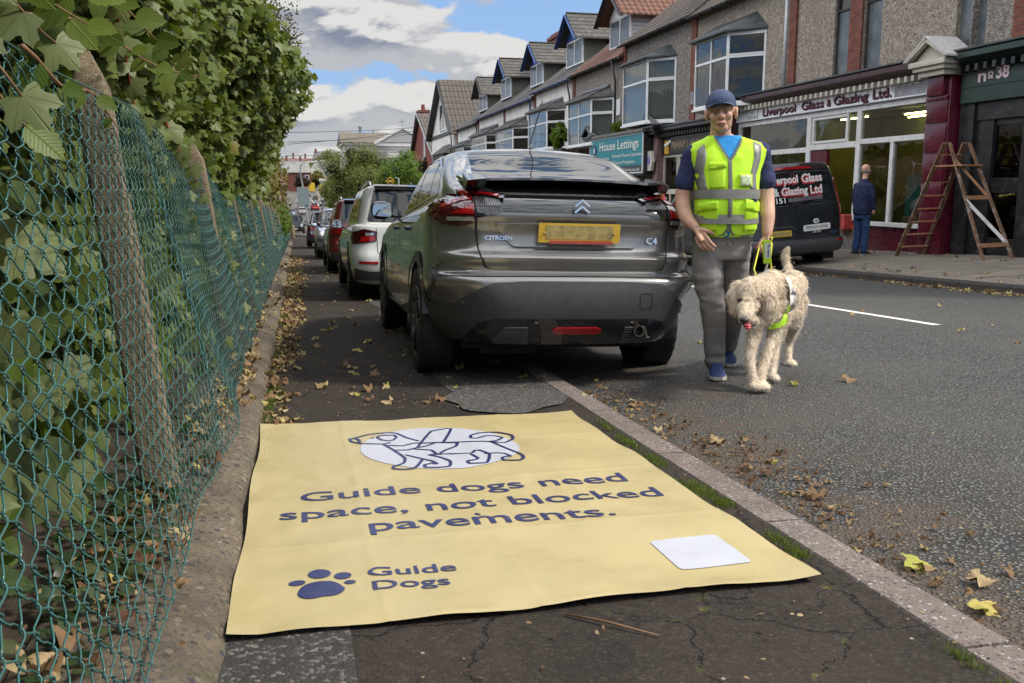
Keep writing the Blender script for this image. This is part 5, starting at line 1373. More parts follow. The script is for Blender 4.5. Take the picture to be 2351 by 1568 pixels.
PBRED = carpaint('bright_red_paint', (.42, .016, .014), .2, .3); PBLUE = carpaint('blue_paint', (.05, .09, .19), .4, .3); PPALE = carpaint('pale_paint', (.45, .46, .47), .3, .3)
car('white_crossover', 'white crossover parked on the pavement just ahead of the grey car', 1.47, 11.50, PWHITE, 4.46, 1.84, 1.63, kind='suv', wheel_r=.35, sc=.90, z=gz(1.3, 11.3), roll=R(1.5), rails=True)
car('red_crossover', 'dark red crossover with black mirror between the white and silver cars', 1.40, 17.95, PRED, 4.4, 1.84, 1.62, kind='suv', wheel_r=.35, sc=.89, z=gz(1.3, 17.55), roll=R(1.5), rails=True, red=True)
car('silver_people_carrier', 'silver people carrier parked facing the camera on the pavement', 1.30, 25.6, PSILV, 4.4, 1.80, 1.62, 'toward', 'mpv', .32, sc=.86, z=gz(1.3, 25.0), roll=-R(1.5), rails=True)
car('dark_crossover', 'dark blue crossover parked beyond the silver car, red lamps showing', 1.20, 37.0, PNAVY, 4.3, 1.82, 1.60, kind='suv', wheel_r=.35, sc=.86, z=gz(1.3, 35.4), roll=R(1.5), rails=True)
car('black_offroader', 'boxy black off-roader facing us at the mouth of the side road', -.10, 97, PBLK, 4.8, 1.98, 1.95, 'toward', 'box', .40, detail=1)
car('blue_hatchback', 'blue car facing us behind the black off-roader', -.9, 176, PBLUE, 4.3, 1.85, 1.55, 'toward', 'hatch', .33, detail=0)
DL = 'cars in the distance down the street'
car('red_crossover', 'bright red car driving away from us with brake lights on', 4.4, 214, PBRED, 4.4, 1.85, 1.65, kind='suv', wheel_r=.35, detail=0, group=DL)
car('black_pickup', 'dark vehicle coming towards us with pale headlamps lit', 7.4, 252, PBLK, 4.8, 1.95, 1.85, 'toward', 'box', .38, detail=0, group=DL)
car('blue_saloon', 'dark blue car driving away beyond the oncoming dark vehicle', 7.0, 330, PNAVY, 4.5, 1.85, 1.55, kind='saloon', detail=0, group=DL)
car('dark_hatchback', 'dark car with pale roof and red lamps, furthest on the hill', 4.9, 362, PBLK, 4.4, 1.85, 1.7, kind='suv', wheel_r=.35, detail=0, group=DL)
car('grey_hatchback', 'grey hatchback parked left of the bright red car', 1.35, 190, PPALE, 4.2, 1.82, 1.5, kind='hatch', detail=0, group=DL)
car('white_van', 'white car parked at the left kerb, second beyond the grey hatchback', 1.6, 226, PWHITE, 4.6, 1.9, 1.8, kind='box', detail=0, group=DL)
car('blue_hatchback', 'blue car parked between the white one and the hill', 2.5, 252, PBLUE, 4.2, 1.8, 1.5, kind='hatch', detail=0, group=DL)
car('pale_hatchback', 'pale car parked furthest along the left kerb', 1.3, 284, PWHITE, 4.2, 1.8, 1.6, kind='hatch', detail=0, group=DL)
# ---- the black van
def van():
    t = thing('black_van', 'glossy black glazing van with white lettering, parked half on the far pavement', 'van', (9.17, 15.45, zg(15.45)+.06), rot=(-math.atan(SLOPE), R(-3.8), 0), group='vehicles at the far kerb')
    bk = dict(rr=(.14, .16), rf=(.4, .5), br=.035, bf=.2); L = 4.97
    hood = lambda a, b: [(0, a), (3.6, a), (4.3, b), (5, b-.2)]
    loops = [dict(w=.85, yr=.22, yf=4.7, z=.24, **bk), dict(w=.95, yr=.06, yf=4.85, z=.30, **bk), dict(w=.985, yr=.0, yf=4.95, z=.42, **bk), dict(w=.985, yr=.0, yf=4.95, z=.53, **bk), dict(w=.985, yr=.055, yf=4.95, z=.56, **bk),
             dict(w=.99, yr=.065, yf=4.93, z=.80, **bk), dict(w=.985, yr=.075, yf=4.9, z=hood(1.05, .95), **bk), dict(w=.975, yr=.09, yf=4.75, z=hood(1.18, 1.05), **bk),
             dict(w=.955, yr=.12, yf=4.2, z=1.35, **bk), dict(w=.91, yr=.17, yf=3.8, z=1.65, **bk), dict(w=.87, yr=.22, yf=3.5, z=1.85, **bk), dict(w=.81, yr=.27, yf=3.3, z=1.94, **bk), dict(w=.70, yr=.34, yf=3.2, z=1.97, **bk), dict(w=.3, yr=.6, yf=2.9, z=1.985, rr=(.1, .1), rf=(.2, .2), br=0, bf=0)]
    full = body_mesh(loops, 3); W_ = Wrap(full)
    wr = .34; AR = [(-1.2, -.68, .98, wr, .40), (.68, 1.2, .98, wr, .40), (-1.2, -.68, 3.95, wr, .40), (.68, 1.2, 3.95, wr, .40)]
    part('body', cut_arches(full, AR), PBLK, t, auto=38)
    pp = lambda nm, pts, side, mat, lift=.004, step=.05, parent=None: part(nm, W_.poly(pts, side, lift, step), mat, parent or t, auto=35)
    for s in (-1, 1):
        q = lambda pts: [(s*a, b_) for a, b_ in pts]
        pp('rear_window', rounded(q([(.03, 1.80), (.80, 1.78), (.84, 1.60), (.84, 1.42), (.70, 1.24), (.58, 1.20), (.03, 1.19)]), .05), 'rear', MCARGLASS, .006)
        g = W_.stroke(rounded(q([(.025, 1.81), (.81, 1.79), (.85, 1.60), (.85, 1.42), (.71, 1.23), (.58, 1.19), (.025, 1.18)]), .05), 'rear', .006, .008, True); part('window_seal', g, MCHROMED, t)
        Lm = pp('tail_light', rounded(q([(.935, .86), (.975, .86), (.97, 1.2), (.935, 1.50), (.88, 1.66), (.875, 1.60), (.915, 1.40), (.94, 1.1)]), .01), 'rear', MREDL, .016, .03)
        pp('clear_strip', q([(.95, 1.0), (.972, 1.0), (.966, 1.14), (.948, 1.14)]), 'rear', MCLEAR, .021, .03, Lm)
        pp('rear_reflector', q([(.80, .46), (.90, .46), (.90, .51), (.80, .51)]), 'rear', MREDL, .010)
    pp('brake_light', rounded([(-.44, 1.855), (.44, 1.855), (.32, 1.90), (-.32, 1.90)], .01), 'rear', MREDL, .012)
    m = MB()
    for l in ([(0, 1.86), (0, .60)], [(-.93, .60), (.93, .60)], [(-.92, 1.84), (.92, 1.84)]):
        g = W_.stroke(l, 'rear', .010, .003); m.add(g.v, g.f)
    part('door_gap', m, MGAP, t)
    pp('bumper_cladding', rounded([(-.97, .30), (-.98, .535), (.98, .535), (.97, .30)], .03), 'rear', MCLAD, .010)
    c, n = W_.ray(.33, .98, 'rear'); m = MB(); m.box(.16, .48, c.y-.035, c.y-.01, .965, 1.0, .01); part('door_handle', m, MGLOSSBLK, t)
    g = W_.stroke([(-.6, .80), (-.12, .80), (-.02, .73)], 'rear', .012, .004); part('door_crease', g, MCHROMED, t)
    c, n = W_.ray(-.26, .68, 'rear'); m = MB(); m.box(-.54, .02-.14, c.y-.014, c.y-.002, .625, .735, .003); P_ = part('number_plate', m, MPLATEY, t)
    m = MB(); m.box(-.50, -.16, c.y-.016, c.y-.013, .65, .71); part('plate_smudge', m, MPLATEB, P_)
    WH = M('white_vinyl', (.72, .72, .70), .4, var=.04); RD = M('red_vinyl', (.45, .02, .02), .4, var=.05)
    for st, x, z, s_, w_, b_ in (('Liverpool', -.52, 1.59, .20, .62, .004), ('Glass', .18, 1.60, .22, .43, .004), ('& Glazing', -.43, 1.375, .20, .71, .004), ('Ltd', .335, 1.385, .22, .25, .004)):
        g = W_.text(st, (x-.018, z-.022), s_, 'rear', w_, .014, .009, .03); part('lettering_shadow', g, RD, t)
        g = W_.text(st, (x, z), s_, 'rear', w_, .006, .012, .03); part('lettering', g, WH, t)
    part('phone_lettering', W_.text('0151', (-.50, 1.235), .14, 'rear', .30, .003, .012, .02), WH, t)
    pp('phone_smudge', [(-.14, 1.25), (.58, 1.28), (.58, 1.355), (-.14, 1.325)], 'rear', M('smudge', (.12, .10, .11), .4, var=.4, vs=9), .010)
    m = MB(); c, n = W_.ray(.40, .86, 'rear'); m.lathe([(-.014, .001), (-.014, .052), (-.006, .054)], 24, 'y', (.40, c.y, .875)); m.v = [(.40+(p[0]-.40)*1.15, p[1], .875+(p[2]-.875)*.85) for p in m.v]; part('house_number_disc', m, WH, t)
    BK = M('black_lettering', (.02, .02, .02), .5, var=0)
    g = text_mb('40', .07, .001, .062); place(g, (.37, c.y-.0155, .853), (1, 0, 0), (0, 0, 1)); part('disc_lettering', g, BK, t)
    pr = [(.13, .71), (.15, .69), (.67, .71), (.69, .73), (.69, .80), (.67, .825), (.15, .805), (.13, .785)]
    m = MB(); m.prism([(a, b_) for a, b_ in pr], c.y-.016, c.y-.004, 'y'); part('street_nameplate', m, WH, t)
    g = text_mb('PENNY LANE', .075, .0006, .44); place(g, (.19, c.y-.0175, .733), (1, 0, .02), (0, 0, 1)); part('nameplate_lettering', g, BK, t)
    g = text_mb('L18 1DG', .05, .001, .17); place(g, (.32, c.y-.012, .655), (1, 0, .02), (0, 0, 1)); part('postcode_lettering', g, WH, t)
    g = text_mb('TRANSIT', .05, .0005, .30, shear=.2); place(g, (-.72, c.y-.010, .845), (1, 0, 0), (0, 0, 1)); part('model_lettering', g, MCHROME, t)
    g = text_mb('CUSTOM', .036, .0005, .27, shear=.2); place(g, (-.69, c.y-.010, .80), (1, 0, 0), (0, 0, 1)); part('model_lettering', g, MCHROME, t)
    m = MB(); m.lathe([(-.014, .001), (-.016, .05), (-.004, .052)], 24, 'y', (.76, c.y, .60)); m.v = [(.76+(p[0]-.76)*1.5, p[1], .65+(p[2]-.60)*.7) for p in m.v]; o = part('oval_badge', m, MCHROME, t)
    m = MB(); m.lathe([(-.017, .001), (-.0175, .042)], 24, 'y', (.76, c.y, .60)); m.v = [(.76+(p[0]-.76)*1.5, p[1], .65+(p[2]-.60)*.7) for p in m.v]; part('badge_field', m, M('badge_blue', (.01, .03, .14), .2, .4), o)
    g = text_mb('Ford', .05, 0, .09, shear=.25); place(g, (.715, c.y-.019, .636), (1, 0, 0), (0, 0, 1)); part('badge_lettering', g, MCHROME, o)
    for sd_ in ('left', 'right'):
        s = -1 if sd_ == 'left' else 1
        pp('side_window', rounded([(3.0, 1.25), (3.75, 1.22), (3.45, 1.72), (3.0, 1.75)], .04), sd_, MCARGLASS)
        pp('bumper_strip', [(.0+.1, .30), (.5, .30), (.5, .52), (.1, .52)], sd_, MCLAD, .008)
        mirror(t, s*.97, 3.35, 1.25, s, MGLOSSBLK)
        m = MB(); m.box(s*.97, s*.72, .42, .52, .12, .36, .01); part('mud_flap', m, MTYRE, t)
    pp('windscreen', rounded([(-.75, 1.2), (.75, 1.2), (.66, 1.8), (-.66, 1.8)], .05), 'front', MCARGLASS)
    m = MB(); m.box(-.80, .80, .3, 4.7, .22, .36); part('underbody', m, MUNDER, t)
    for s in (-1, 1):
        for yy in (.98, 3.95): wheel(t, s*.86, yy, wr, wr, .215, .22, s, MRIM, 1)
van()
# ============================================================ BUILDINGS
def mat_pebbledash(name, c1, c2, c3, scale=46, bump=1.0):
    m, t, b = new_mat(name); c = t.coord()
    cell = t.voro(c, scale, 'F1', 'Color'); dist = t.voro(c, scale, 'F1', 'Distance'); s = t.new('ShaderNodeSeparateColor'); t.l.new(cell, s.inputs[0])
    col = t.mix(s.outputs[0], c1, c2); col = t.mix(t.mapr(s.outputs[1], .72, .8, 0, 1), col, c3)
    col = t.mix(t.mapr(t.noise(c, 7, 6, .75), .42, .62, 0, .75, True), col, tuple(x*.62 for x in c1))
    col = t.mix(t.mapr(t.noise(c, .8, 6, .7), .45, .7, 0, .45, True), col, tuple(x*.7 for x in c1))
    t.l.new(col, b.inputs['Base Color']); setin(b, 'Roughness', .9); setin(b, 'Specular IOR Level', .25)
    t.l.new(t.bump(t.math('SUBTRACT', 1.0, dist), bump, .015), b.inputs['Normal']); return m
def mat_tiles(name, c1, c2, bw, bh, lichen=None, lamt=.5, wave=False, mort=(.02, .02, .02)):
    """roof covering: courses follow the slope (z) and the length (x+y)"""
    m, t, b = new_mat(name); c = t.coord(); sp = t.new('ShaderNodeSeparateXYZ'); t.l.new(c, sp.inputs[0])
    cb = t.new('ShaderNodeCombineXYZ')
    u = t.new('ShaderNodeNewGeometry'); ns = t.new('ShaderNodeSeparateXYZ'); t.l.new(u.outputs['Normal'], ns.inputs[0])
    useY = t.math('GREATER_THAN', t.math('ABSOLUTE', ns.outputs[0]), t.math('ABSOLUTE', ns.outputs[1]))
    a = t.math('ADD', t.math('MULTIPLY', sp.outputs[1], useY), t.math('MULTIPLY', sp.outputs[0], t.math('SUBTRACT', 1.0, useY)))
    t.l.new(a, cb.inputs[0]); t.l.new(sp.outputs[2], cb.inputs[1])
    br = t.new('ShaderNodeTexBrick'); t.l.new(cb.outputs[0], br.inputs['Vector']); setin(br, 'Scale', 1); setin(br, 'Brick Width', bw); setin(br, 'Row Height', bh)
    setin(br, 'Mortar Size', .010); setin(br, 'Mortar Smooth', .1); setin(br, 'Color1', tuple(c1)+(1,)); setin(br, 'Color2', tuple(c2)+(1,)); setin(br, 'Mortar', tuple(mort)+(1,))
    if wave: br.offset = 0
    col = t.mix(t.mapr(t.noise(c, 3, 6, .7), .35, .7, 0, .5), br.outputs['Color'], tuple(x*.55 for x in c1))
    if lichen: col = t.mix(t.mapr(t.noise(c, 5.5, 7, .8), .54, .64, 0, lamt, True), col, lichen)
    t.l.new(col, b.inputs['Base Color']); setin(b, 'Roughness', .75)
    row = t.math('FRACT', t.math('DIVIDE', sp.outputs[2], bh)); h = t.math('SUBTRACT', t.math('MULTIPLY', row, -1.0), t.math('MULTIPLY', br.outputs['Fac'], 1.0))
    if wave: h = t.math('ADD', h, t.math('MULTIPLY', t.math('SINE', t.math('MULTIPLY', a, 2*math.pi/bw)), .9))
    t.l.new(t.bump(h, .9, .03), b.inputs['Normal']); return m
MDASH = mat_pebbledash('pebbledash_grey', (.27, .235, .205), (.46, .42, .38), (.085, .072, .062))
MDASHP = mat_pebbledash('pebbledash_pinkish', (.34, .285, .235), (.52, .46, .40), (.11, .09, .075))
MDASHD = mat_pebbledash('pebbledash_dark', (.23, .205, .185), (.41, .38, .35), (.07, .062, .056))
MREND = M('white_render', (.76, .75, .71), .85, var=.08, vs=3, bump=.9, bs=14, bd=.04, dirt=(.22, .20, .16), dscale=1.4, damt=.45)
MBRICK = mat_brick('red_brick', (.30, .075, .045), (.21, .05, .03), (.13, .10, .085))
MBRICK2 = mat_brick('red_painted_brick', (.27, .060, .045), (.22, .05, .04), (.17, .045, .035), msize=.006)
MSLATE = mat_tiles('slate', (.105, .098, .095), (.065, .060, .060), .42, .17, (.30, .27, .17), .5)
MSLATE2 = mat_tiles('mossy_slate', (.095, .087, .078), (.062, .057, .052), .45, .20, (.28, .26, .17), .6)
MPAN = mat_tiles('brown_pantile', (.115, .085, .065), (.085, .062, .048), .24, .20, (.25, .22, .16), .35, True)
MCLAYT = mat_tiles('red_pantile', (.19, .078, .045), (.14, .058, .036), .24, .20, (.32, .20, .14), .3, True)
MCONC = mat_tiles('brown_concrete_tile', (.100, .083, .068), (.082, .068, .056), .33, .26, (.24, .20, .14), .3, True)
MLEAD = M('lead_sheet', (.05, .057, .058), .5, .2, var=.3, vs=4, dirt=(.2, .2, .2), damt=.4)
MLEADL = M('lead_flashing', (.22, .23, .25), .5, .2, var=.25, vs=6)
MUPVC = M('white_upvc', (.72, .73, .74), .35, var=.04, vs=5, dirt=(.45, .44, .40), dscale=4, damt=.35)
MWWOOD = M('white_painted_wood', (.62, .62, .62), .45, var=.08, vs=8, dirt=(.35, .32, .28), dscale=7, damt=.5, bump=.2, bs=30)
MBLUEP = M('blue_paint_wood', (.022, .06, .20), .5, var=.25, vs=9, dirt=(.10, .14, .22), dscale=5, damt=.5)
MMAR = M('maroon_gloss', (.085, .006, .018), .28, var=.2, vs=4, coat=.4, dirt=(.03, .008, .012), dscale=3, damt=.5)
MMARD = M('dark_maroon', (.045, .012, .014), .4, var=.3, vs=5, coat=.2)
MGREEN = M('dark_green_paint', (.016, .036, .030), .38, var=.2, vs=4, coat=.2)
MBLACKP = M('black_paint_wood', (.014, .014, .016), .35, var=.3, vs=6, coat=.2, dirt=(.08, .075, .07), dscale=6, damt=.4)
MDARKW = M('dark_wood', (.035, .030, .026), .6, var=.4, vs=10)
MGUTB = M('black_gutter', (.022, .022, .024), .4, var=.3, vs=6)
MGUTW = M('white_pipe', (.55, .57, .60), .45, var=.1)
MGLASS = mat_glass('window_glass', (.80, .84, .84), 0, .8)
MGLASSD = M('dark_window', (.012, .014, .016), .03, var=0, spec=1.0, coat=.5)
MFROST = M('reeded_glass', (.10, .115, .125), .22, var=.35, vs=3, bump=.5, bs=25, spec=.7)
MBLIND = M('vertical_blind', (.50, .54, .48), .8, var=.06)
MROOM = M('dark_room', (.035, .035, .035), .9, var=.3)
MCREAM = M('cream_paint', (.50, .47, .40), .5, var=.1, vs=6, dirt=(.25, .22, .17), damt=.5)
MSTONE = M('stone_coping', (.16, .155, .15), .85, var=.3, vs=8, bump=.5, bs=30, dirt=(.07, .075, .05), damt=.5)
FX = 12.1
def win_frame(m, x, y0, y1, z0, z1, fr=.06, d=.07, mull=(), trans=()):
    """frame bars in the plane of the facade (x), facing -x"""
    m.box(x, x+d, y0, y1, z0, z0+fr, .006); m.box(x, x+d, y0, y1, z1-fr, z1, .006)
    m.box(x, x+d, y0, y0+fr, z0+fr, z1-fr, .006); m.box(x, x+d, y1-fr, y1, z0+fr, z1-fr, .006)
    for yy in mull: m.box(x+.004, x+d-.004, yy-fr/2, yy+fr/2, z0+fr, z1-fr, .006)
    for zz, a, b in trans: m.box(x+.006, x+d-.006, a, b, zz-fr/2, zz+fr/2, .006)
    return m
def bay(parent, y0, y1, z0, z1, zr, proj=.62, roofm=MSLATE, blinds=True, cap=MLEADL, splay=.62, fr=.055, split=True, inner=None, capm=True, sillm=None):
    """canted bay: two cheeks and a front, hipped roof"""
    bw = thing_part('bay_window', parent)
    A = Vector((FX, y0, 0)); B = Vector((FX-proj, y0+splay, 0)); C_ = Vector((FX-proj, y1-splay, 0)); D_ = Vector((FX, y1, 0))
    def pl(P, Q):
        d = (Q-P); L = d.length; d.normalize(); n = Vector((d.y, -d.x, 0)); n = n if n.x < 0 else -n
        return d, L, n
    m = MB(); g = MB(); bl = MB()
    for P, Q, k_ in ((A, B, 0), (B, C_, 1), (C_, D_, 0)):
        d, L, n = pl(P, Q); zt = z0+(z1-z0)*.66
        def bar(a, b, za, zb, th=.07, o=0.0):
            c = P+d*(a+b)/2+Vector((0, 0, (za+zb)/2))-n*(th/2-o); m.obb(c, d*(b-a)/2, n*th/2, Vector((0, 0, (zb-za)/2)))
        bar(0, L, z0, z0+fr*1.3); bar(0, L, z1-fr, z1, .07, .002); bar(0, fr, z0, z1, .072, .004); bar(L-fr, L, z0, z1, .072, .004)
        if k_ == 1 and split:
            bar(L/2-fr/2, L/2+fr/2, z0, z1, .06, .001)
        bar(0, L, zt-fr*.6, zt+fr*.6, .066, .003)
        if k_ == 0:
            # opening light with its own sash
            bar(fr+.01, L-fr-.01, zt+fr*.6, zt+fr*1.3, .05, .012); bar(fr+.01, L-fr-.01, z1-fr*1.7, z1-fr, .05, .012)
        c = P+d*L/2+Vector((0, 0, (z0+z1)/2))-n*.035; g.obb(c, d*(L/2-.01), n*.004, Vector((0, 0, (z1-z0)/2-.01)))
        if blinds:
            k2 = max(2, int(L/.11))
            for i in range(k2):
                c = P+d*(L*(i+.5)/k2)+Vector((0, 0, (z0+z1)/2))-n*.16; ang = (d*.8+n*.35).normalized(); bl.obb(c, ang*L/k2*.42, n*.001, Vector((0, 0, (z1-z0)/2-.03)))
    part('frame', m, MUPVC, bw, world=True, auto=30); part('glass', g, MGLASS, bw, world=True)
    if blinds: part('blind', bl, MBLIND, bw, world=True)
    m = MB(); o = .17
    base = [(FX+.05, y0-.12, z1+.02), (FX-proj-o, y0+splay-.08, z1), (FX-proj-o, y1-splay+.08, z1), (FX+.05, y1+.12, z1+.02)]
    top = [(FX+.05, y0+.55, zr), (FX+.05, y1-.55, zr)]
    v = base+[(a, b, c+.05) for a, b, c in base]+top
    m.add(v, [(0, 3, 2, 1), (0, 1, 5, 4), (1, 2, 6, 5), (2, 3, 7, 6), (4, 5, 8), (5, 6, 9, 8), (6, 7, 9), (3, 0, 4, 8, 9, 7)])
    part('bay_roof', m, roofm, bw, world=True)
    m = MB()
    if capm:
        m.tube([(FX-proj-o, y0+splay-.08, z1+.06), (FX, y0+.55, zr+.01)], .045, 6, flat=.4); m.tube([(FX-proj-o, y1-splay+.08, z1+.06), (FX, y1-.55, zr+.01)], .045, 6, flat=.4)
        m.box(FX-.10, FX+.02, y0+.45, y1-.45, zr-.04, zr+.05, .01)
    m.add([], []); 
    if m.v: part('lead_flashing', m, cap, bw, world=True)
    m = MB(); m.prism([(FX, y0-.04), (FX-proj-.05, y0+splay-.05), (FX-proj-.05, y1-splay+.05), (FX, y1+.04)], z0-.06, z0-.002, 'z'); part('sill', m, sillm or MUPVC, bw, world=True)
    return bw
def room(parent, y0, y1, z0, z1, x1=2.5, mat=MROOM):
    m = MB(); m.add([(FX+.03, y0, z0), (FX+x1, y0, z0), (FX+x1, y1, z0), (FX+.03, y1, z0), (FX+.03, y0, z1), (FX+x1, y0, z1), (FX+x1, y1, z1), (FX+.03, y1, z1)], [(0, 3, 2, 1), (4, 5, 6, 7), (0, 1, 5, 4), (1, 2, 6, 5), (2, 3, 7, 6)])
    part('room', m, mat, parent, world=True)
def wall_with_holes(parent, y0, y1, z0, z1, holes, mat, thick=.3, name='wall', e0=None, e1=None):
    """front wall at x = FX with rectangular openings (ya, yb, za, zb)"""
    m = MB(); ys = sorted({y0, y1}|{h[0] for h in holes}|{h[1] for h in holes}); zs = sorted({z0, z1}|{h[2] for h in holes}|{h[3] for h in holes})
    op = lambda a, b: any(h[0] < a < h[1] and h[2] < b < h[3] for h in holes)
    for i in range(len(ys)-1):
        for j in range(len(zs)-1):
            if op((ys[i]+ys[i+1])/2, (zs[j]+zs[j+1])/2): continue
            m.add([(FX, ys[i], zs[j]), (FX, ys[i+1], zs[j]), (FX, ys[i+1], zs[j+1]), (FX, ys[i], zs[j+1])], [(0, 3, 2, 1)])
    for a, b, c, d_ in holes:
        m.add([(FX, a, c), (FX+thick, a, c), (FX+thick, a, d_), (FX, a, d_)], [(0, 1, 2, 3)]); m.add([(FX, b, c), (FX+thick, b, c), (FX+thick, b, d_), (FX, b, d_)], [(3, 2, 1, 0)])
        m.add([(FX, a, d_), (FX+thick, a, d_), (FX+thick, b, d_), (FX, b, d_)], [(0, 1, 2, 3)]); m.add([(FX, a, c), (FX+thick, a, c), (FX+thick, b, c), (FX, b, c)], [(3, 2, 1, 0)])
    # ends, back
    X1 = FX+9
    a0 = z0 if e0 is None else e0; a1 = z0 if e1 is None else e1; m.add([(FX, y0, a0), (X1, y0, a0), (X1, y0, z1), (FX, y0, z1)], [(0, 1, 2, 3)]); m.add([(FX, y1, a1), (X1, y1, a1), (X1, y1, z1), (FX, y1, z1)], [(3, 2, 1, 0)])
    m.add([(X1, y0, z0), (X1, y1, z0), (X1, y1, z1), (X1, y0, z1)], [(0, 1, 2, 3)])
    return part(name, m, mat, parent, world=True)
def pier(parent, y, z0, z1, w_=.34, d=.055, mat=MBRICK):
    m = MB(); m.box(FX-d, FX+.02, y-w_/2, y+w_/2, z0, z1); part('brick_pier', m, mat, parent, world=True)
def roof(parent, y0, y1, ze, mat, rise=3.3, run=4.2, over=.26, gut=MGUTB, th=.06):
    m = MB(); sl = rise/run; xe = FX-over; ze0 = ze-over*sl*.4
    n = max(1, int(rise/.2))
    # stepped courses so that each row of tiles throws its own edge
    prof = [(xe, ze0)]
    for i in range(n):
        s0 = i/n; s1 = (i+1)/n
        prof += [(xe+(run+over)*s0, ze0+(rise+over*sl*.4)*s0+.025), (xe+(run+over)*s1, ze0+(rise+over*sl*.4)*s1+.003)]
    prof += [(FX+run+.01, ze+rise-.1), (xe+.1, ze0-.06)]
    m.rings([[(x, y, z) for x, z in prof] for y in (y0, y1)], True)
    part('roof', m, mat, parent, world=True)
    m = MB(); m.box(FX+run-.09, FX+run+.1, y0, y1, ze+rise-.03, ze+rise+.07, .03); part('ridge_tiles', m, MDARKW, parent, world=True)
    m = MB(); m.add([(FX+run, y0, ze+rise), (FX+9, y0, ze), (FX+9, y1, ze), (FX+run, y1, ze+rise)], [(0, 1, 2, 3)]); m.add([(FX, y0, ze), (FX+9, y0, ze), (FX+run, y0, ze+rise)], [(0, 1, 2)]); m.add([(FX, y1, ze), (FX+9, y1, ze), (FX+run, y1, ze+rise)], [(2, 1, 0)])
    part('rear_roof', m, mat, parent, world=True)
    m = MB(); r_ = .06
    m.rings([[(xe-.05+r_*math.cos(a), y, ze0-.04+r_*math.sin(a)*1.0) for a in [math.pi+math.pi*i/8 for i in range(9)]]+[(xe-.05+r_*.85*math.cos(a), y, ze0-.035+r_*.8*math.sin(a)) for a in [2*math.pi-math.pi*i/8 for i in range(9)]] for y in (y0+.01, y1-.01)], True)
    for i in range(int((y1-y0)/.9)): m.box(xe-.12, xe+.05, y0+.4+i*.9, y0+.43+i*.9, ze0-.11, ze0-.02, .005)
    part('gutter', m, gut, parent, world=True)
def dormer(parent, yc, zb, zt, za, wd=2.45, roofm=MSLATE2, barge=MBLUEP, gable=MBLUEP, cheek=None, x0=12.9, frame=MUPVC, deep=3.6, over=.42, lights=2):
    dm = thing_part('dormer', parent); h = wd/2
    m = MB(); m.box(x0+.06, x0+deep, yc-h, yc-h+.05, zb-.5, zt+.02); m.box(x0+.06, x0+deep, yc+h-.05, yc+h, zb-.5, zt+.02); part('cheek', m, cheek or M('cheek_render', (.13, .125, .10), .9, var=.35, vs=4), dm, world=True)
    m = MB(); win_frame(m, x0, yc-h-.02, yc+h+.02, zb, zt, .075, .08, [yc+(-.0)]); 
    part('frame', m, frame, dm, world=True)
    m = MB(); m.box(x0+.03, x0+.036, yc-h, yc+h, zb+.02, zt-.02); part('glass', m, MFROST if True else MGLASSD, dm, world=True)
    # gable triangle and roof
    ho = h+.34; ya, yb = yc-ho, yc+ho; zE = zt-.10
    m = MB(); m.prism([(yc-h-.1, zt+.002), (yc+h+.1, zt+.002), (yc, za-.22)], x0-.02, x0+.05, 'x'); part('gable', m, gable, dm, world=True)
    m = MB(); th = .05
    for s in (-1, 1):
        a = (yc, za); b = (yc+s*ho, zE)
        k_ = 6; prof = []
        for i in range(k_):
            s0, s1 = i/k_, (i+1)/k_
            prof += [(a[0]+(b[0]-a[0])*s0, a[1]+(b[1]-a[1])*s0+.002), (a[0]+(b[0]-a[0])*s1, a[1]+(b[1]-a[1])*s1+.022)]
        prof += [(b[0], b[1]-th), (a[0], a[1]-th)]
        m.rings([[(x, p, q) for p, q in prof] for x in (x0-over, x0+deep+.8)], True)
    part('roof', m, roofm, dm, world=True)
    m = MB(); m.box(x0-over, x0+deep+.5, yc-.07, yc+.07, za-.01, za+.05, .03); part('ridge_tiles', m, roofm, dm, world=True)
    m = MB()
    for s in (-1, 1): m.beam((x0-over-.012, yc+.0*s, za-.09), (x0-over-.012, yc+s*(ho+.03), zE-.10), .035, .19, (1, 0, 0))
    m.v = [(p[0], p[1], p[2]) for p in m.v]
    part('bargeboard', m, barge, dm, world=True)
    return dm
def tele(parent, pts, mat=MGUTB, r_=.045):
    m = MB(); m.tube(pts, r_, 8); part('downpipe', m, mat, parent, smooth=True, world=True)
GR = 'terrace of shops and houses across the road'
def bldg(name, label, y0, y1): return thing(name, label, 'building', (FX+3, (y0+y1)/2, gz(12, (y0+y1)/2)), group=GR)
def lettering(parent, st, y_left, z, size, width, mat, x, bold=0, depth=.0, slope=0.0, shear=0, nm='lettering', shadow=None, off2=(.02, -.02)):
    """y_left: end of the text nearer the left of the picture (larger y); text runs towards -y"""
    if shadow:
        g = text_mb(st, size, bold, width, shear=shear, depth=.004); place(g, (x+.004, y_left+off2[0], z+off2[1]), (0, -1, slope), (0, 0, 1), (-1, 0, 0)); part(nm+'_shadow', g, shadow, parent, world=True)
    g = text_mb(st, size, bold, width, shear=shear, depth=depth); place(g, (x-.012, y_left, z), (0, -1, slope), (0, 0, 1), (-1, 0, 0))
    return part(nm, g, mat, parent, world=True)
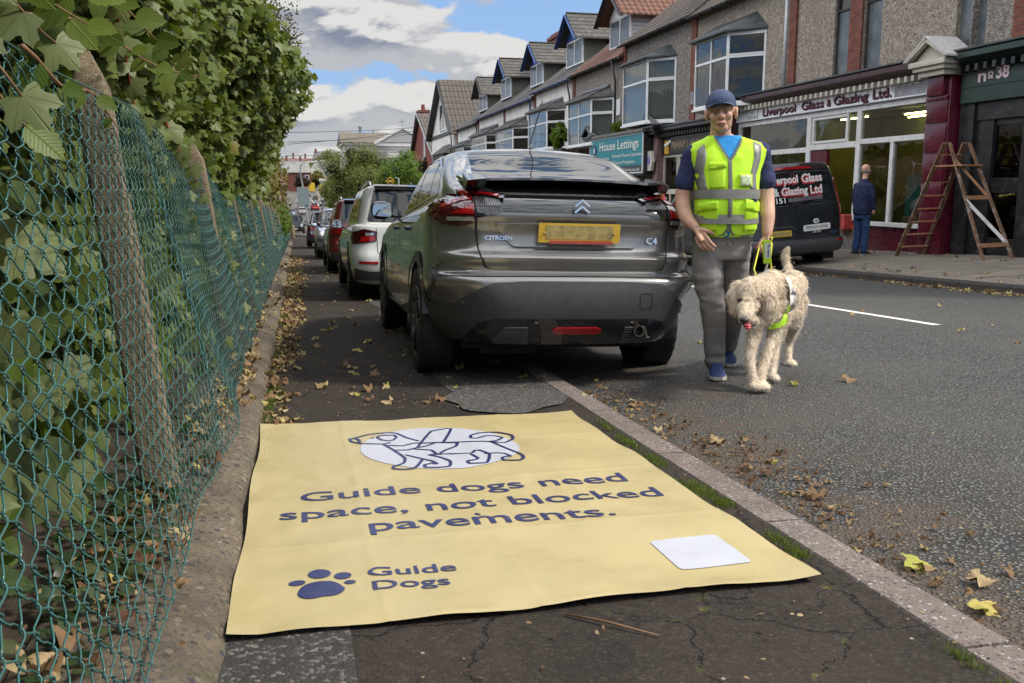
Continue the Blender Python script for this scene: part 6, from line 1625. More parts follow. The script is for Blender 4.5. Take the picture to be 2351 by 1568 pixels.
def cornice(parent, y0, y1, z, mat, dent=None, proj=.42, h=.36, dz=0.0):
    m = MB(); prof = [(FX, z-h), (FX-proj*.35, z-h), (FX-proj*.45, z-h*.72), (FX-proj*.80, z-h*.45), (FX-proj, z-h*.34), (FX-proj, z-h*.08), (FX-proj*.93, z), (FX, z+.10)]
    m.rings([[(x, y, zz+dz*(y-y0)) for x, zz in prof] for y in (y0, y1)], True); part('cornice', m, mat, parent, world=True)
    if dent:
        m = MB(); y = y0+.1
        while y < y1-.1: m.box(FX-proj*.80, FX-proj*.25, y, y+.085, z-h-.0, z-h+.11, .004); y += .215
        part('dentils', m, dent, parent, world=True)
    m = MB(); m.box(FX-proj-.015, FX, y0, y1, z+.004, z+.045, .01); m.v = [(a, b, c+.08*(a-(FX-proj))/proj) for a, b, c in m.v]; part('lead_capping', m, MLEAD, parent, world=True)
def pediment(parent, yc, z, mat, capmat, proj=.62, hw=.55, hh=.42):
    m = MB()
    m.prism([(yc-hw*.8, z-.02), (yc+hw*.8, z-.02), (yc, z+hh-.12)], FX-proj+.10, FX, 'x')
    for s in (-1, 1): m.beam((FX-proj/2, yc, z+hh-.03), (FX-proj/2, yc+s*hw, z+.02), proj, .10, (1, 0, 0)) if False else None
    m.box(FX-proj, FX, yc-hw*.92, yc+hw*.92, z-.12, z-.02, .01); m.box(FX-proj+.05, FX, yc-hw*.80, yc+hw*.80, z-.20, z-.12, .01); m.box(FX-proj+.12, FX, yc-hw*.66, yc+hw*.66, z-.30, z-.20, .01)
    for s in (-1, 1): m.beam((FX-proj+.02, yc, z+hh-.09), (FX-proj+.02, yc+s*hw, z+.01), .05, .10, (1, 0, 0))
    part('pediment', m, mat, parent, world=True, auto=30)
    m = MB()
    for s in (-1, 1):
        m.rings([[(x, a, b) for a, b in ((yc, z+hh), (yc+s*(hw+.05), z+.02), (yc+s*(hw+.05), z-.015), (yc, z+hh-.04))] for x in (FX-proj-.04, FX)], True)
    part('pediment_cap', m, capmat, parent, world=True)
def pilaster(parent, y0, y1, z0, z1, mat, d=.30, blocks=True):
    m = MB(); m.box(FX-d, FX, y0, y1, z0, z1, .012)
    if blocks:
        z = z0+.5
        while z < z1-.55: m.box(FX-d-.022, FX-d, y0+.04, y1-.04, z, z+.50, .012); z += .54
    # scrolled bracket under the pediment
    m.box(FX-d-.10, FX-d, y0+.10, y1-.10, z1-.50, z1-.06, .03); m.box(FX-d-.16, FX-d, y0+.05, y1-.05, z1-.10, z1, .02); m.box(FX-d-.05, FX-d, y0+.04, y1-.04, z1-.58, z1-.50, .01)
    part('pilaster', m, mat, parent, world=True, auto=30)
# ---------------------------------------------------------------- no 38
b = bldg('green_shop', 'dark green fronted shop with black door, at the right edge', 9.5, 15)
wall_with_holes(b, 8.0, 15.0, .0-.6, 6.3, [(14.62, 15.0-.02, 3.35, 6.0), (8.5, 14.9, -.5, 2.55)], MDASH)
m = MB(); m.box(FX+.14, FX+.16, 14.62, 15.0, 3.35, 6.0); part('reeded_window', m, MFROST, b, world=True)
m = MB(); m.box(FX-.03, FX+.02, 9.0, 13.95, 3.3, 6.3); part('brick_panel', m, MBRICK, b, world=True)
roof(b, 8, 15, 6.3, MPAN)
cornice(b, 8.0, 14.9, 3.42, MGREEN, MBLACKP)
m = MB(); m.box(FX-.16, FX, 8.0, 14.93, 2.52, 3.10, .01); m.box(FX-.175, FX-.16, 8.0, 14.93, 2.79, 2.80); part('fascia', m, MGREEN, b, world=True)
MPINK = M('pale_pink_sign_paint', (.62, .47, .52), .5, var=.05)
lettering(b, 'n', 14.50, 2.865, .30, .20, MPINK, FX-.16, .006); lettering(b, 'o', 14.26, 2.93, .19, .13, MPINK, FX-.16, .005); lettering(b, '_', 14.26, 2.93, .2, .13, MPINK, FX-.16, .006); lettering(b, '38', 14.06, 2.885, .30, .30, MPINK, FX-.16, .012)
m = MB(); m.box(FX-.10, FX, 14.62, 14.98, -.25, 2.52, .01); m.box(FX-.02, FX+.06, 14.2, 14.62, -.25, 2.52); m.box(FX-.06, FX+.05, 13.30, 13.46, -.25, 2.52, .01); m.box(FX-.05, FX+.05, 13.4, 14.7, 2.2, 2.52, .01)
m.box(FX-.14, FX+.02, 13.0, 13.3, -.25, 2.52, .01)
part('door_surround', m, MBLACKP, b, world=True)
dd = thing_part('shop_door', b)
m = MB(); win_frame(m, FX+.02, 13.46, 14.62, -.16, 2.2, .10, .06); m.box(FX+.02, FX+.08, 13.56, 14.52, .92, 1.18, .006); m.box(FX+.02, FX+.08, 13.56, 14.52, -.06, .12, .006); part('frame', m, MBLACKP, dd, world=True)
m = MB(); m.box(FX+.045, FX+.05, 13.5, 14.6, 0, 2.15); part('glass', m, MGLASS, dd, world=True)
m = MB(); m.box(FX+.005, FX+.02, 13.9, 14.2, 1.02, 1.08, .004); part('letter_slot', m, MGUTB, dd, world=True)
m = MB(); m.box(FX-.012, FX+.02, 14.50, 14.54, 1.0, 1.2, .006); m.box(FX-.02, FX+.02, 14.505, 14.535, 1.34, 1.42, .008); part('door_handle', m, MCHROME, dd, world=True)
m = MB(); m.box(FX-.002, FX+.019, 13.93, 14.18, 2.225, 2.325, .004); part('number_plate', m, MUPVC, dd, world=True); lettering(dd, '38A', 14.16, 2.245, .085, .20, MBLACKP, FX+.0, .001)
room(b, 11.0, 14.9, -.2, 2.9, 4, MROOM)
m = MB(); m.box(FX+.0, FX+.2, 9.0, 13.0, -.3, 2.5); part('shop_window', m, MGLASSD, b, world=True)
m = MB(); m.box(FX-.14, FX, 9, 13.0, -.3, .5, .01); part('stall_riser', m, MGREEN, b, world=True)
# ---------------------------------------------------------------- no 40
b = bldg('glazier_shop', 'maroon and white glazier’s shop, numbered 40, with dentilled cornice', 15.0, 21.2)
H3 = (14.995, 15.38, 3.6, 6.0); hs = [(17.68, 18.32, 3.52, 5.9), (18.80, 19.45, 3.52, 5.9), (15.0, 15.40, 3.55, 6.0), (15.75, 21.18, .22, 2.75)]
wall_with_holes(b, 15.0, 21.2, -.9, 6.3, hs, MDASHP, e1=3.1)
for a, c_ in ((17.68, 18.32), (18.80, 19.45)):
    w_ = thing_part('sash_window', b); m = MB(); win_frame(m, FX+.05, a, c_, 3.52, 5.9, .045, .08, (), [(4.95, a, c_)]); part('frame', m, MDARKW, w_, world=True)
    m = MB(); m.box(FX+.09, FX+.094, a, c_, 3.52, 4.95); part('glass', m, MFROST, w_, world=True); m = MB(); m.box(FX+.09, FX+.094, a, c_, 4.97, 5.9); part('glass', m, MGLASSD, w_, world=True)
    m = MB(); m.box(FX-.05, FX+.12, a-.03, c_+.03, 3.44, 3.515, .01); part('sill', m, MCREAM, w_, world=True)
m = MB(); m.box(FX+.10, FX+.11, 15.0, 15.40, 3.55, 6.0); part('reeded_window', m, MFROST, b, world=True)
pier(b, 18.56, 3.48, 6.3, .46, .05); pier(b, 21.2, 3.45, 6.3, .30, .06)
tele(b, [(FX-.09, 21.46, 3.45), (FX-.09, 21.46, 6.2)], MGUTW, .045)
m = MB(); m.box(FX-.10, FX, 19.55, 21.1, 5.62, 5.68); part('lead_flashing', m, MLEAD, b, world=True)
roof(b, 15, 21.2, 6.3, MPAN)
cornice(b, 15.75, 23.95, 3.42, MMARD, MCREAM)
m = MB(); m.box(FX-.14, FX, 15.75, 23.9, 2.79, 3.11, .008); part('fascia', m, M('white_signboard', (.74, .75, .80), .4, var=.04), b, world=True)
MMARL = M('maroon_letter', (.10, .008, .02), .35, var=.05); MSHD = M('letter_shadow_grey', (.33, .35, .42), .5, var=.05)
for st, yl, wd, sz in (('Liverpool', 22.34, 1.62, .26), ('Glass', 20.45, .96, .26), ('&', 19.36, .17, .21), ('Glazing', 19.08, 1.30, .26), ('Ltd.', 17.62, .62, .26)):
    lettering(b, st, yl, 2.865, sz, wd, MMARL, FX-.14, .005, .004, shadow=MSHD, off2=(-.025, -.025))
lettering(b, 'To', 16.98, 2.95, .08, .06, MBLACKP, FX-.14, .0)
m = MB(); m.box(FX-.146, FX-.14, 15.93, 16.90, 2.83, 3.04); part('sign_smudge', m, M('blurred_grey', (.27, .27, .30), .5, var=.35, vs=5), b, world=True)
m = MB(); pr = rrect(22.62, 23.22, 2.835, 3.06, .03)
m.prism(pr, FX-.146, FX-.14, 'x'); part('number_panel', m, MBLACKP, b, world=True)
m = MB(); pr = rrect(22.635, 23.205, 2.845, 3.05, .025); m.prism(pr, FX-.149, FX-.146, 'x'); part('number_panel', m, MUPVC, b, world=True)
lettering(b, '40', 22.99, 2.955, .10, .14, MBLACKP, FX-.14, .001); lettering(b, 'PENNY LANE', 23.15, 2.865, .07, .45, MBLACKP, FX-.14, .0006)
# shop window joinery
sw = thing_part('shop_window', b)
m = MB(); fx = FX-.06
m.box(fx, fx+.10, 15.72, 23.9, 2.66, 2.789, .006); m.box(fx-.06, fx+.12, 15.70, 17.95, .21, .30, .008); m.box(fx, fx+.10, 15.66, 15.76, .30, 2.66, .006)
for y_, w_, za, zb in ((18.20, .16, .30, 2.66), (20.22, .18, .25, 2.66), (17.0, .11, .30, 1.95), (23.8, .15, .2, 2.66)): m.box(fx+.002, fx+.098, y_-w_/2, y_+w_/2, za, zb, .006)
m.box(fx+.004, fx+.094, 15.76, 18.12, 1.95, 2.06, .006); m.box(fx+.004, fx+.094, 18.28, 20.13, 1.90, 2.03, .006); m.box(fx+.004, fx+.094, 20.31, 23.73, 1.86, 1.98, .006)
m.box(fx+.01, fx+.08, 18.62, 18.70, 2.03, 2.66, .005); m.box(fx-.01, fx+.07, 18.65, 20.05, 2.04, 2.10, .005); m.box(fx-.01, fx+.07, 18.65, 20.05, 2.58, 2.64, .005); m.box(fx-.01, fx+.07, 19.98, 20.05, 2.1, 2.58, .005)
m.box(fx+.01, fx+.08, 22.7, 22.78, .3, 1.86, .005)
part('frame', m, MWWOOD, sw, world=True)
m = MB(); m.box(fx+.05, fx+.056, 15.76, 18.15, .30, 2.66); m.box(fx+.05, fx+.056, 18.3, 20.1, 2.05, 2.66); m.box(fx+.05, fx+.056, 20.35, 23.7, .3, 2.66); part('glass', m, MGLASS, sw, world=True)
for q_ in ((15.66, 18.05, .205), (20.2, 23.85, .5)): m = MB(); m.box(FX-.05, FX+.05, q_[0], q_[1], -.6, q_[2], .01); part('stall_riser', m, MMAR, b, world=True)
m = MB(); m.box(FX-.02, FX+.06, 19.45, 20.2, -.5, 1.9, .01); part('shop_door', m, MMAR, b, world=True)
m = MB(); m.box(FX-.04, FX+1.0, 18.1, 20.1, -.6, -.14, .02); part('door_step', m, MSTONE, b, world=True)
pilaster(b, 15.02, 15.68, -.45, 3.20, MMAR)
pediment(b, 15.36, 3.36, MCREAM, M('white_lead', (.55, .53, .52), .6, var=.15))
m = MB(); m.box(FX-.34, FX, 23.85, 24.25, -1, 3.1, .01); part('pilaster', m, MMARD, b, world=True)
pediment(b, 24.05, 3.32, MMARD, M('pink_stone', (.24, .17, .155), .8, var=.2, vs=8), .60, .42, .30)
# inside of the shop
MSHOPW = M('olive_shop_wall', (.10, .098, .03), .8, var=.3, vs=2); MTUBE = M('fluorescent_tube', (.9, .9, .5), .5, var=0, emit=(1.0, .92, .28, 30.0))
m = MB(); m.add([(FX+.32, 15.3, -.3), (FX+4.5, 15.3, -.3), (FX+4.5, 23.8, -.3), (FX+.32, 23.8, -.3), (FX+.32, 15.3, 2.95), (FX+4.5, 15.3, 2.95), (FX+4.5, 23.8, 2.95), (FX+.32, 23.8, 2.95)], [(0, 3, 2, 1), (4, 5, 6, 7), (0, 1, 5, 4), (1, 2, 6, 5), (2, 3, 7, 6)]); part('shop_interior', m, MSHOPW, b, world=True)
for i, (x, y, z) in enumerate([(FX+2.9, 20.1, 2.86), (FX+4.1, 21.6, 2.92), (FX+2.9, 22.9, 2.92), (FX+1.2, 17.6, 2.92)]):
    t = thing('strip_light', ['lit yellow strip light nearest the window, above the ladder', 'lit yellow strip light deeper inside, right pane of the glazier’s window', 'lit strip light behind the open top pane', 'lit strip light at the back left of the glazier’s shop'][i], 'strip light', (x, y, z), group='strip lights in the glazier’s shop')
    m = MB(); m.tube([(x, y-.62, z-.02), (x, y+.62, z-.02)], .016, 8); part('tube', m, MTUBE, t, world=True); m = MB(); m.box(x-.04, x+.04, y-.66, y+.66, z, z+.05, .005); part('batten', m, MUPVC, t, world=True)
fr = 0
for (y, z, w_, h_, c_) in [(19.5, 1.3, .5, .4, 0), (20.3, 1.35, .5, .4, 1), (18.9, 1.35, .45, .5, 2), (17.4, 1.8, .6, .45, 1), (16.5, 1.9, .55, .7, 0), (17.9, 1.2, .5, .4, 2), (19.0, 2.1, .4, .6, 2), (16.2, 1.1, .6, .45, 1), (20.6, 2.0, .55, .5, 0), (21.6, 1.4, .6, .5, 1)]:
    x = FX+4.42; sc = 1.0+0*y
    t = thing('framed_picture', ['dark framed print', 'gilt framed picture', 'brown framed certificate'][c_]+' on the olive wall inside the glazier’s shop', 'picture', (x, y, z), group='framed pictures inside the shop')
    m = MB(); win_frame(m, x, y-w_/2, y+w_/2, z, z+h_, .05, .04); part('picture_frame', m, [MDARKW, M('gilt', (.30, .20, .06), .4, .5), MTWIG][c_], t, world=True)
    m = MB(); m.box(x+.01, x+.02, y-w_/2+.04, y+w_/2-.04, z+.04, z+h_-.04); part('print', m, M('print', (.30, .31, .26), .6, var=.6, vs=7), t, world=True)
MSHEET = M('green_board', (.012, .15, .10), .45, var=.12, vs=2)
for (y0, y1, x, z1, lb) in ((16.95, 17.75, FX+.9, 1.30, 'green board standing on the left inside the glazier’s window'), (16.0, 16.75, FX+.7, 1.36, 'green board leaning on the right inside the glazier’s window')):
    m = MB(); m.box(x, x+.03, y0, y1, -.25, z1, .004); solo('green_board', m, MSHEET, lb, 'board', 'green boards in the shop window')
m = MB(); m.box(FX+.45, FX+.95, 16.35, 17.2, -.25, .42, .01); solo('cardboard_box', m, M('cardboard', (.25, .19, .10), .8, var=.15), 'brown cardboard box inside the glazier’s window under a wrapped bundle', 'box')
m = MB(); m.ball((FX+.7, 16.8, .62), .24, .42, .22, 14, 10); solo('wrapped_bundle', m, M('plastic_wrap', (.30, .34, .38), .3, var=.4, vs=9, bump=.8, bs=18), 'bundle in pale plastic wrap with a yellow band on the cardboard box', 'bundle', smooth=True)
# ---------------------------------------------------------------- gallery building
b = bldg('gallery_building', 'pebbledashed building with a wide slate-hooded bay above the art gallery sign', 21.2, 27)
wall_with_holes(b, 21.2, 27.0, -1.2, 6.22, [(22.7, 26.05, 3.25, 5.05), (24.3, 26.9, -.4, 2.5), (21.21, 23.7, .3, 2.75)], MDASHP, e0=3.1)
bay(b, 22.6, 26.15, 3.25, 5.10, 5.66, .72, MLEAD, False, MLEAD, .75, capm=False)
room(b, 22.6, 26.2, 3.1, 5.3)
pier(b, 27.05, 3.05, 6.22, .34)
roof(b, 21.2, 27.0, 6.22, MPAN)
m = MB(); m.box(FX-.10, FX-.02, 26.85, 27.1, 3.55, 3.95, .02); part('cable_box', m, MLEADL, b, world=True)
cornice(b, 24.5, 29.3, 2.98, MBLACKP, MDARKW, .36, .30)
m = MB(); m.box(FX-.12, FX, 24.3, 29.2, 2.10+.02, 2.66, .008); part('fascia', m, MBLACKP, b, world=True)
m = MB(); m.box(FX-.15, FX-.12, 24.3, 28.4, 2.16, 2.62, .006); part('sign_board', m, M('dark_sign', (.035, .030, .028), .5, var=.3, vs=4), b, world=True)
MBRUSH = M('tan_sign_paint', (.27, .20, .12), .6, var=.2, vs=9)
lettering(b, 'PENNY LANE ART &', 28.3, 2.28, .30, 3.2, MBRUSH, FX-.15, .006, shear=.12); lettering(b, 'GALLERY', 24.9, 2.28, .3, .5, MBRUSH, FX-.15, .004)
m = MB(); m.box(FX-.15, FX-.11, 28.55, 28.9, 2.12, 2.56, .01); part('sticker', m, M('sticker_yellow', (.50, .30, .03), .5, var=.15), b, world=True)
m = MB(); m.tube([(FX-.12, 28.45, 2.5), (FX-.32, 28.47, 2.36)], .05, 10); m.box(FX-.15, FX-.1, 28.4, 28.5, 2.46, 2.56); part('security_camera', m, MUPVC, b, smooth=False, world=True)
sw = thing_part('shop_window', b); m = MB(); win_frame(m, FX-.05, 24.4, 29.2, .9, 2.11, .09, .08, (27.9, 28.05, 26.3)); win_frame(m, FX-.05, 24.4, 29.2, -.5, .9, .07, .08, (28.6,)); part('frame', m, MCREAM, sw, world=True)
m = MB(); m.box(FX-.012, FX-.006, 24.45, 29.15, -.4, 2.08); part('glass', m, MGLASS, sw, world=True)
room(b, 24.0, 30.0, -.8, 2.6, 3)
m = MB(); m.box(FX+.3, FX+.34, 24.5, 27.4, -.3, 2.1); part('brick_lining', m, MBRICK, b, world=True)
m = MB(); m.box(FX-.28, FX, 29.2, 29.55, -1.2, 2.85, .02); m.box(FX-.34, FX, 29.18, 29.57, 1.9, 2.2, .02); part('pilaster', m, M('pink_pilaster', (.20, .125, .115), .6, var=.3, vs=6), b, world=True)
m = MB(); pr = [(29.3, 1.6), (29.68, 1.6), (29.8, 1.9), (29.68, 2.25), (29.3, 2.25), (29.18, 1.9)]; m.prism(pr, FX-.46, FX-.36, 'x'); part('alarm_box', m, M('alarm_cream', (.55, .53, .48), .5, var=.06), b, world=True)
m = MB(); m.box(FX-.465, FX-.46, 29.36, 29.62, 1.82, 2.05); part('alarm_emblem', m, M('alarm_mark', (.25, .22, .50), .5, var=.2), b, world=True)
pediment(b, 29.4, 3.08, MBLACKP, MSTONE, .60, .60, .46)
# ---------------------------------------------------------------- lettings building
b = bldg('lettings_building', 'dark pebbledashed building with blinds in its bay, above the teal lettings sign', 27, 33.2)
wall_with_holes(b, 27.0, 33.2, -1.4, 6.28, [(28.55, 32.15, 3.2, 5.15), (27.02, 29.9, -.6, 2.2)], MDASHD)
bay(b, 28.45, 32.25, 3.18, 5.20, 5.68, .70, MLEAD, True, MLEAD, .75, capm=False, split=False)
room(b, 28.4, 32.3, 3.0, 5.4)
pier(b, 33.2, 2.9, 6.2, .34); roof(b, 27.0, 33.2, 6.28, MPAN)
dormer(b, 27.6, 7.05, 8.5, 9.6, 2.4, MCLAYT, MGUTB, MUPVC, M('dark_cheek', (.06, .06, .06), .8), 13.3, MDARKW)
sg = thing('teal_shop_sign', 'teal lettings board in a white frame on a black box fascia', 'sign', (FX-.5, 34.3, 1.6))

m = MB(); m.box(FX-.62, FX, 31.5, 37.2, 1.55, 2.95, .01); part('sign_box', m, MBLACKP, sg, world=True)
m = MB(); win_frame(m, FX-.66, 31.48, 37.22, 1.62, 2.98, .04, .05); part('frame', m, MUPVC, sg, world=True)
m = MB(); m.box(FX-.64, FX-.62, 31.52, 37.18, 1.90, 2.95); part('panel', m, M('teal_panel', (.008, .21, .25), .4, var=.08), sg, world=True)
m = MB(); m.box(FX-.642, FX-.62, 31.52, 37.18, 1.64, 1.895); part('lower_panel', m, MBLACKP, sg, world=True)
m = MB(); m.box(FX-.72, FX+.02, 31.4, 37.3, 2.985, 3.10, .02); part('coping', m, MSTONE, sg, world=True)
MWL = M('white_letter', (.75, .75, .72), .4, var=.03)
lettering(sg, 'House Lettings', 36.0, 2.50, .46, 4.15, MWL, FX-.64, .004, shadow=MBLACKP, off2=(.04, -.02)); 
m = MB(); m.lathe([(FX-.655, .001), (FX-.655, .20), (FX-.64, .20)], 24, 'x', (0, 36.6, 2.55)); m.v = [(p[0], 36.6+(p[1]-36.6)*1.15, p[2]) for p in m.v]; part('round_logo', m, M('logo_blue', (.02, .05, .15), .4), sg, world=True)
lettering(sg, 'B', 36.68, 2.45, .26, .18, MWL, FX-.66, .01)
for st, yl, z, wd in (('Luxury Apartments', 36.6, 2.16, 1.7), ('Student Property Specialists', 34.3, 2.22, 2.75), ('Property Management', 34.3, 1.98, 2.1)):
    lettering(sg, st, yl, z, .15, wd, MWL, FX-.64, .001)
lettering(sg, 'brighthouse.co.uk', 34.0, 1.71, .15, 2.3, MWL, FX-.645, .001)
m = MB()
for z in (2.22, 1.98): m.box(FX-.647, FX-.64, 34.42, 34.52, z, z+.11)
part('bullet_square', m, MPINK, sg, world=True)
sg.location.y -= 1.9; sg.location.z -= .09
pediment(b, 35.5, 3.05, MBLACKP, MSTONE, .75, .55, .42)
pp_ = crown_tree('buddleia_plant', 'self-sown green shrub growing on top of the teal sign', (11.8, 32.9, 3.0), .8, (11.75, 32.8, 3.22), (.22, .85, .26), 700, .09, 'small', LLIME, 71, trunk_r=.01, lumps=9, core=0)
# ---------------------------------------------------------------- terrace houses
def house(name, label, y0, y1, ze, wallm, roofm, bayd, pierm=True, gut=MGUTB, dorm=None, pipe=None, rise=3.3, bayroof=MSLATE, base=None):
    b = bldg(name, label, y0, y1); zb = zg((y0+y1)/2)
    ya, yb, z0, z1, zr, pj = bayd
    wall_with_holes(b, y0, y1, zb-.4, ze, [(ya+.1, yb-.1, z0, z1-.05)], wallm)
    bay(b, ya, yb, z0, z1, zr, pj, bayroof, dorm is not None and wallm is MDASH, MLEADL, .7, inner=wallm, split=wallm is MDASH)
    room(b, ya, yb, z0-.2, z1+.2)
    if pierm: pier(b, y1, zb, ze-.05, .34)
    roof(b, y0, y1, ze, roofm, rise, gut=gut)
    # plain ground floor: dark shopfront band below the bay
    m = MB(); m.box(FX-.35, FX, y0+.3, y1-.3, zb-.2, z0-.95, .02); part('shopfront', m, MDARKW, b, world=True)
    m = MB(); m.box(FX-.45, FX, y0+.2, y1-.2, z0-.95, z0-.75, .03); part('cornice', m, MBLACKP, b, world=True)
    if dorm: dormer(b, **dorm)
    if pipe: tele(b, pipe[0], pipe[1])
    return b
MCHEEK = M('grey_cheek', (.145, .14, .115), .9, var=.35, vs=3, dirt=(.07, .075, .05), damt=.6)
house('pebbledash_house', 'grey pebbledash house with red tiled roof and white boarded dormer', 33.2, 39.6, 5.92, MDASH, MCLAYT, (34.4, 38.95, 2.75, 4.50, 4.98, .70),
      dorm=dict(yc=36.15, zb=6.62, zt=7.75, za=8.85, wd=2.35, roofm=MCLAYT, barge=MGUTB, gable=MUPVC, cheek=mat_tiles('white_boarding', (.66, .67, .68), (.62, .63, .65), 9, .15, None, 0, False, (.3, .3, .3)), x0=12.9, over=.5))
house('white_house', 'white rendered house with blue gutter, nearest of the white ones, blue-gabled dormer', 39.6, 46.35, 5.86, MREND, MSLATE, (40.9, 45.7, 2.85, 4.62, 5.1, .72), gut=MBLUEP,
      dorm=dict(yc=42.35, zb=6.66, zt=7.82, za=9.0, wd=2.5, cheek=MCHEEK), pipe=([(FX-.12, 47.0, 1.0), (FX-.12, 47.0, 5.3), (FX-.28, 47.0, 5.65)], MBLUEP))
house('white_house', 'white rendered house with a blue-gabled dormer lower than its right neighbour’s', 46.35, 53.4, 5.64, MREND, MSLATE, (47.7, 53.3, 2.6, 4.25, 4.8, .72), gut=MBLUEP,
      dorm=dict(yc=49.25, zb=6.5, zt=7.62, za=8.72, wd=2.5, cheek=MCHEEK))
house('white_house', 'white rendered house in front of the broad brick chimney, third blue-gabled dormer', 53.4, 61.3, 5.62, MREND, MSLATE, (54.7, 60.9, 2.7, 4.28, 4.85, .75), gut=MBLUEP,
      dorm=dict(yc=56.7, zb=6.5, zt=7.75, za=8.9, wd=2.6, cheek=MCHEEK))
house('plain_white_house', 'white rendered house with dark gutter and an unpainted dormer', 61.3, 69.6, 5.42, MREND, MSLATE, (62.1, 69.3, 2.4, 3.9, 4.4, .8), gut=MGUTB,
      dorm=dict(yc=63.9, zb=6.35, zt=7.42, za=8.6, wd=2.6, barge=MDARKW, gable=MREND, cheek=MCHEEK))
for q_ in (61.6, 40.0, 34.0): tele(b, [(FX-.10, q_, 1.0), (FX-.10, q_, 5.0), (FX-.30, q_-.1, 5.4 if q_ > 50 else 5.75)], MGUTB, .04)
m = MB(); m.box(15.6, 17.0, 51.6, 56.6, 7.6, 9.95, .02); m.box(15.5, 17.1, 51.5, 56.7, 9.95, 10.15, .02); m.box(15.65, 16.95, 51.7, 56.5, 10.15, 10.3, .02)
ch = solo('brick_chimney', m, MBRICK, 'broad low red brick chimney stack rising behind the blue dormers', 'chimney')
m = MB(); m.lathe([(10.28, .15), (10.30, .18), (10.75, .14), (10.80, .17), (10.82, .001)], 14, 'z', (16.3, 53.0, 0)); part('chimney_pot', m, MLEADL, ch, world=True)
# air conditioner, plant box and small signs on the white houses
m = MB(); m.box(FX-.75, FX-.1, 47.2, 48.4, 2.2, 2.75, .03); ac = solo('air_conditioner', m, MUPVC, 'pale air conditioning unit on the ledge left of the blue downpipe', 'air conditioner'); m = MB(); m.lathe([(FX-.77, .001), (FX-.77, .2), (FX-.74, .22)], 20, 'x', (0, 47.8, 2.47)); part('fan_grille', m, MCLAD, ac, world=True)
m = MB(); m.box(FX-.8, FX-.35, 38.8, 40.2, 2.2, 2.75, .02); solo('planter', m, MDARKW, 'grey planter box on the ledge between the two bays', 'planter')
crown_tree('bamboo_plant', 'leafy green plant growing from the grey planter box', (11.5, 39.6, 2.7), 1, (11.5, 39.5, 3.3), (.35, .7, .55), 420, .22, 'small', LLIME, 72, trunk_r=.02, lumps=8, core=0)
m = MB(); m.box(FX-.06, FX, 33.6, 34.05, 3.75, 4.35, .02); solo('vent_cover', m, MUPVC, 'white louvred vent cover on the grey pebbledash by the brick pier', 'vent')
# ---------------------------------------------------------------- gabled houses at the end
def gable_house(name, label, x, y0, y1, ze, ya, za, wallm, roofm, deep=10, barge=MGUTB, extra=None):
    t = thing(name, label, 'building', (x+4, (y0+y1)/2, zg((y0+y1)/2)), group=GR); zb = zg((y0+y1)/2)-.5
    m = MB(); pr = [(y0, zb), (y1, zb), (y1, ze), (ya, za), (y0, ze)]; m.prism(pr, x, x+deep, 'x'); part('wall', m, wallm, t, world=True)
    m = MB()
    for (yy, s) in ((y0, -1), (y1, 1)):
        a = (ya, za+.10); sl = (ze-za)/abs(yy-ya); bb = (yy+s*.35, ze+.10+sl*.35); n = 9; prof = []
        for i in range(n):
            s0, s1 = i/n, (i+1)/n; prof += [(a[0]+(bb[0]-a[0])*s0, a[1]+(bb[1]-a[1])*s0+.002), (a[0]+(bb[0]-a[0])*s1, a[1]+(bb[1]-a[1])*s1+.04)]
        prof += [(bb[0], bb[1]-.08), (a[0], a[1]-.08)]
        m.rings([[(xx, p, q) for p, q in prof] for xx in (x-.35, x+deep)], True)
    part('roof', m, roofm, t, world=True)
    m = MB()
    for yy, s in ((y0, -1), (y1, 1)): m.beam((x-.37, ya, za-.02), (x-.37, yy+s*.38, ze-.15), .05, .30, (1, 0, 0))
    part('bargeboard', m, barge, t, world=True)
    return t
g1 = gable_house('white_gable_house', 'white house with tall dark-edged gable and steep brown tiled roof', FX-.1, 70.6, 82.2, 5.35, 75.9, 9.65, MREND, MCONC, 9)
m = MB(); win_frame(m, FX-.16, 74.3, 77.4, 5.7, 7.9, .12, .08, (75.8,)); part('window', m, MUPVC, g1, world=True); m = MB(); m.box(FX-.12, FX-.115, 74.3, 77.4, 5.7, 7.9); part('window_glass', m, MGLASSD, g1, world=True)
m = MB(); m.box(FX-.2, FX-.1, 70.6, 82.2, 5.25, 5.5); part('band', m, MGUTB, g1, world=True)
tele(g1, [(FX-.25, 70.9, 0), (FX-.25, 70.9, 4.7), (FX-.4, 70.4, 5.2)])
m = MB(); m.add([(FX-.9, 71, 3.75), (FX-.9, 77.5, 3.75), (FX-.1, 78.3, 3.75), (FX-.1, 70.2, 3.75), (FX-.1, 72.5, 4.5), (FX-.1, 75.5, 4.5)], [(0, 1, 5, 4), (1, 2, 5), (0, 4, 3), (0, 3, 2, 1)]); part('bay_roof', m, MSLATE, g1, world=True)
m = MB(); m.box(FX-.8, FX-.1, 71.2, 77.3, 0, 3.75); part('bay_window', m, MDARKW, g1, world=True)
g2 = gable_house('red_gable_house', 'red brick house with tiled roof and chimney, last before the trees', 14.5, 96.2, 116, 4.4, 108.6, 9.6, MBRICK2, MCONC, 10, MLEADL)
m = MB(); win_frame(m, 14.42, 104.2, 105.6, 4.6, 7.0, .1, .06); part('window', m, MUPVC, g2, world=True); m = MB(); m.box(14.44, 14.45, 104.2, 105.6, 4.6, 7.0); part('window_glass', m, MGLASSD, g2, world=True)
m = MB(); m.box(14.4, 14.5, 104.0, 105.8, 7.0, 7.5); m.box(14.3, 14.5, 104.0, 105.8, 4.3, 4.6); part('lintel', m, MBLACKP, g2, world=True)
